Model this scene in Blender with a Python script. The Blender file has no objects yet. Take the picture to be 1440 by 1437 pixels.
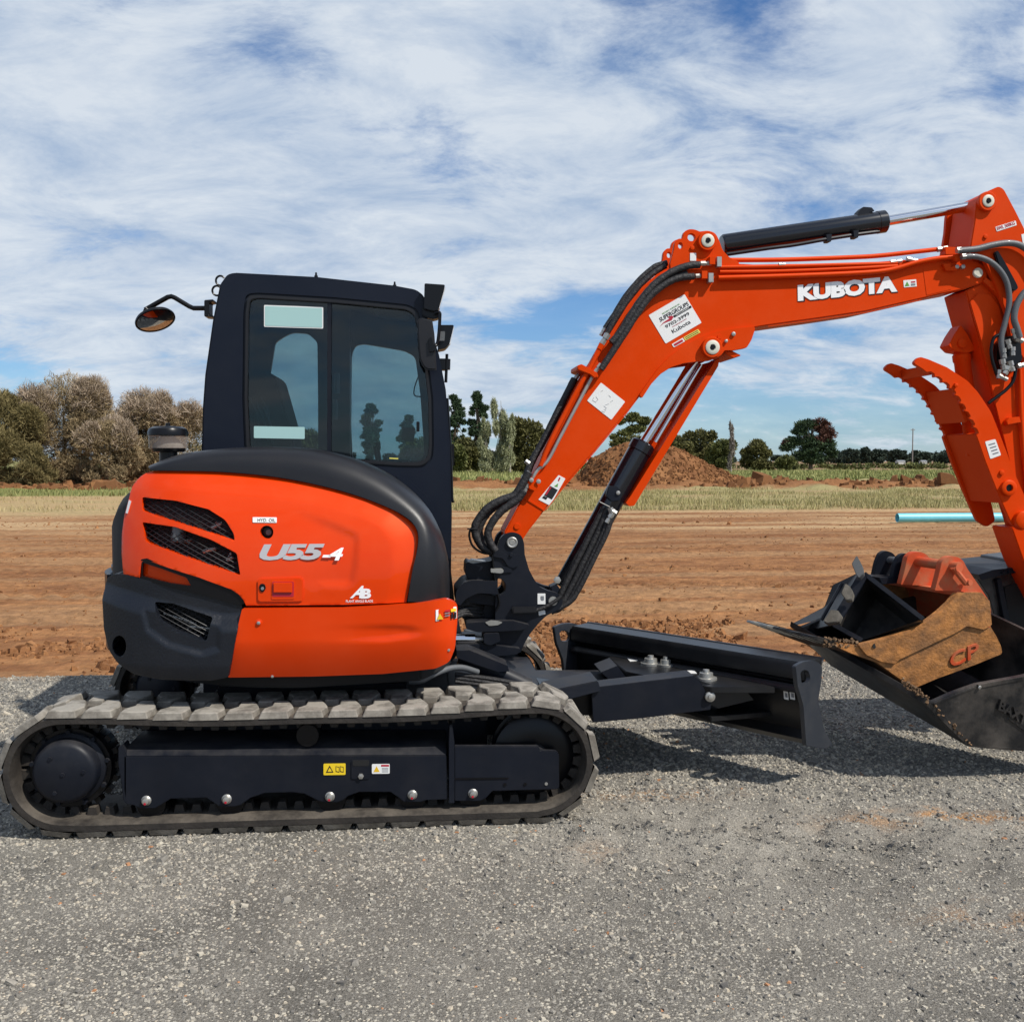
import bpy, bmesh, math, random
import numpy as np
from mathutils import Vector, Matrix, Euler, geometry

R = math.radians
random.seed(7)
rng = np.random.default_rng(11)
C = bpy.context.scene.collection
scn = bpy.context.scene

# ------------------------------------------------------------------ camera
F = 1420.0                       # focal length in photo pixels (photo 1440 wide)
CAM = Vector((0.0, -5.31, 1.59))
EUL = Euler((R(90 - 2.84), 0, R(-5.2)))
RM = EUL.to_matrix()
cd = bpy.data.cameras.new('camera')
cam = bpy.data.objects.new('camera', cd)
C.objects.link(cam)
cam.location = CAM
cam.rotation_euler = EUL
cd.sensor_width = 36
cd.lens = F / 1440 * 36
cd.clip_start = 0.05
cd.clip_end = 9000
scn.camera = cam

# ------------------------------------------------------------------ world, sun, exposure
SUN = Vector((0.642, -0.56, 1.0)).normalized()
RM0 = EUL.to_matrix()
world = bpy.data.worlds.new('World')
scn.world = world
world.use_nodes = True
wn, wl = world.node_tree.nodes, world.node_tree.links
wn.clear()


def wnode(t, **k):
    n = wn.new(t)
    for a, b in k.items():
        setattr(n, a, b)
    return n


def wmath(op, a, b=None, clamp=False):
    n = wnode('ShaderNodeMath', operation=op, use_clamp=clamp)
    for i, x in enumerate((a, b)):
        if x is None:
            continue
        if isinstance(x, (int, float)):
            n.inputs[i].default_value = x
        else:
            wl.new(x, n.inputs[i])
    return n.outputs[0]


sky = wnode('ShaderNodeTexSky', sky_type='NISHITA')
sky.sun_disc = False
sky.sun_elevation = math.asin(SUN.z)
sky.sun_rotation = math.atan2(SUN.x, SUN.y)
sky.altitude = 100
sky.air_density = 1.0
sky.dust_density = 0.3
sky.ozone_density = 1.6
tc = wnode('ShaderNodeTexCoord')
sep = wnode('ShaderNodeSeparateXYZ')
wl.new(tc.outputs['Generated'], sep.inputs[0])
zc = wmath('ADD', wmath('MAXIMUM', sep.outputs['Z'], 0.0), 0.30)
px_ = wmath('DIVIDE', sep.outputs['X'], zc)
py_ = wmath('DIVIDE', sep.outputs['Y'], zc)
comb = wnode('ShaderNodeCombineXYZ')
wl.new(px_, comb.inputs[0])
wl.new(py_, comb.inputs[1])


def wnoise(scale, detail, rough, loc, sc, dist=0.0, rot=0.0):
    m = wnode('ShaderNodeMapping')
    m.inputs['Location'].default_value = loc
    m.inputs['Scale'].default_value = sc
    m.inputs['Rotation'].default_value = (0, 0, rot)
    wl.new(comb.outputs[0], m.inputs[0])
    n = wnode('ShaderNodeTexNoise')
    n.inputs['Scale'].default_value = scale
    n.inputs['Detail'].default_value = detail
    n.inputs['Roughness'].default_value = rough
    n.inputs['Distortion'].default_value = dist
    wl.new(m.outputs[0], n.inputs[0])
    return n.outputs[0]


SKYP = dict(l1=(3.1, 1.7, 0), l2=(7.0, 2.0, 0))
n1 = wnoise(2.2, 3.0, 0.5, SKYP['l1'], (1, 1, 1), 0.3)
n2 = wnoise(4.4, 14.0, 0.66, SKYP['l2'], (0.8, 1.25, 1), 0.35, 0.6)
n3 = wnoise(17.0, 9.0, 0.65, (1, 5, 0), (0.75, 1.3, 1), 0.3, 0.6)
s = wmath('ADD', wmath('MULTIPLY', n1, 0.55), wmath('MULTIPLY', n2, 0.45))
s = wmath('ADD', s, wmath('MULTIPLY', wmath('SUBTRACT', n3, 0.5), 0.18))
# breaks in the cloud cover: (pixel u, v, angular radius, strength)
for (hu, hv, hr, hs) in ((600, 95, 8, .06), (700, 60, 8, .06), (985, 70, 7, .26), (1010, 15, 8, .14), (900, 15, 7, .08), (860, 190, 8, -.13), (900, 110, 5, -.06), (960, 240, 7, -.08), (1080, 215, 6, .13), (880, 300, 5, .06), (1210, 560, 14, .16), (1010, 600, 10, .10), (20, 90, 6, .12), (700, 375, 6, .08), (330, 20, 6, .06),
                         (60, 540, 9, .08), (250, 200, 16, -.10), (450, 400, 16, -.06), (1280, 240, 12, -.10), (1100, 120, 7, -.10), (560, 30, 4, -.08), (1150, 470, 7, -.10), (1330, 60, 8, -.06)):
    hd = (RM0 @ Vector(((hu - 720) / F, -(hv - 718.5) / F, -1))).normalized()
    dn = wnode('ShaderNodeVectorMath', operation='DOT_PRODUCT')
    wl.new(tc.outputs['Generated'], dn.inputs[0])
    dn.inputs[1].default_value = hd
    hm = wnode('ShaderNodeMapRange', interpolation_type='SMOOTHSTEP')
    wl.new(dn.outputs['Value'], hm.inputs[0])
    hm.inputs[1].default_value = math.cos(R(hr * 1.3))
    hm.inputs[2].default_value = 1.0
    hm.inputs[3].default_value = 0.0
    hm.inputs[4].default_value = -hs * (0.55 if hs > 0 else 0.9)
    s = wmath('ADD', s, hm.outputs[0])
mr = wnode('ShaderNodeMapRange', interpolation_type='SMOOTHSTEP')
wl.new(s, mr.inputs[0])
mr.inputs[1].default_value = 0.36
mr.inputs[2].default_value = 0.575
mr.inputs[3].default_value = 0.0
mr.inputs[4].default_value = 0.95
hzn = wnode('ShaderNodeMapRange')
wl.new(sep.outputs['Z'], hzn.inputs[0])
hzn.inputs[1].default_value = 0.0
hzn.inputs[2].default_value = 0.20
hzn.inputs[3].default_value = 0.38
hzn.inputs[4].default_value = 0.0
cov = wmath('MAXIMUM', mr.outputs[0], hzn.outputs[0])
# cloud tone: slightly grey-blue where thick
mr2 = wnode('ShaderNodeMapRange')
wl.new(n2, mr2.inputs[0])
mr2.inputs[1].default_value = 0.36
mr2.inputs[2].default_value = 0.62
mixc = wnode('ShaderNodeMix', data_type='RGBA')
wl.new(mr2.outputs[0], mixc.inputs[0])
CLA, CLB = (4.7, 5.9, 7.7, 1), (7.9, 8.6, 9.4, 1)
mixc.inputs[6].default_value = CLA
mixc.inputs[7].default_value = CLB
# thin haze of the sky near the horizon
mixs = wnode('ShaderNodeMix', data_type='RGBA')
wl.new(cov, mixs.inputs[0])
tint = wnode('ShaderNodeVectorMath', operation='MULTIPLY')
wl.new(sky.outputs[0], tint.inputs[0])
tint.inputs[1].default_value = (0.58, 0.91, 1.28)
wl.new(tint.outputs[0], mixs.inputs[6])
wl.new(mixc.outputs[2], mixs.inputs[7])
bg = wnode('ShaderNodeBackground')
bg.inputs[1].default_value = 0.09
wl.new(mixs.outputs[2], bg.inputs[0])
wo = wnode('ShaderNodeOutputWorld')
wl.new(bg.outputs[0], wo.inputs[0])

sd = bpy.data.lights.new('sun', 'SUN')
sd.energy = 4.7
sd.angle = R(0.53)
sd.color = (1.0, 0.95, 0.87)
sun = bpy.data.objects.new('sun', sd)
C.objects.link(sun)
sun.location = SUN * 30
sun.rotation_euler = SUN.to_track_quat('Z', 'Y').to_euler()

scn.view_settings.view_transform = 'Standard'
scn.view_settings.look = 'None'
scn.view_settings.gamma = 1
scn.view_settings.use_curve_mapping = False
scn.view_settings.exposure = 0.0
try:
    scn.cycles.use_denoising = True
    scn.cycles.max_bounces = 8
    scn.cycles.transparent_max_bounces = 12
    scn.cycles.sample_clamp_indirect = 6
except Exception:
    pass


# ------------------------------------------------------------------ measuring helpers
def ray(u, v):
    return RM @ Vector(((u - 720) / F, -(v - 718.5) / F, -1))


def P(u, v, y=0.0):              # the point of the plane y = const seen at a photo pixel
    d = ray(u, v)
    return CAM + d * ((y - CAM.y) / d.y)


def G(u, v, z=0.0):              # the same on the plane z = const
    d = ray(u, v)
    return CAM + d * ((z - CAM.z) / d.z)


def PL(u, v, p, n):              # the same on any plane
    d = ray(u, v)
    return CAM + d * ((p - CAM).dot(n) / d.dot(n))


def PD(u, v, dist):              # at a given depth
    return CAM + ray(u, v) * dist


# ------------------------------------------------------------------ materials
def mat(name, col, rough=0.5, metal=0.0, coat=0.0, var=0.0, vscale=6.0, bump=0.0, bscale=40.0,
        dust=0.0, dustcol=(0.30, 0.25, 0.19), dscale=5.0, attr=None, col2=None, spec=0.5, trans=0.0, alpha=1.0,
        vdetail=6.0, updust=0.0, bdist=0.01):
    m = bpy.data.materials.new(name)
    m.use_nodes = True
    nt = m.node_tree
    N, L = nt.nodes, nt.links
    b = N['Principled BSDF']
    b.inputs['Roughness'].default_value = rough
    b.inputs['Metallic'].default_value = metal
    b.inputs['Coat Weight'].default_value = coat
    b.inputs['Coat Roughness'].default_value = 0.06
    b.inputs['Specular IOR Level'].default_value = spec
    b.inputs['Transmission Weight'].default_value = trans
    b.inputs['Alpha'].default_value = alpha
    tcn = N.new('ShaderNodeNewGeometry')
    src = None

    def noise(scale, detail=6.0, rough_=0.55):
        n = N.new('ShaderNodeTexNoise')
        n.inputs['Scale'].default_value = scale
        n.inputs['Detail'].default_value = detail
        n.inputs['Roughness'].default_value = rough_
        L.new(tcn.outputs['Position'], n.inputs[0])
        return n.outputs[0]

    c = (*col[:3], 1)
    if attr:
        a = N.new('ShaderNodeAttribute')
        a.attribute_name = attr
        if col2 is not None:
            mx = N.new('ShaderNodeMix')
            mx.data_type = 'RGBA'
            L.new(a.outputs['Fac'], mx.inputs[0])
            mx.inputs[6].default_value = c
            mx.inputs[7].default_value = (*col2[:3], 1)
            src = mx.outputs[2]
        else:
            src = a.outputs['Color']
    if var > 0:
        n = noise(vscale, vdetail)
        mrn = N.new('ShaderNodeMapRange')
        L.new(n, mrn.inputs[0])
        mrn.inputs[1].default_value = 0.3
        mrn.inputs[2].default_value = 0.7
        mrn.inputs[3].default_value = 1 - var
        mrn.inputs[4].default_value = 1 + var
        vm = N.new('ShaderNodeVectorMath')
        vm.operation = 'SCALE'
        if src is None:
            vm.inputs[0].default_value = col[:3]
        else:
            L.new(src, vm.inputs[0])
        L.new(mrn.outputs[0], vm.inputs['Scale'])
        src = vm.outputs[0]
    if dust > 0 or updust > 0:
        n = noise(dscale, 8, 0.65)
        mrn = N.new('ShaderNodeMapRange')
        L.new(n, mrn.inputs[0])
        mrn.inputs[1].default_value = 0.42
        mrn.inputs[2].default_value = 0.75
        mrn.inputs[3].default_value = 0.0
        mrn.inputs[4].default_value = dust
        mx = N.new('ShaderNodeMix')
        mx.data_type = 'RGBA'
        fac = mrn.outputs[0]
        if updust > 0:
            sp = N.new('ShaderNodeSeparateXYZ')
            L.new(tcn.outputs['Normal'], sp.inputs[0])
            m1 = N.new('ShaderNodeMath')
            m1.operation = 'MULTIPLY'
            m1.use_clamp = True
            L.new(sp.outputs['Z'], m1.inputs[0])
            m1.inputs[1].default_value = updust
            m3 = N.new('ShaderNodeMath')
            m3.operation = 'MULTIPLY'
            L.new(m1.outputs[0], m3.inputs[0])
            n9 = N.new('ShaderNodeMapRange')
            L.new(n, n9.inputs[0])
            n9.inputs[1].default_value = 0.3
            n9.inputs[2].default_value = 0.6
            L.new(n9.outputs[0], m3.inputs[1])
            m2 = N.new('ShaderNodeMath')
            m2.operation = 'ADD'
            m2.use_clamp = True
            L.new(m3.outputs[0], m2.inputs[0])
            L.new(fac, m2.inputs[1])
            fac = m2.outputs[0]
        L.new(fac, mx.inputs[0])
        if src is None:
            mx.inputs[6].default_value = c
        else:
            L.new(src, mx.inputs[6])
        mx.inputs[7].default_value = (*dustcol, 1)
        src = mx.outputs[2]
        rr = N.new('ShaderNodeMapRange')
        L.new(fac, rr.inputs[0])
        rr.inputs[3].default_value = rough
        rr.inputs[4].default_value = max(rough, 0.85)
        L.new(rr.outputs[0], b.inputs['Roughness'])
    if src is None:
        b.inputs['Base Color'].default_value = c
    else:
        L.new(src, b.inputs['Base Color'])
    if bump > 0:
        n = noise(bscale, 5)
        bp = N.new('ShaderNodeBump')
        bp.inputs['Strength'].default_value = bump
        bp.inputs['Distance'].default_value = bdist
        L.new(n, bp.inputs['Height'])
        L.new(bp.outputs[0], b.inputs['Normal'])
    return m


ORANGE = (0.69, 0.042, 0.0005)
M = {}
M['orange'] = mat('orange_paint', ORANGE, 0.30, coat=0.4, spec=.35, var=0.03, vscale=3, dust=0.05, dscale=3, dustcol=(.5, .25, .12))
M['orange_boom'] = mat('orange_boom_paint', (0.64, 0.044, 0.001), 0.45, coat=0.0, spec=.25, var=0.03, vscale=4, dust=0.06, dscale=4, dustcol=(.5, .25, .12), bump=0.03, bscale=60)
for k_ in ('orange', 'orange_boom'):
    M[k_].node_tree.nodes['Principled BSDF'].inputs['Specular Tint'].default_value = (1.0, 0.45, 0.2, 1)
M['orange_worn'] = mat('orange_worn_paint', (0.55, 0.07, 0.015), 0.6, var=0.08, dust=0.75, dscale=9, dustcol=(0.34, 0.20, 0.10), bump=0.1)
M['rust'] = mat('rusty_steel', (0.42, 0.175, 0.048), 0.55, var=0.45, vscale=18, vdetail=10, dust=0.85, dscale=7, dustcol=(0.13, 0.075, 0.04), bump=0.5, bscale=60)
M['navy'] = mat('dark_frame_paint', (0.007, 0.009, 0.015), 0.42, spec=.22, var=0.15, vscale=4, dust=0.05, dscale=7, dustcol=(.12, .11, .10), updust=0.25)
M['navy_blade'] = mat('blade_black_paint', (0.008, 0.0085, 0.010), 0.35, var=0.1, dust=0.10, dscale=6, dustcol=(.09, .08, .07), updust=0.05)
M['cab'] = mat('cab_dark_paint', (0.005, 0.008, 0.017), 0.36, spec=.25, var=0.05, vscale=2, dust=0.05, dscale=3, dustcol=(.1, .1, .1))
M['plastic'] = mat('black_plastic', (0.009, 0.009, 0.011), 0.38, spec=.42, bump=0.05, bscale=300, dust=0.05, dscale=4, dustcol=(.11, .10, .09))
M['cweight'] = mat('counterweight_paint', (0.008, 0.010, 0.015), 0.34, spec=.38, bump=0.15, bscale=90, dust=0.06, dscale=4, dustcol=(.12, .11, .10))
M['blk'] = mat('black_gloss', (0.004, 0.004, 0.005), 0.3, spec=.3)
M['endp'] = mat('blade_end_paint', (0.022, 0.026, 0.034), 0.4, dust=.15, dscale=9, dustcol=(.14, .13, .12))
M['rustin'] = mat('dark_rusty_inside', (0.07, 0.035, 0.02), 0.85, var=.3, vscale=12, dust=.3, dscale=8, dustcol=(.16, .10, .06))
M['barrel'] = mat('gloss_black_barrel', (0.006, 0.007, 0.011), 0.22, coat=.3)
M['blackmatt'] = mat('black_matt', (0.006, 0.006, 0.006), 0.8)
M['rubber'] = mat('track_rubber', (0.020, 0.016, 0.013), 0.7, var=0.3, vscale=8, dust=0.16, dscale=9, dustcol=(0.14, 0.118, 0.092), bump=0.4, bscale=40, updust=0.6)
M['lug'] = mat('track_lug_rubber', (0.10, 0.088, 0.072), 0.85, var=0.2, vscale=12, dust=0.6, dscale=10, dustcol=(0.30, 0.275, 0.235), bump=0.3, bscale=50, updust=0.9)
M['hose'] = mat('hose_sleeve', (0.012, 0.011, 0.012), 0.62, bump=0.6, bscale=70, dust=0.08, dscale=20, dustcol=(.08, .08, .08))
M['greyhose'] = mat('grey_hose', (0.10, 0.105, 0.11), 0.45, coat=0.1, bump=0.2, bscale=200)
M['chrome'] = mat('chrome', (0.75, 0.75, 0.76), 0.10, metal=1.0)
M['steel'] = mat('zinc_steel', (0.42, 0.41, 0.38), 0.42, metal=0.7, var=0.1, vscale=30)
M['pinwhite'] = mat('pin_cap', (0.62, 0.60, 0.50), 0.5)
M['white'] = mat('white_sticker', (0.78, 0.78, 0.76), 0.4)
M['silver'] = mat('silver_letter', (0.42, 0.41, 0.42), 0.35)
M['ltr'] = mat('white_letter', (0.84, 0.84, 0.84), 0.35)
M['ink'] = mat('black_print', (0.01, 0.01, 0.012), 0.4)
M['greyink'] = mat('grey_print', (0.18, 0.19, 0.21), 0.5)
M['redink'] = mat('red_print', (0.42, 0.01, 0.03), 0.4)
M['yellow'] = mat('yellow_sticker', (0.80, 0.56, 0.02), 0.4)
M['paleyellow'] = mat('pale_yellow_sticker', (0.75, 0.66, 0.12), 0.45)
M['amberink'] = mat('amber_print', (0.72, 0.45, 0.02), 0.45)
M['greenink'] = mat('green_print', (0.10, 0.30, 0.05), 0.5)
M['tealpaper'] = mat('pale_teal_sheet', (0.36, 0.56, 0.54), 0.5)
M['mirror'] = mat('mirror_glass', (0.62, 0.60, 0.58), 0.04, metal=1.0)
M['lens'] = mat('lamp_lens', (0.7, 0.7, 0.7), 0.1, coat=0.5)
M['seatcloth'] = mat('seat_cloth', (0.02, 0.02, 0.022), 0.8)
M['pipe'] = mat('blue_pvc', (0.16, 0.55, 0.66), 0.4, var=0.05)
M['pole'] = mat('pole_timber', (0.22, 0.20, 0.18), 0.9)
M['farwall'] = mat('far_shed_wall', (0.50, 0.50, 0.48), 0.7)
M['farroof'] = mat('far_shed_roof', (0.25, 0.26, 0.27), 0.6)


def glass(name, tint, gloss=0.10, tr=None):
    m = bpy.data.materials.new(name)
    m.use_nodes = True
    N, L = m.node_tree.nodes, m.node_tree.links
    N.clear()
    t = N.new('ShaderNodeBsdfTransparent')
    t.inputs[0].default_value = (*tint, 1)
    g = N.new('ShaderNodeBsdfGlossy')
    g.inputs['Roughness'].default_value = 0.02
    fr = N.new('ShaderNodeFresnel')
    fr.inputs[0].default_value = 1.5
    mx = N.new('ShaderNodeMixShader')
    L.new(fr.outputs[0], mx.inputs[0])
    L.new(t.outputs[0], mx.inputs[1])
    L.new(g.outputs[0], mx.inputs[2])
    o = N.new('ShaderNodeOutputMaterial')
    L.new(mx.outputs[0], o.inputs[0])
    return m


M['glass'] = glass('tinted_cab_glass', (0.62, 0.72, 0.74))
def hazyplastic(name):
    m = bpy.data.materials.new(name)
    m.use_nodes = True
    N, L = m.node_tree.nodes, m.node_tree.links
    b = N['Principled BSDF']
    b.inputs['Base Color'].default_value = (0.30, 0.24, 0.21, 1)
    b.inputs['Roughness'].default_value = 0.12
    b.inputs['Alpha'].default_value = 0.38
    return m


M['clear'] = hazyplastic('smoky_bowl_plastic')


# ------------------------------------------------------------------ object helpers
WLOC = {}


def empty(name, loc, parent=None, label=None, cat=None, group=None):
    o = bpy.data.objects.new(name, None)
    o.empty_display_size = 0.3
    C.objects.link(o)
    loc = Vector(loc)
    o.location = loc - (WLOC[parent.name] if parent else Vector())
    o.parent = parent
    WLOC[o.name] = loc
    tagit(o, label, cat, group)
    return o


def tagit(o, label=None, cat=None, group=None, kind=None):
    if label:
        o['label'] = label
    if cat:
        o['category'] = cat
    if group:
        o['group'] = group
    if kind:
        o['kind'] = kind
    return o


def fin(name, bm, material, parent=None, label=None, cat=None, group=None, kind=None, smooth=38, bevel=0.0,
        bseg=2, origin=None):
    """close a bmesh built in world coordinates into one object with its own origin"""
    bmesh.ops.remove_doubles(bm, verts=bm.verts, dist=1e-5)
    if bevel > 0:
        bm.normal_update()
        es = [e for e in bm.edges if len(e.link_faces) == 2 and e.calc_face_angle(0) > R(32)]
        if es:
            bmesh.ops.bevel(bm, geom=es, offset=bevel, segments=bseg, affect='EDGES', clamp_overlap=True)
    bmesh.ops.recalc_face_normals(bm, faces=bm.faces)
    for f in bm.faces:
        f.smooth = True
    for e in bm.edges:
        if len(e.link_faces) == 2:
            e.smooth = e.calc_face_angle(0) < R(smooth)
    if bm.verts:
        cs = [v.co for v in bm.verts]
        mn = Vector([min(c[i] for c in cs) for i in range(3)])
        mx = Vector([max(c[i] for c in cs) for i in range(3)])
        ctr = (mn + mx) / 2
        if parent is None:
            ctr.z = mn.z
    else:
        ctr = Vector()
    if origin is not None:
        ctr = Vector(origin)
    for v in bm.verts:
        v.co -= ctr
    me = bpy.data.meshes.new(name)
    bm.to_mesh(me)
    bm.free()
    me.materials.append(material)
    o = bpy.data.objects.new(name, me)
    C.objects.link(o)
    o.parent = parent
    o.location = ctr - (WLOC[parent.name] if parent else Vector())
    WLOC[o.name] = ctr
    tagit(o, label, cat, group, kind)
    return o


def prism(bm, pts, ext):
    """pts: 3-D outline, ext: extrusion vector"""
    ext = Vector(ext)
    a = [bm.verts.new(p) for p in pts]
    b = [bm.verts.new(Vector(p) + ext) for p in pts]
    n = len(pts)
    f1 = bm.faces.new(a)
    f2 = bm.faces.new(list(reversed(b)))
    for i in range(n):
        bm.faces.new((a[i], b[i], b[(i + 1) % n], a[(i + 1) % n]))
    return f1, f2


def rnd(pts, r, n=4):
    """round the corners of a 2-D outline"""
    out = []
    k = len(pts)
    for i in range(k):
        p0, p1, p2 = Vector(pts[i - 1][:2]), Vector(pts[i][:2]), Vector(pts[(i + 1) % k][:2])
        rr = pts[i][2] if len(pts[i]) > 2 else r
        a, b = p0 - p1, p2 - p1
        if rr <= 0 or a.length < 1e-6 or b.length < 1e-6:
            out.append(tuple(p1))
            continue
        t = min(rr, a.length * 0.45, b.length * 0.45)
        q0, q2 = p1 + a.normalized() * t, p1 + b.normalized() * t
        for j in range(n + 1):
            s_ = j / n
            q = q0 * (1 - s_) ** 2 + p1 * 2 * s_ * (1 - s_) + q2 * s_ * s_
            out.append(tuple(q))
    return out


def cat(pts, n=6, closed=False):
    """Catmull-Rom through points of any dimension"""
    pts = [Vector(p) for p in pts]
    out = []
    k = len(pts)
    rngi = range(k) if closed else range(k - 1)
    for i in rngi:
        if closed:
            p0, p1, p2, p3 = pts[i - 1], pts[i], pts[(i + 1) % k], pts[(i + 2) % k]
        else:
            p0, p1, p2, p3 = pts[max(i - 1, 0)], pts[i], pts[i + 1], pts[min(i + 2, k - 1)]
        for j in range(n):
            t = j / n
            out.append(0.5 * ((2 * p1) + (p2 - p0) * t + (2 * p0 - 5 * p1 + 4 * p2 - p3) * t * t +
                              (3 * p1 - p0 - 3 * p2 + p3) * t ** 3))
    if not closed:
        out.append(pts[-1])
    return out


def pr(uv, y0, y1, r=0.0, bm=None):
    """plate traced at depth y0 and extruded to y1"""
    bm = bm or bmesh.new()
    if r > 0:
        uv = rnd(uv, r)
    prism(bm, [P(p[0], p[1], y0) for p in uv], (0, y1 - y0, 0))
    return bm


def frame_of(d):
    d = d.normalized()
    a = Vector((0, 0, 1)) if abs(d.z) < 0.9 else Vector((1, 0, 0))
    x = d.cross(a).normalized()
    return x, d.cross(x).normalized()


def cyl(bm, p0, p1, r0, r1=None, n=28, cap=True):
    p0, p1 = Vector(p0), Vector(p1)
    r1 = r0 if r1 is None else r1
    x, y = frame_of(p1 - p0)
    A, B = [], []
    for i in range(n):
        t = 2 * math.pi * i / n
        o = x * math.cos(t) + y * math.sin(t)
        A.append(bm.verts.new(p0 + o * r0))
        B.append(bm.verts.new(p1 + o * r1))
    for i in range(n):
        bm.faces.new((A[i], A[(i + 1) % n], B[(i + 1) % n], B[i]))
    if cap:
        bm.faces.new(A)
        bm.faces.new(list(reversed(B)))
    return bm


def lathe(bm, base, axis, prof, n=32):
    """prof: list of (distance along axis, radius)"""
    base, axis = Vector(base), Vector(axis).normalized()
    x, y = frame_of(axis)
    rings = []
    for (h, r) in prof:
        ring = []
        for i in range(n):
            t = 2 * math.pi * i / n
            ring.append(bm.verts.new(base + axis * h + (x * math.cos(t) + y * math.sin(t)) * max(r, 1e-4)))
        rings.append(ring)
    for a, b in zip(rings, rings[1:]):
        for i in range(n):
            bm.faces.new((a[i], a[(i + 1) % n], b[(i + 1) % n], b[i]))
    bm.faces.new(rings[0])
    bm.faces.new(list(reversed(rings[-1])))
    return bm


def tube(bm, pts, r, n=10, wob=0.0):
    pts = [Vector(p) for p in pts]
    rings = []
    x = None
    for i, p in enumerate(pts):
        d = (pts[min(i + 1, len(pts) - 1)] - pts[max(i - 1, 0)]).normalized()
        if x is None:
            x, y = frame_of(d)
        else:
            x = (x - d * x.dot(d)).normalized()
            y = d.cross(x)
        rr = (r[i] if isinstance(r, (list, tuple)) else r) * (1 + (random.uniform(-wob, wob) if wob else 0))
        rings.append([bm.verts.new(p + (x * math.cos(2 * math.pi * k / n) + y * math.sin(2 * math.pi * k / n)) * rr)
                      for k in range(n)])
    for a, b in zip(rings, rings[1:]):
        for i in range(n):
            bm.faces.new((a[i], a[(i + 1) % n], b[(i + 1) % n], b[i]))
    bm.faces.new(rings[0])
    bm.faces.new(list(reversed(rings[-1])))
    return bm


def box(bm, c, sx, sy, sz, rot=None):
    c = Vector(c)
    vs = []
    for dx in (-1, 1):
        for dy in (-1, 1):
            for dz in (-1, 1):
                o = Vector((dx * sx / 2, dy * sy / 2, dz * sz / 2))
                if rot:
                    o = rot @ o
                vs.append(bm.verts.new(c + o))
    for f in ((0, 1, 3, 2), (4, 6, 7, 5), (0, 4, 5, 1), (2, 3, 7, 6), (0, 2, 6, 4), (1, 5, 7, 3)):
        bm.faces.new([vs[i] for i in f])
    return bm


def quadplate(bm, q, thick):
    """thin plate on four 3-D corners, raised along its normal towards the camera"""
    n = (q[1] - q[0]).cross(q[3] - q[0]).normalized()
    if n.dot(CAM - q[0]) < 0:
        n = -n
    prism(bm, q, n * thick)
    return n


def text_mesh(s, bl, br, tl, material, parent, name='lettering', bold=0.0, thick=0.0015, lift=0.0, shear=0.0, spacing=1.0):
    cu = bpy.data.curves.new('tmp_text', 'FONT')
    cu.body = s
    cu.offset = bold
    cu.shear = shear
    cu.space_character = spacing
    cu.resolution_u = 3
    to = bpy.data.objects.new('tmp_text', cu)
    C.objects.link(to)
    dg = bpy.context.evaluated_depsgraph_get()
    me = bpy.data.meshes.new_from_object(to.evaluated_get(dg))
    bm = bmesh.new()
    bm.from_mesh(me)
    bpy.data.objects.remove(to)
    bpy.data.curves.remove(cu)
    bpy.data.meshes.remove(me)
    xs = [v.co.x for v in bm.verts]
    ys = [v.co.y for v in bm.verts]
    x0, x1, y0, y1 = min(xs), max(xs), min(ys), max(ys)
    bl, br, tl = Vector(bl), Vector(br), Vector(tl)
    n = (br - bl).cross(tl - bl).normalized()
    if n.dot(CAM - bl) < 0:
        n = -n
    for v in bm.verts:
        v.co = bl + (br - bl) * ((v.co.x - x0) / (x1 - x0)) + (tl - bl) * ((v.co.y - y0) / (y1 - y0)) + n * lift
    ex = bmesh.ops.extrude_face_region(bm, geom=bm.faces[:])
    for g in ex['geom']:
        if isinstance(g, bmesh.types.BMVert):
            g.co += n * thick
    return fin(name, bm, material, parent)


def sticker(quv, y, material, parent, name='sticker', thick=0.002, lift=0.0, r=1.0, label=None, pf=None):
    """flat printed sheet from four or more pixel corners on plane y; returns the object"""
    pf = pf or (lambda u, v: P(u, v, y))
    pts = [pf(*p[:2]) for p in (rnd(quv, r, 3) if r > 0 else quv)]
    n = (pts[len(pts) // 3] - pts[0]).cross(pts[2 * len(pts) // 3] - pts[0]).normalized()
    if n.dot(CAM - pts[0]) < 0:
        n = -n
    bm = bmesh.new()
    prism(bm, [p + n * lift for p in pts], n * thick)
    return fin(name, bm, material, parent, label=label, smooth=10)


def sub(q, a0, b0, a1, b1):
    """sub-rectangle of a parallelogram q=(bl,br,tl) in 0..1 coordinates -> bl,br,tr,tl in pixels"""
    bl, br, tl = [Vector(p) for p in q]
    f = lambda a, b: tuple(bl + (br - bl) * a + (tl - bl) * b)
    return [f(a0, b0), f(a1, b0), f(a1, b1), f(a0, b1)]

# ================================================================== GROUND
TAB = rng.random((256, 256))


def vnoise(x, y):
    xi, yi = np.floor(x).astype(int), np.floor(y).astype(int)
    fx, fy = x - xi, y - yi
    fx, fy = fx * fx * (3 - 2 * fx), fy * fy * (3 - 2 * fy)
    g = lambda a, b: TAB[(a + 131 * (b // 256)) & 255, b & 255]
    return (g(xi, yi) * (1 - fx) + g(xi + 1, yi) * fx) * (1 - fy) + (g(xi, yi + 1) * (1 - fx) + g(xi + 1, yi + 1) * fx) * fy


def fbm(x, y, oct=4, gain=0.5):
    s_, a, t = 0, 1.0, 0
    for i in range(oct):
        s_ = s_ + a * vnoise(x * 2 ** i + 17.3 * i, y * 2 ** i + 5.1 * i)
        t += a
        a *= gain
    return s_ / t


def sstep(a, b, x):
    t = np.clip((x - a) / (b - a), 0, 1)
    return t * t * (3 - 2 * t)


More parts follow.
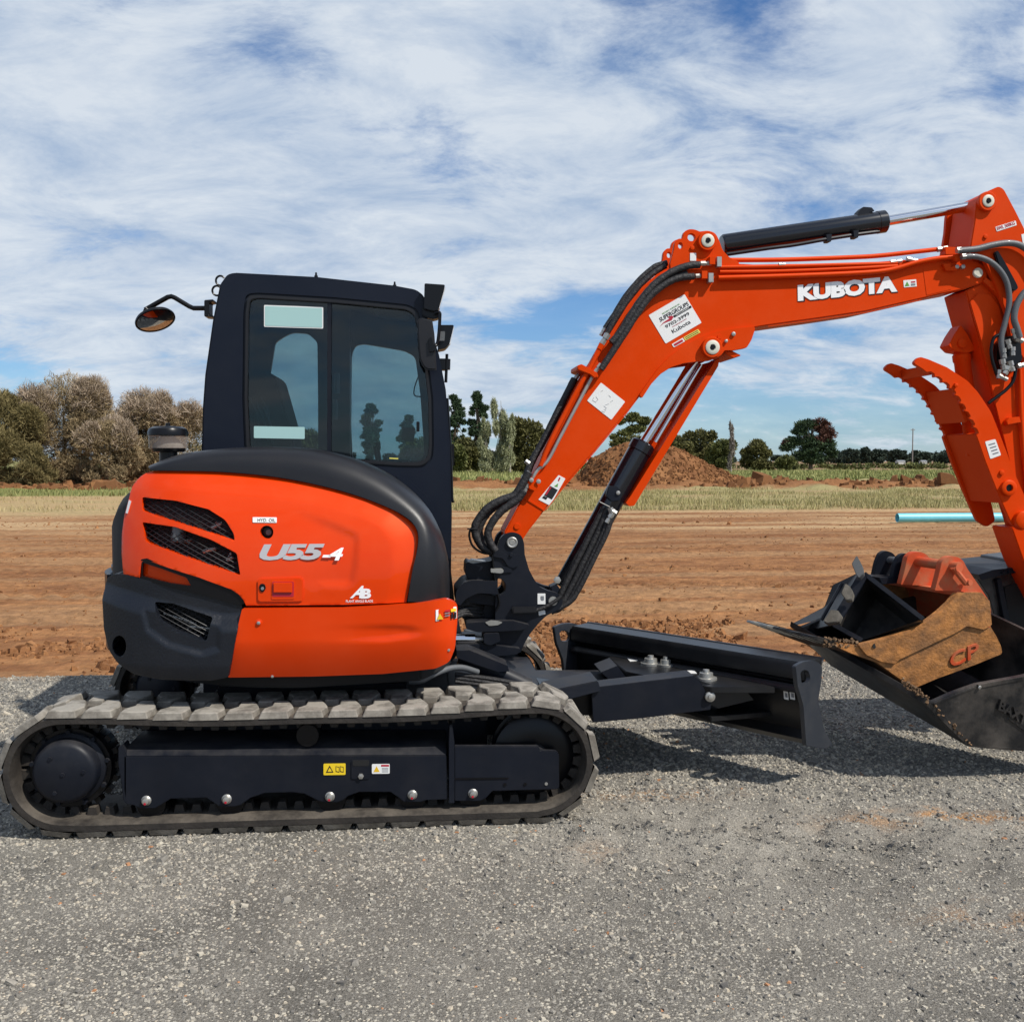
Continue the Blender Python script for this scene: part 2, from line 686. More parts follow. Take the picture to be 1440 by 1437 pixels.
def np_mesh(name, V, Fc, material, parent=None, smooth=True, attrs=None, cols=None, per=4):
    me = bpy.data.meshes.new(name)
    V = np.asarray(V, dtype=np.float32)
    Fc = np.asarray(Fc, dtype=np.int32)
    nf = len(Fc)
    me.vertices.add(len(V))
    me.vertices.foreach_set('co', V.ravel())
    me.loops.add(nf * per)
    me.loops.foreach_set('vertex_index', Fc.ravel())
    me.polygons.add(nf)
    me.polygons.foreach_set('loop_start', np.arange(0, nf * per, per, dtype=np.int32))
    me.polygons.foreach_set('loop_total', np.full(nf, per, dtype=np.int32))
    me.polygons.foreach_set('use_smooth', np.full(nf, smooth, dtype=bool))
    me.update(calc_edges=True)
    if attrs is not None:
        for k, a in attrs.items():
            at = me.attributes.new(k, 'FLOAT', 'POINT')
            at.data.foreach_set('value', np.asarray(a, dtype=np.float32))
    if cols is not None:
        at = me.color_attributes.new('tint', 'FLOAT_COLOR', 'POINT')
        cc = np.ones((len(V), 4), dtype=np.float32)
        cc[:, :3] = cols
        at.data.foreach_set('color', cc.ravel())
    me.materials.append(material)
    o = bpy.data.objects.new(name, me)
    C.objects.link(o)
    o.parent = parent
    return o


def grid_faces(ny, nx):
    i = np.arange(ny - 1)[:, None] * nx + np.arange(nx - 1)[None, :]
    i = i.ravel()
    return np.stack([i, i + 1, i + nx + 1, i + nx], 1)


GRAVEL_EDGE = 2.42
DIRT = np.array([0.30, 0.145, 0.062])
DIRT_D = np.array([0.20, 0.090, 0.040])
SAND = np.array([0.41, 0.27, 0.145])
DRYG = np.array([0.30, 0.255, 0.12])
GREENG = np.array([0.17, 0.18, 0.06])
FALLOW = np.array([0.25, 0.165, 0.095])


def lerp(a, b, t):
    return a * (1 - t[..., None]) + b * t[..., None]


def field_height(x, y):
    h = (fbm(x * 0.35, y * 0.5, 3) - 0.5) * 0.04
    near = 1 - sstep(30, 60, y)
    h = h + near * (fbm(x * 1.6 + 9, y * 5.5, 5, 0.6) - 0.5) * 0.018 * sstep(2.3, 3.5, y)
    h = h + near * np.maximum(fbm(x * 9 + 40, y * 13, 3, 0.6) - 0.55, 0) * 0.08 * sstep(2.5, 3.4, y)
    # machine track prints running along x
    for yc, w in ((7.2, 0.22), (9.6, 0.22), (12.6, 0.3), (5.3, 0.18)):
        band = np.exp(-((y - yc - 0.25 * np.sin(x * 0.3 + yc)) / w) ** 2)
        h = h + band * (0.022 * np.sign(np.sin(x * 21 + (y - yc) * 9)) * (fbm(x * .6, y, 2) > .42) - 0.02)
    rough = sstep(47, 50, y) * (1 - sstep(62, 66, y))
    h = h + rough * np.maximum(fbm(x * 0.45, y * 0.7, 4, 0.62) - 0.42, 0) * np.where(x < 0, .5, 1.1)
    # the far ground drops a hair below the gravel pad
    return h - 0.03 + 0.03 * sstep(2.4, 5, y)


def field_color(x, y):
    yw = y + (fbm(x * 0.25, y * 0.15, 3) - 0.5) * np.clip(y * 0.12, 0.3, 8)
    f1 = fbm(x * 0.5, y * 1.7, 5, 0.6)
    f2 = fbm(x * 2.2 + 30, y * 6 + 8, 5, 0.65)
    col = lerp(DIRT_D, DIRT, np.clip(0.5 + (f2 - 0.5) * 3.0 + (f1 - .5) * 1.8, 0, 1))
    streak = sstep(0.50, 0.66, fbm(x * 0.12 + 3, y * 1.3, 4, 0.6))
    col = lerp(col, SAND * 0.92, streak * 0.30)
    col = lerp(col, SAND, sstep(16.2, 18.5, yw) * np.clip(.65 + (fbm(x * .15 + 8, y * 1.1, 4, .6) - .5) * 4, .05, 1))
    dg = lerp(DRYG, SAND * 0.85, np.clip((fbm(x * .6, y * 1.1, 4) - .42) * 3, 0, 1))
    col = lerp(col, dg, sstep(25.5, 28, yw))
    left = 1 - sstep(-9, -5, x / np.maximum(y, 1) * 40)
    col = lerp(col, lerp(DRYG, SAND, np.clip(f1 * 1.2, 0, 1)), left * sstep(24, 27, yw))
    col = lerp(col, GREENG * 1.1, left * sstep(41, 43, yw) * (1 - sstep(51, 53, yw)))
    d2 = lerp(DIRT_D, DIRT * 1.0, f2)
    col = lerp(col, d2, sstep(48.5, 50, yw + left * -3) * (1 - sstep(61, 64, yw)))
    gg = lerp(GREENG, DRYG, np.clip((fbm(x * 0.08, y * 0.05, 4) - .35) * 3, 0, 1))
    col = lerp(col, gg, sstep(61, 64, yw))
    col = lerp(col, FALLOW, sstep(150, 170, yw) * sstep(5, 25, x))
    return col


rows = np.concatenate([np.linspace(2.0, 8, 135, endpoint=False), np.geomspace(8, 70, 245, endpoint=False),
                       np.geomspace(70, 6000, 45)])
sx = np.linspace(-1, 1, 430)
YY, SS = np.meshgrid(rows, sx, indexing='ij')
XX = SS * (5.5 + (YY + 5.3) * 0.62) + (YY + 5.3) * 0.09
HH = field_height(XX, YY)
HH = np.where(YY > 75, 0.0, HH)
m = mat('field_soil', DIRT, 0.95, attr='tint', var=0.26, vscale=7, vdetail=12, bump=0.9, bscale=11, spec=0.08, bdist=0.05)
fld = np_mesh('field', np.stack([XX, YY, HH], -1).reshape(-1, 3), grid_faces(len(rows), len(sx)), m,
              cols=field_color(XX, YY).reshape(-1, 3))
tagit(fld, 'graded red brown soil field with sandy and grassy bands', kind='structure')
# the same earth goes on to the sides, behind the camera and under the gravel pad
bm = bmesh.new()
bm.faces.new([bm.verts.new(p) for p in ((-5000, -400, -0.25), (5000, -400, -0.25), (5000, 6000, -0.25), (-5000, 6000, -0.25))])
fin('ground', bm, mat('earth_around', (0.27, 0.17, 0.09), 0.95, var=0.2, vscale=0.3, spec=0.1), kind='structure',
    label='open earth stretching to the horizon')


# gravel pad
def gravel_height(x, y):
    h = (fbm(x * 0.7, y * 0.7, 3) - 0.5) * 0.035 + (fbm(x * 5, y * 5, 4, 0.6) - 0.5) * 0.016
    # old tyre and grouser prints ahead of the machine
    cx, cy = 1.35, -1.75
    for k in range(11):
        ax, ay = 0.60 + k * 0.14, -0.98 - 0.045 * k
        dx, dy = x - ax, y - ay
        u_, v_ = dx * 0.8 + dy * 0.6, -dx * 0.6 + dy * 0.8
        h = h + 0.034 * np.exp(-(u_ / 0.030) ** 2 - (v_ / 0.12) ** 2) - 0.030 * np.exp(-((u_ - .06) / 0.032) ** 2 - (v_ / 0.12) ** 2)
    patch = np.exp(-((x - 1.4) / 1.5) ** 2 - ((y + 1.25) / 0.6) ** 2)
    h = h + patch * (fbm(x * 7 + 3, y * 8, 4, 0.6) - 0.5) * 0.11
    h = h + 0.035 * np.exp(-((y - 0.35 - 0.1 * np.sin(x * 2)) / 0.12) ** 2) * (x > 0.7) * (x < 2.4)
    h = h + sstep(2.1, 2.5, y) * 0.01
    # flat where the tracks stand
    flat = (1 - sstep(-0.45, -0.3, y)) * sstep(-1.2, -1.05, y) * (1 - sstep(.45, .7, x)) * sstep(-2.0, -1.8, x)
    return h * (1 - flat) - 0.004


def gravel_edge(x):
    return GRAVEL_EDGE + (fbm(x * 1.1 + 50, x * 0 + 2, 4) - 0.5) * 0.22


gy = np.concatenate([np.linspace(-30, -4.2, 12, endpoint=False), np.linspace(-4.2, 2.6, 300)])
gx = np.concatenate([np.linspace(-30, -4.2, 10, endpoint=False), np.linspace(-4.2, 6.0, 430), np.linspace(6.2, 34, 12)])
YY, XX = np.meshgrid(gy, gx, indexing='ij')
edge = gravel_edge(XX)
YW = np.where(YY > 1.7, 1.7 + (YY - 1.7) * (edge - 1.7) / (2.6 - 1.7), YY)
HH = gravel_height(XX, YW)
HH = HH - sstep(0.0, 0.05, YW - edge + 0.05) * 0.10
g1 = fbm(XX * 3.1, YW * 3.1, 5, 0.6)
g2 = fbm(XX * 0.8 + 5, YW * 0.9, 3)
gc = lerp(np.array([0.150, 0.139, 0.119]), np.array([0.29, 0.267, 0.226]), np.clip(.35 + (g1 - .5) * 1.4 + (g2 - .5) * 0.3, 0, 1))
dustp = np.exp(-((XX - 1.4) / 1.6) ** 2 - ((YW + 1.1) / 0.6) ** 2)
gc = lerp(gc, np.array([0.31, 0.285, 0.24]), np.clip(dustp * (0.4 + g1 * .6), 0, .8))
for (ox, oy, sx_, sy_, a) in ((2.35, -1.05, .45, .09, .95), (2.75, -1.15, .12, .05, .8), (1.1, -.62, .35, .07, .6), (2.0, -2.0, .22, .09, .5), (2.5, -2.1, .18, .06, .5),
                              (-.95, -3.0, .12, .04, .35), (.7, -1.3, .1, .1, .3), (-1.9, -2.3, .2, .1, .3), (1.9, -2.75, .12, .05, .4)):
    w = np.exp(-((XX - ox) / sx_) ** 2 - ((YW - oy) / sy_) ** 2) * a * np.clip((fbm(XX * 9, YW * 14, 4, .65) - .44) * 7, 0, 1)
    gc = lerp(gc, np.array([0.42, 0.22, 0.09]), np.clip(w, 0, 1))
gc = lerp(gc, np.array([0.34, 0.22, 0.12]), sstep(-0.25, 0.0, YW - edge) * 0.6 * np.clip(g1 * 1.4, 0, 1))
m = mat('gravel_fines', (.2, .2, .2), 0.95, attr='tint', var=0.5, vscale=140, vdetail=6, bump=1.0, bscale=170, spec=0.15)
gp = np_mesh('gravel_ground', np.stack([XX, YW, HH], -1).reshape(-1, 3), grid_faces(len(gy), len(gx)), m, cols=gc.reshape(-1, 3))
tagit(gp, 'grey crushed gravel yard under the excavator', kind='structure')


def stones(name, n, X, Y, Z, S, material, cols, flat=0.6):
    """n little broken stones in one mesh"""
    base = np.array([(-1, -1, -1), (1, -1, -1), (1, 1, -1), (-1, 1, -1), (-1, -1, 1), (1, -1, 1), (1, 1, 1), (-1, 1, 1)], float) * 0.5
    fc = np.array([(4, 5, 6, 7), (0, 1, 5, 4), (1, 2, 6, 5), (2, 3, 7, 6), (3, 0, 4, 7)])
    V = base[None] * (1 + rng.uniform(-0.45, 0.35, (n, 8, 3)))
    V[:, :, 2] *= flat
    V[:, 4:, :2] *= rng.uniform(0.45, 0.9, (n, 1, 1))
    a = rng.uniform(0, 2 * math.pi, n)
    tx = rng.uniform(-0.5, 0.5, n)
    ca, sa = np.cos(a)[:, None], np.sin(a)[:, None]
    V[:, :, 0] *= rng.uniform(0.8, 1.5, (n, 1))
    x_ = V[:, :, 0] * ca - V[:, :, 1] * sa
    y_ = V[:, :, 0] * sa + V[:, :, 1] * ca
    z_ = V[:, :, 2] + x_ * np.sin(tx)[:, None]
    V = np.stack([x_, y_, z_], -1) * S[:, None, None]
    V += np.stack([X, Y, Z], -1)[:, None, :]
    FF = (fc[None] + (np.arange(n) * 8)[:, None, None]).reshape(-1, 4)
    return np_mesh(name, V.reshape(-1, 3), FF, material, smooth=False, cols=np.repeat(cols, 8, axis=0))


def pick_xy(n, vmin, vmax, pw=1.0):
    """random ground points spread over the part of the ground the lens can see"""
    d = 1.57 * F / rng.uniform(vmin - 648, vmax - 648, n * 2)
    lat = rng.uniform(-0.56, 0.56, n * 2) * d
    ps = math.radians(5.2)
    x = lat * math.cos(ps) + d * math.sin(ps)
    y = -5.31 - lat * math.sin(ps) + d * math.cos(ps)
    return x, y


# density even on the ground: sample uniformly in a region
N0 = 800000
x = rng.uniform(-5.4, 6.2, N0)
y = rng.uniform(-3.9, 2.35, N0)
dd = y + 5.31
keep = np.abs(x - dd * 0.09) < dd * 0.72
cl = fbm(x * 2.2 + 20, y * 2.2, 3)
dens = np.clip(0.75 + (cl - .45) * 1.6, 0.5, 1) * np.clip(1.1 - np.exp(-((x - 1.5) / 1.5) ** 2 - ((y + 1.15) / 0.50) ** 2) * 0.75, 0, 1)
keep &= rng.random(N0) < dens * np.clip((2.9 / (dd + .3)) ** 0.5, 0.45, 1)
x, y = x[keep], y[keep]
n = len(x)
sz = 0.0045 + rng.gamma(2.0, 0.0017, n)
big = rng.random(n) < 0.015
sz = np.where(big, sz * 1.9, sz)
sz = np.clip(sz, 0.006, 0.034) * np.clip((y + 5.31) / 4.2, 0.85, 1.3)
tone = rng.random(n)
A, B_, C_ = np.array([0.125, 0.117, 0.105]), np.array([0.27, 0.249, 0.213]), np.array([0.46, 0.42, 0.34])
cols = np.where(tone[:, None] < 0.56, lerp(A, B_, rng.random(n)), np.where(tone[:, None] < 0.93, lerp(B_, C_, rng.random(n)), np.array([[0.46, 0.40, 0.31]])))
rd = rng.random(n) < 0.004
cols[rd] = (0.40, 0.20, 0.10)
CS = mat('crushed_stone', (.2, .2, .2), 0.85, attr='tint', var=0.15, vscale=150, spec=0.3)
bgs = sz > 0.0108
st = stones('gravel_stones', int(bgs.sum()), x[bgs], y[bgs], gravel_height(x[bgs], y[bgs]) + sz[bgs] * 0.12, sz[bgs], CS, cols[bgs])
chx, chy, chs, chc = x[~bgs], y[~bgs], sz[~bgs], cols[~bgs]
nc = len(chx)
V = np.array([(-1, -1, -.35), (1, -1, -.35), (1, 1, -.35), (-1, 1, -.35), (0, 0, .55)], float) * 0.5
V = V[None] * (1 + rng.uniform(-.45, .35, (nc, 5, 3)))
V[:, 4, :2] += rng.uniform(-.35, .35, (nc, 2))
an = rng.uniform(0, 6.283, nc)
ca, sa = np.cos(an)[:, None], np.sin(an)[:, None]
V = np.stack([(V[:, :, 0] * ca - V[:, :, 1] * sa) * 1.15, V[:, :, 0] * sa + V[:, :, 1] * ca, V[:, :, 2]], -1) * chs[:, None, None] * 1.1
V += np.stack([chx, chy, gravel_height(chx, chy) + chs * .12], -1)[:, None, :]
FF = (np.array([(0, 1, 4), (1, 2, 4), (2, 3, 4), (3, 0, 4)])[None] + (np.arange(nc) * 5)[:, None, None]).reshape(-1, 3)
chips = np_mesh('gravel_chips', V.reshape(-1, 3), FF, CS, smooth=False, cols=np.repeat(chc, 5, axis=0), per=3)
tagit(chips, 'fine stone chips between the larger crushed stones', kind='stuff')
tagit(st, 'loose crushed stones scattered over the grey yard', kind='stuff')

# clods of soil on the field
def clod_set(name, n, xr, yr, s0, s1, label, dens=None, dark=1.0):
    x = rng.uniform(*xr, n)
    y = rng.uniform(*yr, n)
    k = np.abs(x - (y + 5.31) * 0.09) < (y + 5.31) * 0.60
    if dens is not None:
        k &= rng.random(n) < dens(x, y)
    x, y = x[k], y[k]
    n = len(x)
    s_ = s0 + rng.gamma(1.6, s1, n)
    cols = lerp(DIRT_D * 0.85 * dark, DIRT * 1.1 * dark, rng.random(n))
    o = stones(name, n, x, y, field_height(x, y) + s_ * 0.2, s_, M['clod'], cols, flat=0.75)
    tagit(o, label, kind='stuff')


M['clod'] = mat('clod_soil', (.2, .2, .2), 0.95, attr='tint', var=0.25, vscale=30, bump=0.5, bscale=60, spec=0.1)
clod_set('soil_clods', 26000, (-6, 9), (2.42, 4.5), 0.008, 0.011, 'broken red soil clods along the edge of the gravel',
         lambda x, y: np.clip((fbm(x * 1.3, y * 2, 3) - .42) * 5, 0, 1) * np.where(x > .2, 1, .35))
clod_set('field_clods', 16000, (-18, 24), (3.2, 24), 0.006, 0.008, 'small soil crumbs on the graded field',
         lambda x, y: np.clip((fbm(x * .8, y * 1.6, 3) - .45) * 5, 0, 1))
clod_set('windrow_clods', 6000, (-40, 50), (50, 62), 0.06, 0.10, 'dark soil clods heaped on the far strip', dark=0.8,
         dens=lambda x, y: np.clip((fbm(x * .3, y * .6, 3) - .45) * 6, 0, 1))


# soil mound behind the boom
def mound_h(x, y):
    us = 720 + F * np.tan(np.arctan2(x, y + 5.31) - R(5.2))
    prof = np.interp(us, [780, 808, 830, 855, 880, 915, 940, 962, 985, 1010, 1032, 1075], [0, .5, 1.5, 2.35, 2.70, 2.68, 2.55, 2.2, 1.6, 1.1, .65, .2])
    r = np.clip(1 - np.abs(y - 57.5) / (1.0 + prof * 1.9), 0, 1)
    return prof * np.minimum(1, r * 1.5)


mx0, mx1 = G(765, 689).x, G(1120, 689).x
XX, YY = np.meshgrid(np.linspace(mx0, mx1, 230), np.linspace(51.5, 64, 150))
H0 = mound_h(XX, YY)
HH = H0 + (fbm(XX * 1.4, YY * 1.4, 5, 0.62) - 0.5) * 0.55 * np.clip(H0 * 1.4, 0, 1) - 0.12
cc = lerp(DIRT_D * 0.8, DIRT * 0.9, np.clip((fbm(XX * 1.2, YY * 1.2, 4) - .3) * 2.2, 0, 1))
mo = np_mesh('soil_mound', np.stack([XX, YY, HH], -1).reshape(-1, 3), grid_faces(*XX.shape), M['clod'], cols=cc.reshape(-1, 3))
tagit(mo, 'big heap of red brown soil beyond the grass strip', kind='structure')
n = 6500
x, y = rng.uniform(mx0, mx1, n), rng.uniform(51.8, 62, n)
h = mound_h(x, y)
k = (h > 0.05) & (h < 2.6) & (rng.random(n) < np.clip(1.3 - h * .4, 0, 1))
x, y, h = x[k], y[k], h[k]
n = len(x)
s_ = 0.05 + rng.gamma(1.6, 0.045, n)
o = stones('mound_clods', n, x, y, h + (fbm(x * 1.4, y * 1.4, 5, 0.62) - 0.5) * 0.55 * np.clip(h * 1.4, 0, 1) - .08, s_, M['clod'],
           lerp(DIRT_D * 0.6, DIRT * 0.95, rng.random(n)), flat=0.8)
tagit(o, 'lumps of soil on the slope of the heap', kind='stuff')


# ================================================================== GRASS
def blades(name, x, y, hgt, wid, c0, c1, label, lean=0.35):
    n = len(x)
    a = rng.uniform(0, 2 * math.pi, n)
    dx, dy = np.cos(a) * wid / 2, np.sin(a) * wid / 2
    lx, ly = rng.normal(0, lean, n) * hgt, rng.normal(0, lean, n) * hgt
    z0 = np.zeros(n) - 0.03
    V = np.stack([np.stack([x - dx, y - dy, z0], -1), np.stack([x + dx, y + dy, z0], -1),
                  np.stack([x + dx * .25 + lx, y + dy * .25 + ly, hgt], -1), np.stack([x - dx * .25 + lx, y - dy * .25 + ly, hgt], -1)], 1)
    Fc = np.arange(n * 4).reshape(-1, 4)
    t = rng.random(n)
    o = np_mesh(name, V.reshape(-1, 3), Fc, M['grass'], smooth=False, cols=np.repeat(lerp(np.array(c0), np.array(c1), t), 4, axis=0))
    tagit(o, label, kind='stuff')


M['grass'] = mat('grass_blades', (.2, .2, .1), 0.8, attr='tint', spec=0.2)


def fan(n, y0, y1, power=1.0):
    y = y0 + (y1 - y0) * rng.random(n) ** power
    x = (y + 5.31) * 0.09 + rng.uniform(-0.72, 0.72, n) * (y + 5.31)
    return x, y


x, y = fan(135000, 26.5, 49)
k = (rng.random(len(x)) < np.clip((fbm(x * .35, y * .35, 4) - .36) * 5, 0.05, 1)) & (x > -3)
x, y = x[k], y[k]
blades('dry_grass', x, y, rng.uniform(0.05, 0.22, len(x)) * np.clip(fbm(x * .2, y * .3, 3) * 1.6, .3, 1.3), 0.03, (0.24, 0.23, 0.085), (0.46, 0.39, 0.20),
       'pale dry grass strip in front of the soil heap')
x, y = fan(16000, 26.5, 40, 1)
k = (x < -3) & (rng.random(len(x)) < np.clip((fbm(x * .3, y * .5, 4) - .42) * 5, 0, 1))
blades('straw_grass', x[k], y[k], rng.uniform(0.04, 0.14, k.sum()), 0.04, (0.30, 0.24, 0.11), (0.45, 0.36, 0.19), 'short straw coloured grass left of the machine')
x, y = fan(62000, 64, 150, 1.6)
k = (rng.random(len(x)) < 0.95) & (x > -6)
x, y = x[k], y[k]
blades('green_grass', x, y, rng.uniform(0.10, 0.45, len(x)) * (0.5 + fbm(x * .12, y * .1, 3)), 0.12, (0.13, 0.16, 0.045), (0.38, 0.37, 0.15),
       'taller green grass before the line of trees')
x, y = fan(9000, 41, 51)
k = (x < -4)
blades('left_green_grass', x[k], y[k], rng.uniform(0.05, 0.22, k.sum()), 0.07, (0.14, 0.15, 0.05), (0.30, 0.28, 0.11), 'thin green grass strip before the brown bushes')


# ================================================================== TREES
def leafcloud(n, blobs, size, asp, droop=0.0, surf=0.5, up=0.25, seed=0, jag=0.18):
    """leaf quads spread through lumpy ellipsoids. blobs: (cx,cy,cz, rx,ry,rz, weight)"""
    g = np.random.default_rng(seed)
    bl = np.array(blobs, float)
    w = bl[:, 6] / bl[:, 6].sum()
    idx = g.choice(len(bl), n, p=w)
    d = g.normal(size=(n, 3))
    d /= np.linalg.norm(d, axis=1)[:, None]
    r = g.random(n) ** (1 / 3 * (1 - surf) + 0.05)
    lump = fbm(d[:, 0] * 3 + idx * 7.1 + 50, d[:, 1] * 3 + d[:, 2] * 4.3 + 50, 3)
    r = r * (1 - jag + 2.2 * jag * (lump - 0.35))
    c = bl[idx, :3] + d * bl[idx, 3:6] * r[:, None]
    dirn = d * (1 - up) + np.array([0, 0, up - droop]) + g.normal(scale=0.45, size=(n, 3))
    dirn /= np.linalg.norm(dirn, axis=1)[:, None]
    side = np.cross(dirn, g.normal(size=(n, 3)))
    side /= np.linalg.norm(side, axis=1)[:, None]
    L_ = size * g.uniform(0.5, 1.5, n)
    a = dirn * L_[:, None] / 2
    b = side * (L_ / asp)[:, None] / 2
    V = np.stack([c - a - b, c - a + b, c + a + b * .4, c + a - b * .4], 1)
    tone = np.clip(0.5 + (lump - 0.5) * 1.7 + g.normal(scale=0.10, size=n), 0, 1)
    return V.reshape(-1, 3), np.arange(n * 4).reshape(-1, 4), np.repeat(tone, 4), d


def leafmat(name, c0, c1):
    m = mat(name, c0, 0.75, attr='tone', col2=c1, spec=0.25)
    return m


LM = {
    'brown': leafmat('feathery_brown_foliage', (0.10, 0.075, 0.035), (0.36, 0.27, 0.15)),
    'olive': leafmat('olive_brown_foliage', (0.07, 0.06, 0.02), (0.24, 0.19, 0.08)),
    'grey': leafmat('grey_brown_twigs', (0.20, 0.15, 0.10), (0.48, 0.38, 0.28)),
    'pine': leafmat('pine_foliage', (0.015, 0.03, 0.016), (0.07, 0.11, 0.05)),
    'dark': leafmat('dark_green_foliage', (0.04, 0.042, 0.013), (0.16, 0.15, 0.05)),
    'pale': leafmat('pale_poplar_foliage', (0.15, 0.17, 0.08), (0.36, 0.37, 0.22)),
    'mid': leafmat('mid_green_foliage', (0.045, 0.055, 0.016), (0.17, 0.18, 0.06)),
    'far': leafmat('far_tree_foliage', (0.022, 0.034, 0.024), (0.055, 0.075, 0.052)),
    'russet': leafmat('russet_foliage', (0.05, 0.022, 0.016), (0.16, 0.075, 0.055)),
    'bare': leafmat('bare_twigs', (0.14, 0.12, 0.10), (0.28, 0.25, 0.22)),
}
M['bark'] = mat('bark', (0.09, 0.065, 0.045), 0.9, var=0.3, vscale=3)
M['palebark'] = mat('pale_bark', (0.32, 0.29, 0.25), 0.9, var=0.2, vscale=3)


def tree(name, base, blobs, n, size, asp, leaf, label, cat_='tree', group=None, trunk_h=None, trunk_r=0.2, limbs=6, seed=1, droop=0.0,
         surf=0.55, bark='bark', jag=0.18, extra=None, up=.25):
    base = Vector(base)
    root = empty(name, base, None, label, cat_, group)
    V, Fc, tone, _ = leafcloud(n, [(b[0], b[1], b[2], b[3], b[4], b[5], b[6] if len(b) > 6 else b[3] * b[5]) for b in blobs], size, asp,
                               droop, surf, seed=seed, jag=jag, up=up)
    crown = np_mesh('crown', V, Fc, LM[leaf], root, smooth=False, attrs={'tone': tone})
    if extra:
        for (nm, bl, nn, sz_, asp_, lf) in extra:
            V, Fc, tone, _ = leafcloud(nn, [(*b[:6], b[3] * b[5]) for b in bl], sz_, asp_, droop, surf, seed=seed + 50, jag=jag, up=up)
            np_mesh(nm, V, Fc, LM[lf], root, smooth=False, attrs={'tone': tone})
    g = random.Random(seed)
    top = trunk_h or max(b[2] for b in blobs)
    bm = bmesh.new()
    pts = [base + Vector((g.uniform(-.1, .1) * t * top * .2, 0, top * t - .1)) for t in (0, .25, .5, .75, 1)]
    tube(bm, pts, [trunk_r, trunk_r * .8, trunk_r * .6, trunk_r * .4, trunk_r * .15], 7)
    for i in range(limbs):
        b = g.choice(blobs)
        t = g.uniform(.25, .8)
        s_ = base + Vector((0, 0, top * t))
        e = base + Vector((b[0], b[1], b[2])) + Vector((g.uniform(-.6, .6) * b[3], g.uniform(-.6, .6) * b[4], g.uniform(-.2, .7) * b[5]))
        tube(bm, [s_, s_.lerp(e, .5) + Vector((0, 0, .1 * top * .3)), e], [trunk_r * .35, trunk_r * .22, trunk_r * .06], 5)
    fin('trunk', bm, M[bark], root)
    return root


def pxm(dist):
    return dist / F


def place(u, dist):
    """a point of the ground at bearing u and depth dist"""
    d = ray(u, 648)
    p = CAM + d * (dist / (d.normalized().dot(RM @ Vector((0, 0, -1))) * d.length))
    return Vector((p.x, p.y, 0))


def autoblobs(w, h, depth, k, seed, z0=0.12, flat=0.9):
    g = random.Random(seed)
    out = [(0, 0, h * .48, w * .36, depth * .36, h * .46)]
    for i in range(k):
        a = g.uniform(0, 2 * math.pi)
        t = g.uniform(z0, flat)
        rr = math.sqrt(max(0.05, 1 - (2 * t - 1) ** 2 * .8))
        x_ = math.cos(a) * w * .33 * rr
        y_ = math.sin(a) * depth * .33 * rr
        s_ = g.uniform(.14, .26)
        out.append((x_, y_, h * t * .85, w * s_, depth * s_, h * s_ * .85))
    return out


gB = 'brown feathery bushes left of the machine'
# (u centre, depth, width px, top v, leaf, seed, label)
for (u, dist, wpx, vtop, leaf, sd_, lab, nn) in (
        (-8, 60, 150, 528, 'olive', 3, 'olive brown bush cut by the left edge of the picture', 50000),
        (92, 64, 150, 502, 'brown', 4, 'tallest feathery grey brown bush on the left', 70000),
        (150, 61, 95, 575, 'brown', 5, 'low brown bush between the two tall feathery bushes', 30000),
        (222, 66, 150, 536, 'brown', 6, 'feathery brown bush just left of the cab', 60000),
        (310, 70, 130, 548, 'olive', 8, 'feathery olive bush standing behind the cab', 16000),
        (48, 59, 70, 612, 'olive', 9, 'low olive bush at the foot of the tallest bush', 18000)):
    h = 1.57 + (648 - vtop) * pxm(dist)
    w = wpx * pxm(dist)
    bl = autoblobs(w, h, w * .7, 15, sd_, 0.02)
    top = [(b[0], b[1], b[2] + h * .06, b[3] * .96, b[4], b[5]) for b in bl if b[2] > h * .52]
    tree('feathery_bush', place(u, dist), bl, int(nn * 1.15), 0.18, 6.0, leaf, lab, 'bush', gB, trunk_r=.14, trunk_h=h * .7, seed=sd_,
         jag=.34, surf=.30, extra=[('twigs', top, nn // 4, 0.34, 13, 'grey')] if leaf == 'brown' else None, up=.4)


def conifer(u, dist, wpx, vtop, seed, label, n=11000):
    h = 1.57 + (648 - vtop) * pxm(dist)
    w = wpx * pxm(dist)
    g = random.Random(seed)
    bl = []
    for i in range(60):
        t = g.uniform(.22, .99)
        rr = w * .5 * (1.0 - .45 * abs(t - .6) / .4) * (1 if t < .85 else .6)
        a = g.uniform(0, 6.28)
        q = g.uniform(.2, .85)
        bl.append((math.cos(a) * rr * q, math.sin(a) * rr * q, h * t * .96, w * g.uniform(.08, .20), w * .15, h * g.uniform(.02, .05)))
    return tree('pine_tree', place(u, dist), bl, n, 0.42, 3.0, 'pine', label, group='pines beside the cab', trunk_h=h * .97, trunk_r=.28, limbs=16, seed=seed, surf=.2, jag=.25)


conifer(640, 150, 36, 550, 21, 'dark pine just right of the cab')
conifer(671, 145, 36, 548, 22, 'dark pine with open branches left of the pale poplar')
tree('round_bush', place(655, 140), autoblobs(5.5, 5.4, 5, 8, 31), 7000, .40, 2, 'dark', 'dark bush at the foot of the pines', 'bush', seed=31)
tree('round_bush', place(640, 136), autoblobs(3.5, 4.4, 4, 8, 32), 5000, .40, 2, 'mid', 'green bush beside the cab under the pines', 'bush', seed=32)


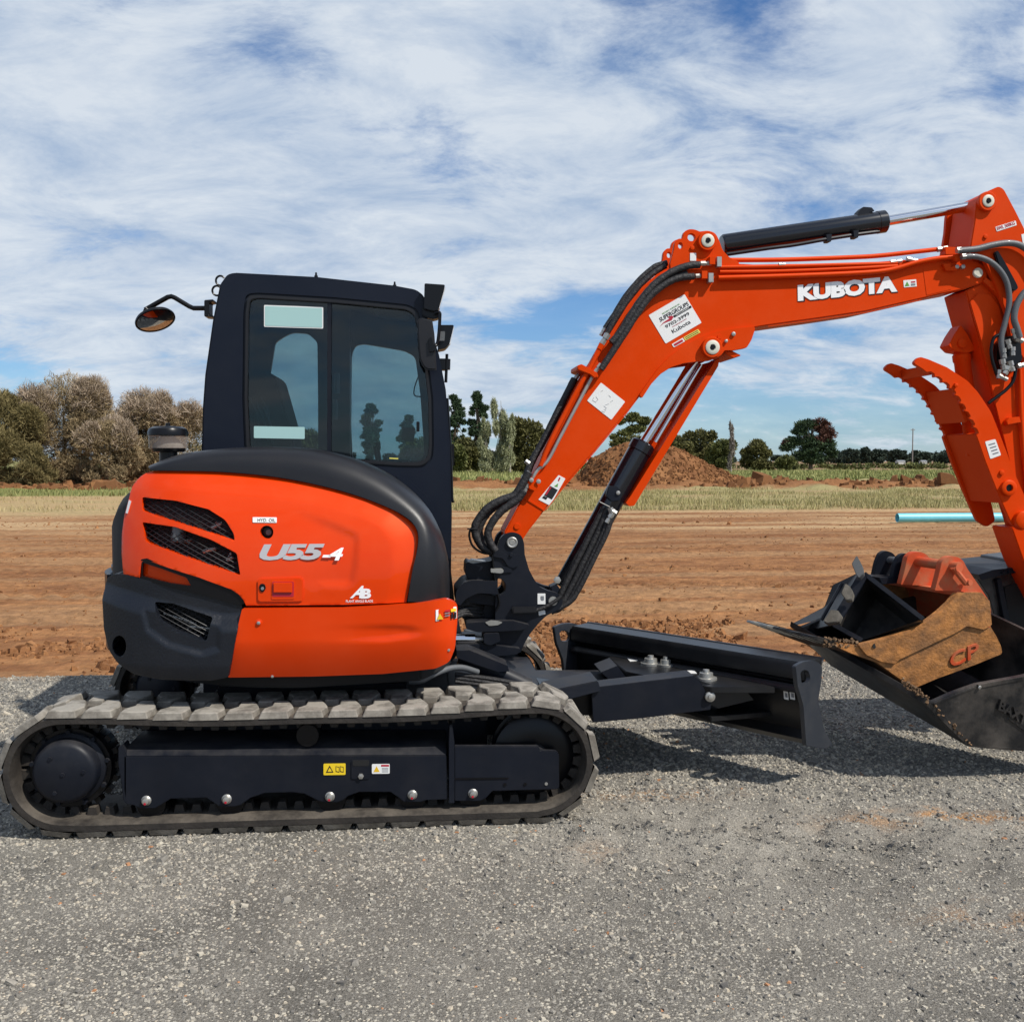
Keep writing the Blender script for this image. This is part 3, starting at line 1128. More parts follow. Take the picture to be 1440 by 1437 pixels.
conifer(522, 118, 34, 566, 23, 'pine seen through the cab windows')
conifer(574, 125, 30, 582, 24, 'smaller pine seen through the front of the cab')
tree('round_tree', place(436, 110), autoblobs(5.5, 1.57 + 52 * pxm(110), 5, 10, 25), 8000, .34, 2.2, 'dark', 'dark round tree seen through the rear cab window', seed=25)
tree('round_tree', place(600, 118), autoblobs(5.5, 1.57 + 40 * pxm(118), 5, 10, 26), 8000, .34, 2.2, 'dark', 'dark round tree hidden behind the cab front', seed=26)


def poplar(u, dist, wpx, vtop, seed, label, leaf='pale', n=7000):
    h = 1.57 + (648 - vtop) * pxm(dist)
    w = wpx * pxm(dist)
    g = random.Random(seed)
    bl = [(g.uniform(-.25, .25) * w, g.uniform(-.25, .25) * w, h * t, w * (.28 - .16 * t), w * (.28 - .16 * t), h * .13) for t in np.linspace(.12, .9, 12)]
    return tree('poplar_tree', place(u, dist), bl, n, 0.45, 7, leaf, label, group='pale poplars', trunk_h=h * .98, trunk_r=.14, limbs=14, seed=seed, surf=.25,
                bark='palebark', jag=.3, up=.8)


poplar(704, 120, 38, 560, 41, 'tall pale green poplar between pines and dark round tree', n=9000)
poplar(682, 120, 28, 588, 42, 'shorter pale poplar left of the tall one')
poplar(717, 119, 26, 582, 43, 'thin pale poplar touching the dark round tree')
tree('round_tree', place(742, 122), autoblobs(5.6, 1.57 + 68 * pxm(122), 5, 12, 44), 14000, .34, 2.2, 'dark', 'dark round tree left of the lower boom', seed=44, trunk_r=.2)
# behind the boom
tree('gum_tree', place(890, 170), [(-2.2, 0, 8.4, 1.2, 1.2, .9), (0, 0, 8.9, 1.5, 1.4, 1.0), (2, .3, 8.3, 1.3, 1.2, .9), (.6, .2, 7.0, 2.2, 1.5, .8), (-1.2, 0, 6.3, 1.6, 1.4, .7), (-3.1, 0, 5.6, 1, 1, .6)],
     5500, .42, 2.5, 'mid', 'thin gum tree seen between boom and cylinder', seed=51, trunk_r=.2, bark='palebark', limbs=12, jag=.3)
tree('round_bush', place(892, 120), autoblobs(6.0, 1.57 + 42 * pxm(120), 5, 9, 52), 8000, .34, 2.2, 'dark', 'dark round bush behind the top of the soil heap', 'bush', seed=52)
gR = 'rounded dark trees right of the cylinder'
for (u, dist, wpx, vtop, leaf, sd_, lab, nn) in (
        (952, 150, 50, 606, 'dark', 61, 'rounded tree nearest the boom cylinder', 9000),
        (985, 155, 62, 597, 'dark', 62, 'widest rounded tree above the right end of the heap', 12000),
        (1015, 150, 44, 612, 'mid', 63, 'rounded tree left of the bare tree', 8000),
        (1065, 165, 50, 612, 'dark', 64, 'separate rounded tree right of the bare tree', 9000)):
    h = 1.57 + (648 - vtop) * pxm(dist)
    w = wpx * pxm(dist)
    tree('round_tree', place(u, dist), autoblobs(w, h, w, 12, sd_), nn, 0.38, 2.2, leaf, lab, group=gR, seed=sd_, trunk_r=.2)
tree('round_bush', place(1107, 160), autoblobs(4.0, 1.57 + 12 * pxm(160), 3, 8, 65), 4000, .3, 2.2, 'mid', 'small olive bush before the spreading cypress', 'bush', seed=65)
poplar(1028, 148, 14, 592, 66, 'bare pale tree among the rounded dark trees', 'bare', 2400)
# spreading cypress
dist = 175
k = pxm(dist)
bl = [(0, 0, 1.5 + 22 * k, 18 * k, 16 * k, 20 * k), (-24 * k, 0, 1.5 + 28 * k, 20 * k, 14 * k, 10 * k), (-34 * k, 0, 1.5 + 20 * k, 14 * k, 12 * k, 8 * k), (22 * k, 0, 1.5 + 22 * k, 18 * k, 14 * k, 13 * k),
      (-6 * k, 0, 1.5 + 52 * k, 20 * k, 14 * k, 9 * k), (-16 * k, 0, 1.5 + 42 * k, 16 * k, 14 * k, 8 * k), (30 * k, 0, 1.5 + 12 * k, 12 * k, 10 * k, 10 * k), (4 * k, 0, 1.5 + 4 * k, 26 * k, 14 * k, 10 * k),
      (-12 * k, 0, 1.5 + 10 * k, 16 * k, 12 * k, 9 * k)]
tree('spreading_cypress', place(1140, dist), bl, 11000, .45, 3, 'pine', 'broad dark cypress with a russet crown side', seed=71, trunk_r=.4, limbs=14, jag=.35, surf=.3,
     extra=[('russet_crown', [(14 * k, 0, 1.5 + 52 * k, 18 * k, 12 * k, 11 * k), (24 * k, 0, 1.5 + 40 * k, 16 * k, 12 * k, 12 * k), (16 * k, 0, 1.5 + 30 * k, 18 * k, 12 * k, 10 * k), (-36 * k, 0, 1.5 + 26 * k, 8 * k, 8 * k, 7 * k), (10 * k, 0, 1.5 + 46 * k, 10 * k, 9 * k, 7 * k)], 3600, .45, 3, 'russet')])
# far line of trees: trees one can tell apart, then one wood
g = random.Random(5)
gF = 'far trees along the right horizon'
for (u, vtop, wpx, lab) in ((1196, 628, 26, 'far dark tree just right of the cypress'), (1218, 626, 22, 'tallest far tree on the right horizon'), (1237, 630, 24, 'far tree between the tallest one and the pole'),
                            (1262, 629, 26, 'far tree directly left of the power pole'), (1300, 634, 28, 'far tree directly right of the power pole'),
                            (1330, 635, 26, 'far tree touching the thumb of the arm')):
    dist = 520 + g.uniform(-20, 20)
    h = 1.57 + (648 - vtop) * pxm(dist)
    w = wpx * pxm(dist)
    tree('distant_tree', place(u, dist), autoblobs(w, h, w, 8, int(u)), 2200, 1.1, 1.8, 'far', lab, group=gF, seed=int(u), trunk_r=.3, limbs=3)
V_, F_, T_ = [], [], []
off = 0
for i in range(150):
    u = g.uniform(1170, 1600) if i < 75 else g.uniform(-500, 1200)
    dist = g.uniform(560, 700)
    h = 1.57 + g.uniform(9, 17) * pxm(dist)
    w = g.uniform(14, 26) * pxm(dist)
    b = place(u, dist)
    V, Fc, tn, _ = leafcloud(420, [(*q[:6], 1) for q in autoblobs(w, h, w, 4, i)], 1.6, 1.6, seed=i)
    V_.append(V + np.array(b))
    F_.append(Fc + off)
    T_.append(tn)
    off += len(V)
o = np_mesh('far_wood', np.concatenate(V_), np.concatenate(F_), LM['far'], smooth=False, attrs={'tone': np.concatenate(T_)})
tagit(o, 'low dark wood along the horizon', kind='stuff')
# scrub at the foot of the far line
x = []
V_, F_, T_ = [], [], []
off = 0
for i in range(90):
    b = place(g.uniform(930, 1400) if i < 60 else g.uniform(600, 940), g.uniform(175, 230))
    V, Fc, tn, _ = leafcloud(120, [(0, 0, .4, g.uniform(1, 3), 1, g.uniform(.5, 1.0), 1)], .5, 1.6, seed=i)
    V_.append(V + np.array(b)); F_.append(Fc + off); T_.append(tn); off += len(V)
o = np_mesh('scrub', np.concatenate(V_), np.concatenate(F_), LM['mid'], smooth=False, attrs={'tone': np.concatenate(T_)})
tagit(o, 'low scrub along the far side of the grass', kind='stuff')

# power pole, far sheds, blue pipe
b = place(1283, 300)
root = empty('power_pole', b, None, 'lone timber power pole on the right horizon', 'power pole')
bm = cyl(bmesh.new(), b, b + Vector((0, 0, 11.2)), .20, .14, 10)
fin('post', bm, M['pole'], root)
bm = box(bmesh.new(), b + Vector((0, 0, 10.7)), 1.3, .15, .15)
fin('crossarm', bm, M['pole'], root)
bm = bmesh.new()
for dx in (-.5, 0, .5):
    cyl(bm, b + Vector((dx, 0, 10.78)), b + Vector((dx, 0, 11.1)), .07, .05, 8)
fin('insulators', bm, M['farwall'], root)
for (u, w, lab) in ((1266, 3.5, 'small white far shed left of the power pole'), (1298, 2.5, 'small cream far shed right of the power pole')):
    b = place(u, 480)
    root = empty('far_shed', b, None, lab, 'shed', 'sheds on the horizon')
    fin('wall', box(bmesh.new(), b + Vector((0, 0, .7)), w, 3, 1.4), M['farwall'], root)
    bm = bmesh.new()
    prism(bm, [b + Vector((-w / 2 - .2, -1.7, 1.4)), b + Vector((-w / 2 - .2, 1.7, 1.4)), b + Vector((-w / 2 - .2, 0, 1.9))], (w + .4, 0, 0))
    fin('roof', bm, M['farroof'], root)

pb = G(1262, 735.5)
rr = 0.115
root_y = pb.y + .02
root = empty('water_pipe', (pb.x, root_y, 0), None, 'pale blue plastic pipe lying on the soil right of the arm', 'pipe')
bm = bmesh.new()
# open-ended tube with wall
pa, pe = Vector((pb.x, root_y, rr + .02)), Vector((pb.x + 6.0, root_y, rr + .02))
n = 32
R0 = []
for (p, r_) in ((pa, rr - .008), (pa, rr), (pe, rr), (pe, rr - .008)):
    R0.append([bm.verts.new(p + Vector((0, math.cos(t) * r_, math.sin(t) * r_))) for t in np.linspace(0, 2 * math.pi, n, endpoint=False)])
for i in range(4):
    a_, b_ = R0[i], R0[(i + 1) % 4]
    for j in range(n):
        bm.faces.new((a_[j], a_[(j + 1) % n], b_[(j + 1) % n], b_[j]))
fin('pipe_wall', bm, M['pipe'], root)
bm = bmesh.new()
lathe(bm, pe - Vector((.35, 0, 0)), (1, 0, 0), [(0, rr + .001), (.03, rr + .014), (.33, rr + .014), (.35, rr + .001)], 32)
fin('socket', bm, M['pipe'], root)

# ================================================================== EXCAVATOR
EX = empty('excavator', (-0.5, 0, 0), None,
           'orange and black compact excavator on rubber tracks with closed cab and raised boom', 'excavator')

# ---- undercarriage ------------------------------------------------
YN = -0.98            # outer plane of the near track
TW = 0.40
xL, xR = P(88, 1090, YN).x, P(757, 1073, YN).x
zc_, rc_ = 0.275, 0.245     # wheel centre height, radius of the carcass outside
LUGH = 0.025


def track_path(n_arc=18, n_str=24):
    """closed loop (x, z, nx, nz) of the carcass outside, bottom first"""
    out = []
    for i in range(n_str):
        t = i / n_str
        out.append((xR + (xL - xR) * t, LUGH, 0, -1))
    for i in range(n_arc * 2):
        a = -math.pi / 2 - math.pi * i / (n_arc * 2)
        out.append((xL + math.cos(a) * rc_, zc_ + math.sin(a) * rc_, math.cos(a), math.sin(a)))
    for i in range(n_str):
        t = i / n_str
        sag = -0.022 * math.sin(math.pi * t) ** 2 - .010 * math.sin(2 * math.pi * t) ** 2
        out.append((xL + (xR - xL) * t, zc_ + rc_ + sag, 0, 1))
    for i in range(n_arc * 2):
        a = math.pi / 2 - math.pi * i / (n_arc * 2)
        out.append((xR + math.cos(a) * rc_, zc_ + math.sin(a) * rc_, math.cos(a), math.sin(a)))
    return out


TP = track_path()
TPV = [Vector((a[0], 0, a[1])) for a in TP]
seg = [(TPV[(i + 1) % len(TPV)] - TPV[i]).length for i in range(len(TPV))]
TLEN = sum(seg)


def along(s_):
    s_ %= TLEN
    for i, L_ in enumerate(seg):
        if s_ <= L_:
            p = TPV[i].lerp(TPV[(i + 1) % len(TPV)], s_ / L_)
            a, b = TP[i], TP[(i + 1) % len(TPV)]
            n = Vector((a[2] + (b[2] - a[2]) * s_ / L_, 0, a[3] + (b[3] - a[3]) * s_ / L_)).normalized()
            return p, n
        s_ -= L_
    return TPV[0], Vector((0, 0, -1))


def lug_mesh(mirror):
    bm = bmesh.new()
    # local: x along, y across (0 outer edge .. 0.215 towards the middle), z outward
    bot = [(-.070, 0), (.058, 0), (.074, .085), (.064, .13), (.040, .215), (-.034, .215), (-.034, .12), (-.064, .08)]
    top = [(-.056, .012), (.050, .012), (.068, .088), (.056, .135), (.032, .207), (-.027, .207), (-.027, .118), (-.056, .074)]
    A = [bm.verts.new((x_, y_, -.004)) for x_, y_ in bot]
    B = [bm.verts.new((x_, y_, LUGH)) for x_, y_ in top]
    n = len(A)
    for i in range(n):
        bm.faces.new((A[i], A[(i + 1) % n], B[(i + 1) % n], B[i]))
    bm.faces.new(B)
    if mirror:
        for v in bm.verts:
            v.co.y *= -1
    bmesh.ops.recalc_face_normals(bm, faces=bm.faces)
    bmesh.ops.bevel(bm, geom=[e for e in bm.edges if len(e.link_faces) == 2], offset=.004, segments=1, affect='EDGES', clamp_overlap=True)
    me = bpy.data.meshes.new('tread_lug')
    bm.to_mesh(me)
    bm.free()
    me.materials.append(M['lug'])
    return me


LUG = [lug_mesh(False), lug_mesh(True)]
bm = bmesh.new()
prism(bm, [(-.024, 0, 0), (.024, 0, 0), (.015, 0, .040), (-.015, 0, .040)], (0, .055, 0))
bmesh.ops.recalc_face_normals(bm, faces=bm.faces)
DRV = bpy.data.meshes.new('drive_tooth')
bm.to_mesh(DRV)
bm.free()
DRV.materials.append(M['rubber'])


def place_on_track(me, name, root, s_, y, flip=False, inner=0.0):
    p, n = along(s_)
    t = Vector((n.z, 0, -n.x))
    q = p + Vector((0, y, 0)) - n * inner
    if flip:
        n_, t_ = -n, t
        mtx = Matrix((t_, Vector((0, 1, 0)), n_)).transposed()
    else:
        mtx = Matrix((t, Vector((0, 1, 0)), n)).transposed()
    o = bpy.data.objects.new(name, me)
    C.objects.link(o)
    o.parent = root
    o.matrix_local = Matrix.Translation(q - WLOC[root.name]) @ mtx.to_4x4()
    return o


def make_track(y0, near):
    bm = bmesh.new()
    n = len(TP)
    prof = [(0.0, 0.004), (0.012, 0.0), (TW - .012, 0.0), (TW, 0.004), (TW, .030), (TW - .03, .040), (.03, .040), (0.0, .030)]
    rings = []
    for (x_, z_, nx, nz) in TP:
        rings.append([bm.verts.new((x_ - nx * d_, y0 + w_, z_ - nz * d_)) for (w_, d_) in prof])
    k = len(prof)
    for i in range(n):
        a, b = rings[i], rings[(i + 1) % n]
        for j in range(k):
            bm.faces.new((a[j], a[(j + 1) % k], b[(j + 1) % k], b[j]))
    t = fin('rubber_track', bm, M['rubber'], EX)
    cnt = 38
    for i in range(cnt):
        s_ = TLEN * i / cnt
        place_on_track(LUG[0], 'tread_lug', t, s_, y0 - .004)
        place_on_track(LUG[1], 'tread_lug', t, s_ + TLEN / cnt * .5, y0 + TW + .004)
    if near:
        for i in range(76):
            place_on_track(DRV, 'drive_tooth', t, TLEN * (i + .3) / 76, y0 + .10, flip=True, inner=.034)
    # sprocket
    bm = bmesh.new()
    lathe(bm, (xL, y0 + .10, zc_), (0, 1, 0), [(0, .17), (.03, .175), (.12, .175), (.15, .17)], 36)
    for i in range(19):
        a = 2 * math.pi * i / 19
        box(bm, (xL + math.cos(a) * .178, y0 + .155, zc_ + math.sin(a) * .178), .035, .05, .026, Matrix.Rotation(-a, 3, 'Y'))
    sp = fin('drive_sprocket', bm, M['blk'], EX)
    bm = bmesh.new()
    lathe(bm, (xL - .0, y0 + .115, zc_ + .004), (0, -1, 0), [(0, .150), (.03, .150), (.04, .135), (.085, .133), (.10, .128), (.112, .112), (.114, .0)], 44)
    hb = fin('hub_cover', bm, M['navy'], sp)
    for i in range(4):
        a, rb = (2.2 + i * 2.1, .085) if i < 3 else (0, 0)
        c_ = Vector((xL + math.cos(a) * rb, y0, zc_ + math.sin(a) * rb))
        fin('hub_bolt', cyl(bmesh.new(), c_ + Vector((0, .010, 0)), c_ - Vector((0, .004, 0)), .009, .009, 6), M['navy'], sp)
    for i in range(9):
        a = 2 * math.pi * i / 9 + .2
        c_ = Vector((xL + math.cos(a) * .158, y0, zc_ + math.sin(a) * .158))
        fin('rim_bolt', cyl(bmesh.new(), c_ + Vector((0, .10, 0)), c_ + Vector((0, .082, 0)), .011, .010, 6), M['navy'], sp)
    # idler
    bm = bmesh.new()
    lathe(bm, (xR, y0 + .10, zc_ - .004), (0, 1, 0), [(0, .07), (.0, .15), (.02, .188), (.06, .19), (.065, .165), (.12, .165), (.125, .19), (.17, .188), (.19, .15), (.19, .07)], 40)
    idl = fin('idler_wheel', bm, M['blk'], EX)
    cyl(b2 := bmesh.new(), (xR, y0 + .10, zc_ - .004), (xR, y0 + .06, zc_ - .004), .055, .045, 20)
    fin('idler_cap', b2, M['navy'], idl)
    # rollers
    for u in (206, 319, 464, 580, 665):
        q = P(u, 1124, YN)
        bm = bmesh.new()
        lathe(bm, (q.x, y0 + .07, .118), (0, 1, 0), [(0, .045), (.0, .062), (.03, .066), (.05, .05), (.2, .05), (.22, .066), (.25, .062), (.25, .045)], 24)
        fin('track_roller', bm, M['blk'], EX)
    bm = bmesh.new()
    q = P(430, 1020, YN)
    cyl(bm, (q.x, y0 + .06, .40), (q.x, y0 + .34, .40), .048, .048, 24)
    fin('carrier_roller', bm, M['blk'], EX)


make_track(YN, True)
make_track(-YN - TW, False)

yb = YN + .035


def beam_panels(y, s_, name_prefix=''):
    """side frame at plane y; s_=+1 near side"""
    def pw(uv):
        return [P(p[0], p[1], yb) for p in uv]

    def shift(pts):
        return [Vector((p.x, y, p.z)) for p in pts]
    scall = [(174, 1063), (628, 1062), (630, 1124), (599, 1125), (592, 1127.5), (568, 1127.5), (560, 1121), (549, 1113.5), (505, 1113.5), (490, 1119), (482, 1125), (474, 1128),
             (455, 1128), (446, 1125), (428, 1116), (412, 1114), (372, 1115), (352, 1122), (338, 1132), (330, 1134), (308, 1134), (300, 1128), (290, 1121.5),
             (240, 1123), (226, 1132), (218, 1136.5), (196, 1136.5), (188, 1132), (177, 1131), (174, 1110)]
    ext = (0, .03 * s_, 0)
    bm = bmesh.new()
    prism(bm, shift(pw(scall)), ext)
    a = fin('track_frame', bm, M['navy'], EX, bevel=.003)
    # top ledge sloping inwards
    bm = bmesh.new()
    p = shift(pw([(174, 1063), (628, 1062)]))
    prism(bm, [p[0], p[0] + Vector((0, .05 * s_, .03)), p[0] + Vector((0, .30 * s_, .03)), p[0] + Vector((0, .30 * s_, -.16)), p[0] + Vector((0, .031 * s_, -.16)), p[0] + Vector((0, .031 * s_, -.004))],
          p[1] - p[0])
    fin('frame_ledge', bm, M['navy'], a, bevel=.003)
    bm = bmesh.new()
    prism(bm, shift(pw([(166, 1051), (172, 1047), (178, 1062), (178, 1130), (174, 1128), (170, 1100), (166, 1075)])), (0, .09 * s_, 0))
    fin('end_guard', bm, M['navy'], a, bevel=.003)
    bm = bmesh.new()
    prism(bm, [q + Vector((0, -.002 * s_, 0)) for q in shift(pw([(639, 1049), (757, 1049), (760, 1055), (782, 1056), (786, 1060), (786.5, 1107), (783, 1109.5), (692, 1112), (684, 1121), (676, 1126), (639, 1126)]))], ext)
    b = fin('tension_panel', bm, M['navy'], a, bevel=.003)
    bm = bmesh.new()
    prism(bm, [q + Vector((0, -.010 * s_, 0)) for q in shift(pw([(632, 1018), (636, 1018), (639, 1043), (639, 1128), (631, 1128), (631, 1043)]))], (0, .12 * s_, 0))
    fin('divider_plate', bm, M['navy'], a, bevel=.002)
    bm = bmesh.new()
    prism(bm, [q + Vector((0, -.006 * s_, 0)) for q in shift(pw([(639, 1093.5), (715, 1092.5), (715, 1094.5), (639, 1095.5)]))], (0, .006 * s_, 0))
    fin('weld_seam', bm, M['blk'], b)
    if s_ > 0:
        for (u, v) in ((710, 1102.5), (738.5, 1102), (768, 1101.5)):
            q = P(u, v, y)
            fin('hole_plug', cyl(bmesh.new(), q + Vector((0, .002, 0)), q + Vector((0, -.006, 0)), .007, .007, 12), M['steel'] if u > 760 else M['blk'], b)
        for (u, v) in ((206, 1125), (319, 1123), (464, 1119.5), (580, 1117), (665, 1115)):
            q = P(u, v, y)
            o = fin('axle_bolt', lathe(bmesh.new(), q, (0, -1, 0), [(0, .021), (.006, .021), (.010, .016), (.020, .013), (.022, .004)], 16), M['steel'], a)
            o['label'] = 'shiny bolt head with a red dab of paint'
            fin('paint_dab', lathe(bmesh.new(), q + Vector((-.002, -.0195, -.009)), (0, -1, 0), [(0, .006), (.003, .005)], 10), M['redink'], o)
        # tie-down slot
        bm = bmesh.new()
        prism(bm, [P(u, v, y - .001) for (u, v) in rnd([(494, 1068), (520, 1068), (520, 1095), (494, 1095)], 3)], (0, -.004, 0))
        sl = fin('slot_plate', bm, M['navy'], a, bevel=.001)
        fin('slot_opening', pr([(496, 1069), (519, 1069), (519, 1077), (496, 1077)], y - .0065, y - .005, 2), M['blackmatt'], sl)
        q = P(507.5, 1091, y - .005)
        fin('slot_bolt', lathe(bmesh.new(), q, (0, -1, 0), [(0, .013), (.008, .012), (.010, .004)], 6), M['steel'], sl)
        # stickers
        st_ = sticker([(455, 1073.5), (486, 1073), (486, 1089), (455, 1089.5)], y - .001, M['yellow'], a, 'warning_sticker', r=1.5, label='yellow warning sticker with triangle and open book')
        fin('pictogram', pr([(458, 1086.5), (463.5, 1076), (469, 1086)], y - .0036, y - .003), M['ink'], st_)
        fin('pictogram', pr([(460.5, 1085), (463.5, 1079), (466.8, 1084.6)], y - .0044, y - .0037), M['yellow'], st_)
        for (u0, u1) in ((472, 477.2), (478, 483.2)):
            fin('pictogram', pr([(u0, 1077), (u1, 1078.2), (u1, 1086), (u0, 1085)], y - .0036, y - .003), M['ink'], st_)
            fin('pictogram', pr([(u0 + .8, 1078.2), (u1 - .8, 1079.2), (u1 - .8, 1084.8), (u0 + .8, 1083.8)], y - .0044, y - .0037), M['yellow'], st_)
        st_ = sticker([(523, 1074), (548, 1073.7), (548, 1087.3), (523, 1087.6)], y - .001, M['white'], a, 'warning_sticker', r=1.5, label='white warning sticker with red bar and small triangle')
        fin('red_bar', pr([(536, 1075), (547, 1075), (547, 1077.6), (536, 1077.6)], y - .0036, y - .003), M['redink'], st_)
        fin('pictogram', pr([(525, 1085.5), (529.5, 1077), (534, 1085)], y - .0036, y - .003), M['amberink'], st_)
        for k in range(4):
            fin('print_line', pr([(537, 1079.4 + k * 1.8), (546, 1079.3 + k * 1.8), (546, 1080 + k * 1.8), (537, 1080.1 + k * 1.8)], y - .0036, y - .003), M['greyink'], st_)


beam_panels(yb, 1)
beam_panels(-yb, -1)

# inner side frames, cross frame and slew ring
bm = bmesh.new()
x0_, x1_ = xL + .25, xR - .2
box(bm, ((x0_ + x1_) / 2, -.60, .27), x1_ - x0_, .04, .26)
box(bm, ((x0_ + x1_) / 2, .60, .27), x1_ - x0_, .04, .26)
box(bm, (-.52, 0, .38), 1.0, 1.2, .14)
box(bm, (-.52, 0, .46), .9, .85, .10)
fin('cross_frame', bm, M['navy'], EX, bevel=.006)
fin('slew_ring', lathe(bmesh.new(), (-.52, 0, .50), (0, 0, 1), [(0, .42), (.02, .44), (.10, .44), (.12, .40)], 48), M['blk'], EX)


# ---- upper structure: panels that wrap round the tail --------------
def make_yf(ys, x0, a, n=2.4, xf=.02, af=.28, nf=2.6, lean=.25, zl=1.18, tuck=.0, zt=.7):
    def f(x, z):
        y = ys
        if x < x0:
            t = min((x0 - x) / a, .999)
            y = ys * (1 - t ** n) ** (1 / n)
        elif x > xf:
            t = min((x - xf) / af, .999)
            y = ys * (1 - (t ** nf)) ** (1 / nf)
        y += lean * max(0, z - zl) ** 2 + tuck * max(0, zt - z) ** 1.5
        return y
    return f


YF_CW = make_yf(-.955, -.86, .80, lean=0, tuck=1.0, zt=.72)
YF_HD = make_yf(-.925, -.86, .715, lean=.6, zl=1.03)
YF_SK = make_yf(-.940, -.86, .78, lean=0, tuck=.75, zt=.82)


def S(u, v, yf, ymax=-.15):
    y = -.93
    for i in range(60):
        p = P(u, v, y)
        y2 = min(yf(p.x, p.z), ymax)
        y = y * .6 + y2 * .4
    return P(u, v, y)


def inside(pt, poly):
    x, y = pt
    c = False
    for i in range(len(poly)):
        x1, y1 = poly[i - 1]
        x2, y2 = poly[i]
        if (y1 > y) != (y2 > y) and x < (x2 - x1) * (y - y1) / (y2 - y1) + x1:
            c = not c
    return c


def seg_dist(pt, a, b):
    ax, ay = a
    bx, by = b
    dx, dy = bx - ax, by - ay
    t = max(0, min(1, ((pt[0] - ax) * dx + (pt[1] - ay) * dy) / (dx * dx + dy * dy + 1e-12)))
    return math.hypot(pt[0] - ax - t * dx, pt[1] - ay - t * dy)


def panel(name, outer, holes, yf, thick, material, parent=EX, step=.025, bevel=.010, bump=None, label=None, bseg=3, deep=None):
    """shell that follows yf; outline and holes in photo pixels"""
    bm = bmesh.new()
    loops = []
    allv = []
    for uv in [outer] + list(holes):
        pts = [S(p[0], p[1], yf) for p in uv]
        vs = []
        q_last = None
        for i, p in enumerate(pts):
            vs.append(bm.verts.new((p.x, 0, p.z)))
        for i in range(len(vs)):
            bm.edges.new((vs[i], vs[(i + 1) % len(vs)]))
        loops.append([(p.x, p.z) for p in pts])
    bmesh.ops.triangle_fill(bm, edges=bm.edges[:], use_beauty=True, use_dissolve=False, normal=(0, -1, 0))
    xs = [v.co.x for v in bm.verts]
    zs = [v.co.z for v in bm.verts]
    x = min(xs) + step
    while x < max(xs):
        bmesh.ops.bisect_plane(bm, geom=bm.verts[:] + bm.edges[:] + bm.faces[:], plane_co=(x, 0, 0), plane_no=(1, 0, 0), dist=1e-5)
        x += step
    z = min(zs) + step
    while z < max(zs):
        bmesh.ops.bisect_plane(bm, geom=bm.verts[:] + bm.edges[:] + bm.faces[:], plane_co=(0, 0, z), plane_no=(0, 0, 1), dist=1e-5)
        z += step
    front = bm.faces[:]
    ex = bmesh.ops.extrude_face_region(bm, geom=front)
    back = {g for g in ex['geom'] if isinstance(g, bmesh.types.BMVert)}
    for v in bm.verts:
        y = min(yf(v.co.x, v.co.z), -.1)
        if v in back:
            v.co.y = y + thick
            if thick > .2:
                v.co.y = max(v.co.y, deep if deep is not None else y + thick)
        else:
            v.co.y = y
            if bump:
                v.co.y += bump(v.co.x, v.co.z)
    # round the rim of the visible side
    bm.normal_update()
    es = [e for e in bm.edges if len(e.link_faces) == 2 and e.calc_face_angle(0) > R(50) and (e.verts[0] not in back and e.verts[1] not in back)]
    if es and bevel:
        bmesh.ops.bevel(bm, geom=es, offset=bevel, segments=bseg, affect='EDGES', clamp_overlap=True)
    return fin(name, bm, material, parent, label=label, smooth=45)


UP_GR = rnd([(200, 699, 3), (247, 704), (293, 716), (317, 731, 5), (329, 751, 3), (330, 760, 2), (266, 740), (200, 718, 3)], 3, 3)
LO_GR = rnd([(200, 734, 3), (247, 741), (297, 759), (333, 778, 3), (338, 809, 3), (286, 792), (205, 762, 5)], 3, 3)
hoodo = cat([(182.5, 697), (186, 684), (196, 671), (208, 664), (222, 661.8)], 4)
hood_top = cat([(222, 661.8), (305, 663.6), (379, 670), (441, 681), (499.5, 696.7), (550, 716), (574, 731)], 6)
hood_r = cat([(574, 731), (584, 742), (588, 757), (586, 776), (581, 800), (571.4, 847.5)], 5)
HOOD = [(p.x, p.y) for p in hoodo[:-1]] + [(p.x, p.y) for p in hood_top[:-1]] + [(p.x, p.y) for p in hood_r] + \
       [(480, 850.5), (400, 851.2), (346, 851.5)] + \
       [(342, 843), (336, 836), (326, 829), (280, 812), (230, 796), (206, 787), (199, 790), (196, 812), (173.5, 807), (171, 780), (171.5, 750), (175, 724)]
HOLE = [(375 + 9.5 * math.cos(t), 748.5 + 9.5 * math.sin(t)) for t in np.linspace(0, 2 * math.pi, 20, endpoint=False)]

# pressed-in field of the side door
crease_uv = [(372, 708), (420, 714), (470, 733), (504, 748), (508, 760), (505, 800), (500, 824), (488, 831), (455, 829), (420, 860), (340, 860), (330, 700)]
crease = [(S(u, v, YF_HD).x, S(u, v, YF_HD).z) for (u, v) in crease_uv]


SHO = [S(u, v, YF_HD) for u, v in ((178, 694), (200, 686), (300, 693), (400, 703), (460, 714), (505, 726), (532, 741), (547, 762), (550, 790), (546, 820), (540, 846))]
SHO = [(p.x, p.z) for p in SHO]
SHP = SHO + [(SHO[-1][0], .5), (-2.2, .5), (-2.2, SHO[0][1])]


def hood_bump(x, z):
    if not inside((x, z), SHP):
        d = min(seg_dist((x, z), SHO[i], SHO[i + 1]) for i in range(len(SHO) - 1))
        return .26 * d * d / (d + .02)
    return hood_field(x, z)


def hood_field(x, z):
    if inside((x, z), crease):
        d = min(seg_dist((x, z), crease[i], crease[i + 1]) for i in range(0, 9))
        t = min(1, d / .040)
        fx = max(0, min(1, (x - XF0) / .22))
        fz = max(0, min(1, (z - ZF0) / .10))
        return .010 * t * t * (3 - 2 * t) * fx * fx * (3 - 2 * fx) * fz * fz
    return 0.0


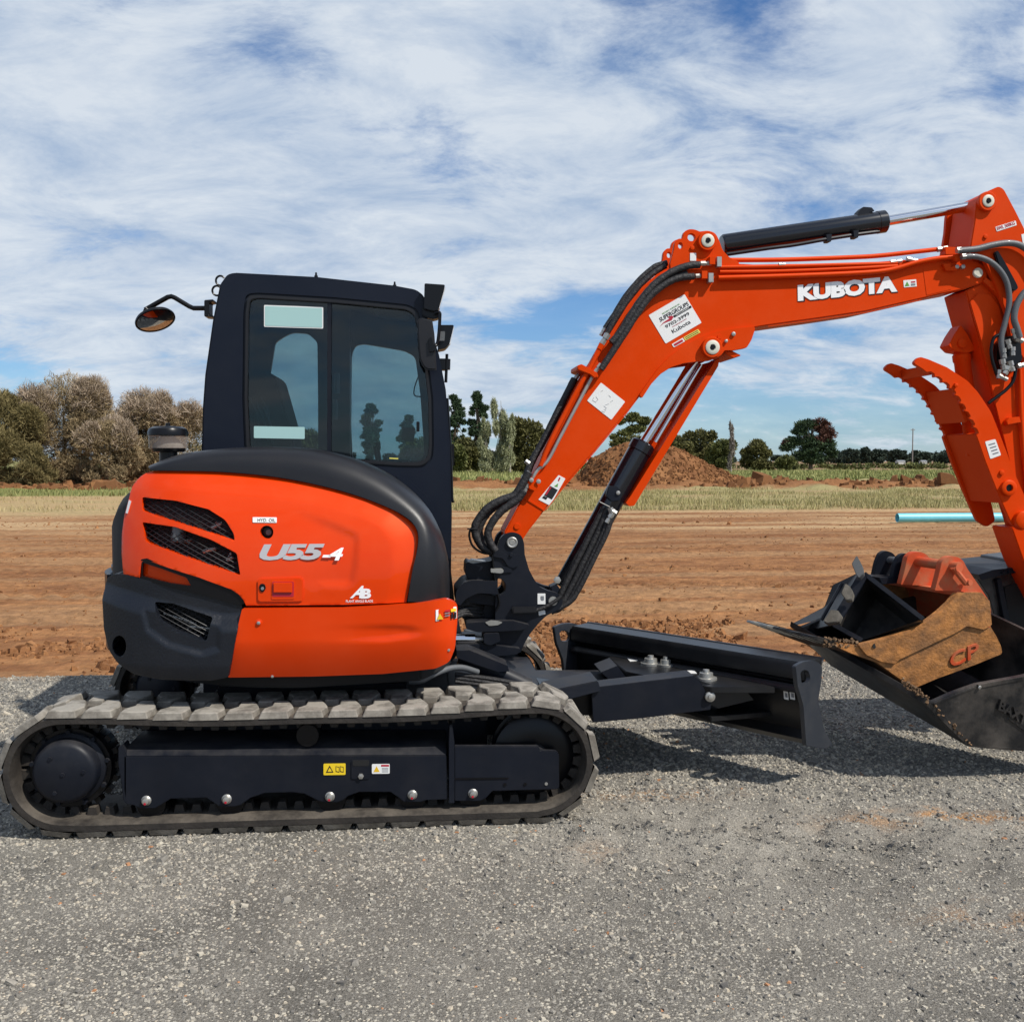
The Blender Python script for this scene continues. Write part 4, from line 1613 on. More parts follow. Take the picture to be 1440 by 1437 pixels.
XF0 = S(400, 760, YF_HD).x
ZF0 = S(450, 848, YF_HD).z


panel('hood_side', HOOD, [UP_GR, LO_GR, HOLE], YF_HD, .05, M['orange'], step=.013, bevel=.012, bump=hood_bump)

SKIRT = rnd([(340.5, 855.5, 3), (480, 854.5, 0), (577, 849, 0), (628, 842, 4), (643.5, 848, 8), (643, 876, 4), (640, 911, 5), (632, 931, 7), (612, 940, 3), (538, 947.5, 2), (441, 951, 0), (320.5, 952.5, 2), (330, 900, 0)], 2, 4)
sk_lines = [[P(470, 877, -.94), P(560, 877, -.94), P(608, 881, -.94)], [P(428, 905, -.94), P(540, 903, -.94), P(606, 893, -.94)]]
sk_lines = [[(p.x, p.z) for p in l] for l in sk_lines]


def skirt_bump(x, z):
    # a shallow raised spear between two lines
    za = np.interp(x, [q[0] for q in sk_lines[0]], [q[1] for q in sk_lines[0]])
    zb = np.interp(x, [q[0] for q in sk_lines[1]], [q[1] for q in sk_lines[1]])
    x0, x1 = sk_lines[1][0][0], sk_lines[0][2][0]
    if x0 < x < x1:
        t = min(1, (x - x0) / .35) * min(1, (x1 - x) / .10)
        if zb < z < za:
            e_ = min(1, (za - z) / .03)
            return .010 * t * t * e_ * e_ * (3 - 2 * e_) * min(1, (z - zb) / .02)
    return 0


panel('skirt', SKIRT, [], YF_SK, .05, M['orange'], step=.011, bevel=.010, bump=skirt_bump)

CW = rnd([(147.5, 812, 5), (158, 808.5, 3), (173, 810, 2), (196, 816, 0), (240, 827, 0), (290, 839, 0), (337, 851, 2), (338, 858, 2), (333, 890, 0), (325, 930, 0), (320, 952.5, 2), (297, 957, 4), (227, 955.5, 6), (188, 948, 8), (165, 932, 6),
          (153, 914, 6), (146, 884, 3), (143.8, 845, 3), (143.8, 822, 3)], 3, 4)
CWH = rnd([(213.6, 848, 4), (240, 851, 3), (297, 869.7, 4), (289.4, 902.8, 5), (247, 889), (222, 874, 5)], 4, 4)
CWL = [(167.5 + 10 * math.cos(t), 908.5 + 15 * math.sin(t)) for t in np.linspace(0, 2 * math.pi, 20, endpoint=False)]
cw_hole = [(S(u, v, YF_CW).x, S(u, v, YF_CW).z) for u, v in [(190, 834), (240, 837), (314, 858), (310, 916), (284, 924), (234, 910), (204, 888)]]


def cw_bump(x, z):
    rec = 0.0
    if inside((x, z), cw_hole):
        d = min(seg_dist((x, z), cw_hole[i - 1], cw_hole[i]) for i in range(len(cw_hole)))
        q_ = min(1, d / .024)
        rec = .014 * q_ * q_ * (3 - 2 * q_)
    # top chamfer
    zt = np.interp(x, [-1.62, -1.3, -.85], [1.10, 1.02, .92])
    q_ = max(0, min(1, (z - (zt - .06)) / .08))
    return max(rec, .05 * q_ * q_ * (3 - 2 * q_))


panel('counterweight', CW, [CWH, CWL], YF_CW, .45, M['cweight'], step=.0085, bevel=.003, bump=cw_bump, deep=-.55)

# ledge on top of the counterweight and dark trim below the grilles
TRIM = rnd([(198, 786.5, 2), (206, 785, 1), (232, 795, 0), (280, 811, 0), (326, 828, 3), (338, 836, 4), (344, 849, 2), (337, 851, 0), (290, 838, 0), (240, 826, 0), (196, 814, 0)], 1, 3)
TRIMH = rnd([(201, 791, 1), (228, 800, 0), (262, 812, 3), (269, 824, 2), (240, 820, 0), (200, 810, 1)], 1, 3)
panel('rear_trim', TRIM, [TRIMH], make_yf(-.915, -.86, .712), .05, M['blk'], step=.03, bevel=.004)
panel('reflector_plate', rnd([(200, 789), (229, 798), (264, 811), (271, 826), (240, 822), (199, 812)], 2, 3), [], make_yf(-.895, -.86, .705), .03,
      M['orange'], step=.03, bevel=.003)

# inside shell so that nothing shows through the gaps
xs_ = np.linspace(-1.50, .10, 40)
bm = bmesh.new()
YIN = make_yf(-.835, -.86, .64, lean=.35, xf=.0, af=.16)
top_z = lambda x: np.interp(x, [-1.50, -1.35, -1.1, -.6, -.2, .0, .10], [1.30, 1.44, 1.48, 1.46, 1.32, 1.18, .95])
rings = []
for x in xs_:
    ring = [(x, YIN(x, .7), .66), (x, YIN(x, 1.0), 1.0), (x, YIN(x, top_z(x) - .06) * 1.0, top_z(x) - .06), (x, YIN(x, top_z(x)) + .08, top_z(x)), (x, -.02, top_z(x)), (x, -.02, .66)]
    rings.append([bm.verts.new(p) for p in ring])
for a, b in zip(rings, rings[1:]):
    for j in range(6):
        bm.faces.new((a[j], a[(j + 1) % 6], b[(j + 1) % 6], b[j]))
bm.faces.new(rings[0])
bm.faces.new(list(reversed(rings[-1])))
fin('engine_bay', bm, M['blackmatt'], EX)
bm = bmesh.new()
outl = [(-.52 + .88 * math.cos(t), .84 * math.sin(t)) for t in np.linspace(math.pi / 2, 3 * math.pi / 2, 30)]
outl = [(x, y) for x, y in outl] + [(.0, -.74), (.12, -.5), (.22, .0), (.22, .75), (.05, .96)]
prism(bm, [(x, y * .97, .585) for x, y in outl], (0, 0, .085))
fin('floor_frame', bm, M['blackmatt'], EX, bevel=.01)
# tail (far side of the counterweight and rear hood)
bm = bmesh.new()
tail = [(-.52 + 1.05 * math.cos(t), .955 * math.sin(t)) for t in np.linspace(math.radians(100), math.radians(205), 26)]
prism(bm, [(x, y, .66) for x, y in tail] + [(-1.2, -.3, .66), (-.9, .3, .66), (-.75, .6, .66)], (0, 0, .42))
fin('rear_weight', bm, M['cweight'], EX, bevel=.03, bseg=3)
bm = bmesh.new()
tail = [(-.52 + .93 * math.cos(t), .86 * math.sin(t)) for t in np.linspace(math.radians(100), math.radians(205), 26)]
prism(bm, [(x, y, 1.07) for x, y in tail] + [(-1.2, -.25, 1.07), (-.9, .3, 1.07), (-.8, .6, 1.07)], (0, 0, .40))
fin('rear_hood', bm, M['orange'], EX, bevel=.06, bseg=4)
# tail lamp glimpsed on the shoulder
bm = bmesh.new()
prism(bm, [S(u, v, YF_HD) + Vector((-.004, -.006, 0)) for (u, v) in ((186, 705), (181, 722), (178.5, 721), (183, 703))], (.0, .02, 0))
fin('tail_lamp', bm, M['lens'], EX)

# grilles: real diagonal mesh
def grille(uvpoly, yf, back, name='grille', rows=9, label=None):
    pts = [S(u, v, yf) for u, v in uvpoly]
    poly = [(p.x, p.z) for p in pts]
    x0, x1 = min(p[0] for p in poly) - .01, max(p[0] for p in poly) + .01
    z0, z1 = min(p[1] for p in poly), max(p[1] for p in poly)
    bm = bmesh.new()
    for sgn in (1, -1):
        k = -.6
        while k < 2.2:
            # line z = z0 + k + sgn*tan*(x-x0)
            tn = .55 * sgn
            zz = lambda x: z0 - .5 + k + tn * (x - (x0 if sgn > 0 else x1))
            N_ = 90
            prev = None
            for i in range(N_ + 1):
                x = x0 + (x1 - x0) * i / N_
                ins = inside((x, zz(x)), poly)
                if ins:
                    if prev is None:
                        prev = []
                    prev.append(Vector((x, yf(x, zz(x)) + back + (.0015 if sgn > 0 else 0), zz(x))))
                if (not ins or i == N_) and prev:
                    if len(prev) > 2:
                        prev = prev[::max(1, len(prev) // 4)] + [prev[-1]]
                        tube(bm, prev, .0020, 4)
                    prev = None
            k += .021
    o = fin(name, bm, M['plastic'], EX, label=label)
    return o


grille(rnd([(u, v) for u, v in [(198, 697), (247, 702), (295, 714), (320, 730), (333, 752), (333, 763), (266, 743), (198, 720)]], 1), YF_HD, .022, 'side_grille')
grille(rnd([(198, 732), (247, 739), (299, 757), (336, 776), (341, 812), (284, 795), (203, 764)], 1), YF_HD, .022, 'side_grille')
grille(CWH, YF_CW, .06, 'lower_grille')
# bits of machinery behind the grilles
bm = bmesh.new()
g = random.Random(3)
for (u, v) in ((240, 715), (262, 722), (300, 738), (238, 755), (250, 760), (285, 776), (310, 786), (240, 870), (258, 876), (275, 885)):
    q = S(u, v, YF_HD)
    tube(bm, [q + Vector((g.uniform(-.05, .05), .06, g.uniform(-.02, .02))) for _ in range(4)], g.uniform(.004, .009), 6)
tagit(fin('machinery', bm, M['steel'], EX), kind='stuff')
q = S(246, 752, YF_HD) + Vector((0, .05, 0))
fin('filter_can', cyl(bmesh.new(), q + Vector((0, 0, -.03)), q + Vector((.01, 0, .045)), .03, .03, 18), M['greyhose'], EX)

# oil sight hole
q = S(375, 748.5, YF_HD)
fin('sight_cup', lathe(bmesh.new(), q + Vector((0, .06, 0)), (0, -1, 0), [(0, .036), (.01, .036), (.012, .02), (.03, .018), (.032, .0)], 24), M['blk'], EX)
fin('sight_glass', lathe(bmesh.new(), q + Vector((.004, .035, -.002)), (0, -1, 0), [(0, .014), (.008, .012)], 18), M['greyhose'], EX)

# latch
y_l = YF_HD(0, 1.0) * 1.0
ylat = YF_HD(-.6, .95) - .002
lat = fin('door_latch', pr([(361.5, 813.5), (426, 812), (426.5, 846.5), (361.5, 847)], ylat - .006, ylat + .01, 6), M['orange'], EX, bevel=.004, bseg=2)
fin('latch_recess', pr([(381, 816.5), (414, 816), (414.5, 843), (381, 843.5)], ylat - .0085, ylat - .002, 2), M['orange'], lat, bevel=.002)
fin('latch_painted_shade', pr([(383, 818), (413, 818), (413, 839), (383, 839)], ylat - .0095, ylat - .008, 1.5), M['redink'], lat)  # shade behind the handle, painted as a thin dark red sheet
fin('latch_handle', pr([(384, 819), (411, 819), (411, 833.5), (384, 833.5)], ylat - .018, ylat - .0096, 1.5), M['orange'], lat, bevel=.003)
fin('keyhole', pr([(365, 822), (368, 820.5), (372, 821.5), (374, 827), (371, 832), (367, 832.5), (364.5, 828)], ylat - .010, ylat - .004, 1.5), M['blk'], lat)
q = P(369, 827.5, ylat - .010)
fin('lock_barrel', cyl(bmesh.new(), q, q + Vector((0, -.004, 0)), .007, .006, 14), M['greyink'], lat)
q = S(364, 875.5, YF_SK)
b_ = fin('skirt_bolt', lathe(bmesh.new(), q + Vector((0, .002, 0)), (0, -1, 0), [(0, .017), (.003, .016), (.004, .010), (.010, .008), (.011, .003)], 16), M['orange'], EX)
fin('bolt_head', lathe(bmesh.new(), q + Vector((0, -.003, 0)), (0, -1, 0), [(0, .009), (.006, .008), (.008, .003)], 6), M['steel'], b_)
for (u, v) in ((383, 951), (631, 914)):
    q = S(u, v, YF_SK)
    fin('small_bolt', lathe(bmesh.new(), q + Vector((0, .002, 0)), (0, -1, 0), [(0, .007), (.006, .006), (.007, .002)], 8), M['steel'], EX)

# lettering on the hood
yh = ylat - .0005
HS = lambda u, v: S(u, v, YF_HD) + Vector((0, -.0015, 0))
text_mesh('U55', HS(364.5, 788), HS(455.5, 787), HS(366, 765.5), M['silver'], EX, 'model_lettering', bold=.045, shear=.22, thick=.002, spacing=.9)
text_mesh('-4', HS(453, 788), HS(482.5, 788), HS(454, 770), M['ltr'], EX, 'model_lettering', bold=.03, shear=.22, thick=.002, spacing=.85)
hy = sticker([(355.5, 727.3), (389.3, 727.6), (389.3, 735.2), (355.5, 734.8)], yh, M['white'], EX, 'oil_sticker', r=1, pf=HS)
text_mesh('HYD. OIL', HS(362.5, 733.8), HS(387.5, 734), HS(362.5, 729.2), M['ink'], hy, thick=.0035)

yab = YF_HD(-.2, 1.0)
text_mesh('A', HS(492, 841), HS(509, 841), HS(500, 823.5), M['ltr'], EX, 'blade_emblem', bold=.04, shear=.1, thick=.002)
text_mesh('B', HS(507.5, 841.5), HS(521.5, 841.5), HS(508.5, 827.5), M['ltr'], EX, 'blade_emblem', bold=.05, shear=.05, thick=.002)
text_mesh('PLANT ANGLE BLADE', HS(486.5, 847), HS(524.5, 846.6), HS(486.5, 843.6), M['ltr'], EX, 'blade_emblem', bold=.01, thick=.0008)
pfS = lambda u, v: S(u, v, YF_SK) + Vector((0, -.001, 0))
ws = sticker([(612.5, 857.5), (641.5, 852.5), (642, 869), (612.5, 873.5)], 0, M['white'], EX, 'warning_sticker', r=1, pf=pfS, thick=.003)
pfS2 = lambda u, v: S(u, v, YF_SK) + Vector((.001, -.0065, 0))
for uv, m_ in (([(614, 871), (618, 862), (623, 870)], 'amberink'), ([(625, 858), (632, 857), (632, 859), (625, 860)], 'redink'), ([(625, 861.5), (632, 860.5), (632, 862), (625, 863)], 'greyink'),
               ([(625, 865), (632, 864), (632, 865.5), (625, 866.5)], 'greyink'), ([(633.5, 856), (640.5, 854.8), (640.8, 859), (633.5, 860)], 'yellow'), ([(634, 861.5), (636.5, 861), (636.5, 869), (634, 869.5)], 'ink'), ([(638, 861), (641, 860.5), (641, 868.5), (638, 869)], 'ink')):
    sticker(uv, 0, M[m_], ws, 'sticker_print', thick=.0015, r=0, pf=pfS2)

# ---- black engine cover: lofted between the seam and the crest -----
seam = cat([(213.6, 661.8), (305, 663.2), (379, 669.5), (441, 680.5), (499.5, 696), (550, 715.5), (576, 731), (586.5, 745), (588.5, 758), (586, 778), (580.5, 800), (573, 846)], 7)
crest = cat([(221, 653.5), (258, 638.5), (324, 630), (402, 628.6), (460.5, 634.4), (511, 650), (558, 675), (597, 708), (616, 739), (626, 767), (631.5, 798), (632, 836)], 7)


def resample(pts, n):
    d = [0]
    for a, b in zip(pts, pts[1:]):
        d.append(d[-1] + (b - a).length)
    out = []
    for i in range(n):
        t = d[-1] * i / (n - 1)
        j = max(k for k in range(len(d)) if d[k] <= t + 1e-9)
        j = min(j, len(pts) - 2)
        f = (t - d[j]) / max(1e-9, d[j + 1] - d[j])
        out.append(pts[j].lerp(pts[j + 1], f))
    return out


NS = 60
sa, sb = resample(seam, NS), resample(crest, NS)
bm = bmesh.new()
rings = []
for i in range(NS):
    t = i / (NS - 1)
    p0 = S(sa[i].x, sa[i].y, YF_HD)
    ycr = -.62 + .22 * max(0, (t - .65) / .35) * 0
    if t < .12:
        ycr = -.48 - .14 * t / .12
    p3 = P(sb[i].x, sb[i].y, ycr)
    ring = [Vector((p0.x, p0.y + .05, p0.z)) + (p0 - p3) * .0, p0]
    # quarter superellipse from p0 (side) to p3 (crest)
    for k in range(1, 10):
        a = (k / 9) * math.pi / 2
        e = .72
        ss, cc_ = math.sin(a) ** e, math.cos(a) ** e
        # side coordinate goes p0->p3 in (x,z); depth goes y0->ycr
        fx = ss
        fy = 1 - cc_
        q = Vector((p0.x + (p3.x - p0.x) * fx, p0.y + (p3.y - p0.y) * fy, p0.z + (p3.z - p0.z) * fx))
        ring.append(q)
    far = Vector((p3.x, .02, p3.z - .01))
    if t > .55:
        far.x -= .05 * (t - .55)
    ring.append(far)
    ring.append(far + Vector((0, 0, -.10)))
    rings.append([bm.verts.new(p) for p in ring])
for a, b in zip(rings, rings[1:]):
    for j in range(len(a) - 1):
        bm.faces.new((a[j], a[j + 1], b[j + 1], b[j]))
cover = fin('engine_cover', bm, M['plastic'], EX, smooth=50)
# crease line along the cover side: slim raised bead
bm = bmesh.new()

bd = []
for i in range(20, NS - 6):
    p0 = S(sa[i].x, sa[i].y, YF_HD)
    p3 = P(sb[i].x, sb[i].y, -.62)
    a = .42 * math.pi / 2
    ss, cc_ = math.sin(a) ** .72, math.cos(a) ** .72
    bd.append(Vector((p0.x + (p3.x - p0.x) * ss, p0.y + (p3.y - p0.y) * (1 - cc_), p0.z + (p3.z - p0.z) * ss)))
tube(bm, bd, .006, 6)
bm.free()

# pre-cleaner
q = P(237, 648, -.42)
px = (P(238, 640, -.42) - P(237, 640, -.42)).length
zz = lambda v: P(237, v, -.42).z
root = fin('air_cleaner', lathe(bmesh.new(), (q.x, -.42, zz(656)), (0, 0, 1), [(0, 13 * px), (zz(641) - zz(656), 12.5 * px), (zz(636) - zz(656), 12.5 * px), (zz(635.6) - zz(656), 22 * px), (zz(632) - zz(656), 24 * px), (zz(630) - zz(656), 24 * px)], 36), M['blk'], EX)
fin('cleaner_bowl', lathe(bmesh.new(), (q.x, -.42, zz(631)), (0, 0, 1), [(0, 25 * px), (.002, 26.8 * px), (zz(612) - zz(631), 27.2 * px), (zz(611) - zz(631), 20 * px)], 36), M['clear'], root)
fin('cleaner_core', lathe(bmesh.new(), (q.x, -.42, zz(630)), (0, 0, 1), [(0, 22 * px), (zz(624) - zz(630), 20 * px), (zz(619) - zz(630), 14 * px), (zz(612) - zz(630), 9 * px)], 30), M['lug'], root)
fin('cleaner_lid', lathe(bmesh.new(), (q.x, -.42, zz(613)), (0, 0, 1), [(0, 28 * px), (zz(608) - zz(613), 28.3 * px), (zz(603) - zz(613), 26 * px), (zz(600) - zz(613), 20 * px), (zz(599) - zz(613), 3.5 * px), (zz(595) - zz(613), 3.2 * px), (zz(594.6) - zz(613), 2.4 * px)], 36), M['blk'], root)

# ---- cab ------------------------------------------------------------
YC0, YC1 = 0.0, 0.93
CABO = rnd([(319, 386, 5), (328, 383.4, 4), (444, 389.2, 0), (555, 401.5, 0), (585, 407, 6), (597, 416, 8), (600, 445, 4), (617.5, 499, 0), (627, 548, 0), (633, 624, 0), (635.5, 720, 0), (634, 835, 5), (600, 845, 3), (283, 845, 4), (283, 636, 0), (284.5, 575, 0), (288, 527, 0), (299, 450, 0), (309, 400, 4)], 3, 4)
WIN = rnd([(346, 628, 9), (343.5, 560, 0), (345, 440, 0), (348, 416, 12), (362, 414.5, 8), (470, 421, 0), (573, 431, 14), (586, 438, 9), (593, 468, 0), (601, 516, 0), (606.5, 560, 0), (607.5, 625, 0), (606, 645, 12), (594, 655.5, 10), (560, 655, 0), (500, 651, 0), (350, 637, 4)], 5, 5)


def plate_with_holes(name, outer, holes, pf, ext, material, parent, bevel=0, label=None):
    bm = bmesh.new()
    for uv in [outer] + holes:
        vs = [bm.verts.new(pf(*p)) for p in uv]
        for i in range(len(vs)):
            bm.edges.new((vs[i], vs[(i + 1) % len(vs)]))
    bmesh.ops.triangle_fill(bm, edges=bm.edges[:], use_beauty=True, use_dissolve=True)
    ex = bmesh.ops.extrude_face_region(bm, geom=bm.faces[:])
    for gg in ex['geom']:
        if isinstance(gg, bmesh.types.BMVert):
            gg.co += Vector(ext)
    return fin(name, bm, material, parent, bevel=bevel, label=label)


cabroot = plate_with_holes('cab', CABO, [WIN], lambda u, v: P(u, v, YC0), (0, .045, 0), M['cab'], EX, bevel=.010)
cabroot['label'] = 'dark closed operator cab with tinted windows'
# far wall (same outline in x-z) with its two windows and the shell between
XZ = [P(u, v, YC0) for u, v in CABO]
WF1 = rnd([(402, 473), (413, 468.5), (434, 470), (447, 482), (448, 560), (448, 650), (372, 645), (381, 527), (388, 482)], 5, 4)
WF2 = rnd([(495, 500, 10), (500, 486.5, 6), (513, 484.5, 4), (569, 494, 8), (584, 502, 8), (591, 554, 0), (597, 640, 8), (590, 648, 5), (496, 645, 6), (494, 600, 0)], 5, 5)
bm = bmesh.new()
vs = [bm.verts.new((p.x, YC1, p.z)) for p in XZ]
for i in range(len(vs)):
    bm.edges.new((vs[i], vs[(i + 1) % len(vs)]))
for uv in (WF1, WF2):
    v2 = [bm.verts.new(P(u, v, YC1)) for u, v in uv]
    for i in range(len(v2)):
        bm.edges.new((v2[i], v2[(i + 1) % len(v2)]))
bmesh.ops.triangle_fill(bm, edges=bm.edges[:], use_beauty=True, use_dissolve=True)
ex = bmesh.ops.extrude_face_region(bm, geom=bm.faces[:])
for gg in ex['geom']:
    if isinstance(gg, bmesh.types.BMVert):
        gg.co += Vector((0, -.03, 0))
fin('far_wall', bm, M['cab'], cabroot)
for uv in (WF1, WF2):
    fin('far_window', pr(uv, YC1 - .018, YC1 - .012), M['glass'], cabroot)
# roof / rear / front skin
n = len(XZ)
bm = bmesh.new()
for i in range(n):
    p, q2 = XZ[i], XZ[(i + 1) % n]
    # leave the windscreen (front edge between the roof and the sill) open
    mid = (p + q2) / 2
    if mid.x > .02 and .95 < mid.z < 2.35:
        continue
    nrm = Vector((q2.z - p.z, 0, -(q2.x - p.x)))
    if nrm.length < 1e-5:
        continue
    prism(bm, [Vector((p.x, YC0 + .043, p.z)), Vector((q2.x, YC0 + .043, q2.z)), Vector((q2.x, YC1 - .028, q2.z)), Vector((p.x, YC1 - .028, p.z))], nrm.normalized() * -.02 if (nrm.dot(Vector((-.5, 0, 1.7)) - p) < 0) else nrm.normalized() * .02)
fin('cab_shell', bm, M['cab'], cabroot)
fr = [p for p in XZ if p.x > .0 and .9 < p.z < 2.4]
fr.sort(key=lambda p: p.z)
bm = bmesh.new()
for a, b in zip(fr, fr[1:]):
    bm.faces.new([bm.verts.new(v) for v in ((a.x - .01, YC0 + .05, a.z), (b.x - .01, YC0 + .05, b.z), (b.x - .01, YC1 - .035, b.z), (a.x - .01, YC1 - .035, a.z))])
fin('windscreen', bm, M['glass'], cabroot)
# roof bulge and drip rail
roof = [(316, 388), (330, 381.8), (444, 387.8), (555, 400), (590, 408), (594, 416), (560, 409), (440, 396), (330, 390), (318, 393)]
bm = bmesh.new()
prism(bm, [P(u, v, YC0) + Vector((0, .03, 0)) for u, v in roof], (0, .87, 0))
fin('roof_skin', bm, M['cab'], cabroot, bevel=.012, bseg=3)
# window seal and glass
inner = rnd([(351, 628, 8), (348, 560, 0), (349.5, 440, 0), (352, 421.5, 10), (364, 419.5, 7), (470, 426, 0), (571, 435.5, 12), (582, 442, 8), (588.5, 468, 0), (597, 516, 0), (602, 560, 0), (603, 625, 0), (601, 643, 11), (590, 650, 9), (560, 650, 0), (500, 646, 0), (354, 633, 4)], 5, 5)
plate_with_holes('window_seal', WIN, [inner], lambda u, v: P(u, v, YC0 - .006), (0, .02, 0), M['plastic'], cabroot, bevel=.003)
GL0 = [(348, 640), (346, 418), (463, 424), (463, 648)]
fin('rear_side_glass', pr(GL0, YC0 + .012, YC0 + .016), M['glass'], cabroot)
fin('front_side_glass', pr([(461, 424), (590, 436), (607, 560), (607, 652), (590, 656), (461, 648)], YC0 + .020, YC0 + .024), M['glass'], cabroot)
fin('sliding_rail', pr([(460.5, 424), (466, 424.5), (465.5, 648), (460, 648)], YC0 + .002, YC0 + .011), M['navy'], cabroot)
o = fin('paper_sheet', pr([(372.8, 430.5), (453, 433.5), (453, 460.8), (372.8, 458.2)], YC0 + .0085, YC0 + .0095, 1.5), M['tealpaper'], cabroot, label='upper pale blank sheet in the side window')
fin('sheet_border', pr([(371.3, 429), (454.5, 432), (454.5, 462.3), (371.3, 459.7)], YC0 + .0098, YC0 + .0108, 1.5), M['white'], o)
fin('paper_sheet', pr([(357, 599.3), (428.5, 600.5), (428.5, 617.3), (357, 616)], YC0 + .0085, YC0 + .0095, 1.5), M['tealpaper'], cabroot, label='lower pale blank sheet in the side window')
fin('window_catch', pr([(585.5, 593), (590, 593), (590, 607), (585.5, 607)], YC0 + .010, YC0 + .019, 1.5), M['blk'], cabroot)
fin('yellow_mark', pr([(547.5, 643.6), (560, 644.3), (560, 645.8), (547.5, 645)], YC0 + .017, YC0 + .0185), M['paleyellow'], cabroot)
fin('grab_handle', tube(bmesh.new(), cat([P(528, 434, .5), P(533, 443, .5), P(560, 448, .5), P(575, 446, .5)], 4), .012, 8), M['greyhose'], cabroot)
fin('arm_rest', pr([(392, 606), (425, 602), (428, 610), (396, 617)], .24, .30, 2), M['plastic'], cabroot, bevel=.008)
fin('display_screen', pr([(566, 600), (584, 602), (582, 622), (565, 619)], .22, .26, 2), M['blk'], cabroot, bevel=.004)
for (u, v) in ((402, 596), (532, 622)):
    fin('control_lever', tube(bmesh.new(), cat([P(u + 3, v + 30, .4), P(u, v + 12, .4), P(u - 1, v, .4)], 4), [.010] * 5 + [.016] * 4, 8), M['blk'], cabroot)
fin('door_frame', pr([(486, 430), (493, 430), (493, 655), (486, 655)], .86, .89), M['plastic'], cabroot)
bm = bmesh.new()
for k in range(3):
    tube(bm, cat([P(352 + k * 9, 560 + k * 6, .27), P(362 + k * 9, 585 + k * 5, .26), P(366 + k * 9, 618, .27)], 4), .006, 6)
tagit(fin('seat_cover_folds', bm, M['greyhose'], cabroot), kind='stuff')
# door pillar of the far side and levers
fin('inner_pillar', pr([(461, 425), (492, 427), (492, 660), (461, 660)], .80, .86), M['cab'], cabroot)
bm = bmesh.new()
tube(bm, [P(474, 525, .6), P(474, 553, .6)], .016, 8)
tube(bm, [P(472, 562, .6), P(472, 590, .6)], .013, 8)
o = fin('grey_lever', bm, M['greyhose'], cabroot)
# seat
bm = bmesh.new()
for (sec, y0, y1) in ((rnd([(352, 575), (362, 545), (377, 522), (388, 530), (398, 565), (408, 600), (415, 640), (355, 640)], 8, 4), .30, .72),
                      ):
    prism(bm, [P(u, v, y0) for u, v in sec], (0, y1 - y0, 0))
fin('operator_seat', bm, M['seatcloth'], cabroot, bevel=.03, bseg=3)
fin('seat_belt', tube(bmesh.new(), cat([P(367, 560, .28), P(376, 575, .28), P(380, 600, .28), P(384, 625, .28)], 4), .006, 6), M['greyhose'], cabroot)
bm = bmesh.new()
box(bm, (P(430, 640, .5).x, .25, 1.50), .45, .2, .25)
box(bm, (P(560, 640, .5).x + .02, .5, 1.42), .12, .5, .35)
fin('control_console', bm, M['blk'], cabroot, bevel=.02)
fin('joystick', tube(bmesh.new(), cat([P(532, 655, .35), P(529, 640, .35), P(527, 628, .35)], 4), [.009] * 8 + [.016], 8), M['blk'], cabroot)
fin('wiper_hose', tube(bmesh.new(), cat([P(590, 525, .2), P(583, 545, .2), P(583, 556, .2), P(592, 558, .2)], 5), .004, 6), M['blk'], cabroot)
# lower front panel seam, a slightly proud side panel
bm = pr(rnd([(556, 668, 4), (575, 674, 4), (603, 700, 10), (617, 730, 10), (621, 800, 0), (610, 845, 0), (590, 845, 0), (570, 700, 3)], 3), YC0 - .012, YC0 + .002)
fin('side_cover', bm, M['cab'], cabroot, bevel=.005)
# tall thin strip and pipe down the cab front
fin('front_strip', tube(bmesh.new(), cat([P(629, 560, .02), P(634, 640, .02), P(636, 700, .02), P(638, 704, .02)], 5), .007, 8), M['blk'], cabroot)
fin('door_hinge', box(bmesh.new(), P(634.5, 640, .05), .03, .05, .12), M['blk'], cabroot, bevel=.005)

# cab fittings
ml = fin('mirror_arm', tube(bmesh.new(), [P(u, v, .25) for u, v in ((204, 436), (218, 428), (236, 418), (241, 417), (246, 419), (266, 431), (272, 433.6), (290, 433.6))], .013, 10), M['blk'], EX, label='bent arm of the round rear mirror')
fin('arm_bracket', pr([(287, 422), (300, 421), (300, 424), (294, 425), (294, 443), (299, 443), (299, 446), (287, 445)], .2, .3), M['blk'], ml, bevel=.003)
c = P(218, 449.5, .25)
ax = (RM @ Vector((-.30, .90, .36))).normalized()
ax = Vector((-.12, -.22, -1)).normalized()
# mirror disc: seen at a shallow angle from below
pxw = (P(219, 449, .25) - P(218, 449, .25)).length
rM = 28.5 * pxw
tilt = Matrix.Rotation(R(-22), 3, 'Y')
ax = tilt @ Vector((0, -.36, -.93)).normalized()
mo_ = fin('round_mirror', lathe(bmesh.new(), c - ax * .02, ax, [(0, .02), (.0, rM * .55), (.008, rM * .92), (.020, rM), (.028, rM), (.030, rM * .94), (.026, rM * .90)], 40), M['blk'], EX, label='round convex rear mirror seen from below')
bm = bmesh.new()
lathe(bm, c + ax * .004, ax, [(0, rM * .90), (.003, rM * .90), (.010, rM * .6), (.013, rM * .3), (.014, .001)], 40)
fin('mirror_glass', bm, M['mirror'], mo_)
fin('mirror_pivot', cyl(bmesh.new(), P(204, 434, .25), c - ax * .02, .016, .02, 12), M['blk'], mo_)
for (u, v) in ((310, 395), (305, 409)):
    bm = tube(bmesh.new(), [P(u, v, .3) + Vector((math.cos(t) * .024, 0, math.sin(t) * .026)) for t in np.linspace(0.6, 5.6, 14)], .006, 6)
    fin('hose_loop', bm, M['blk'], EX)
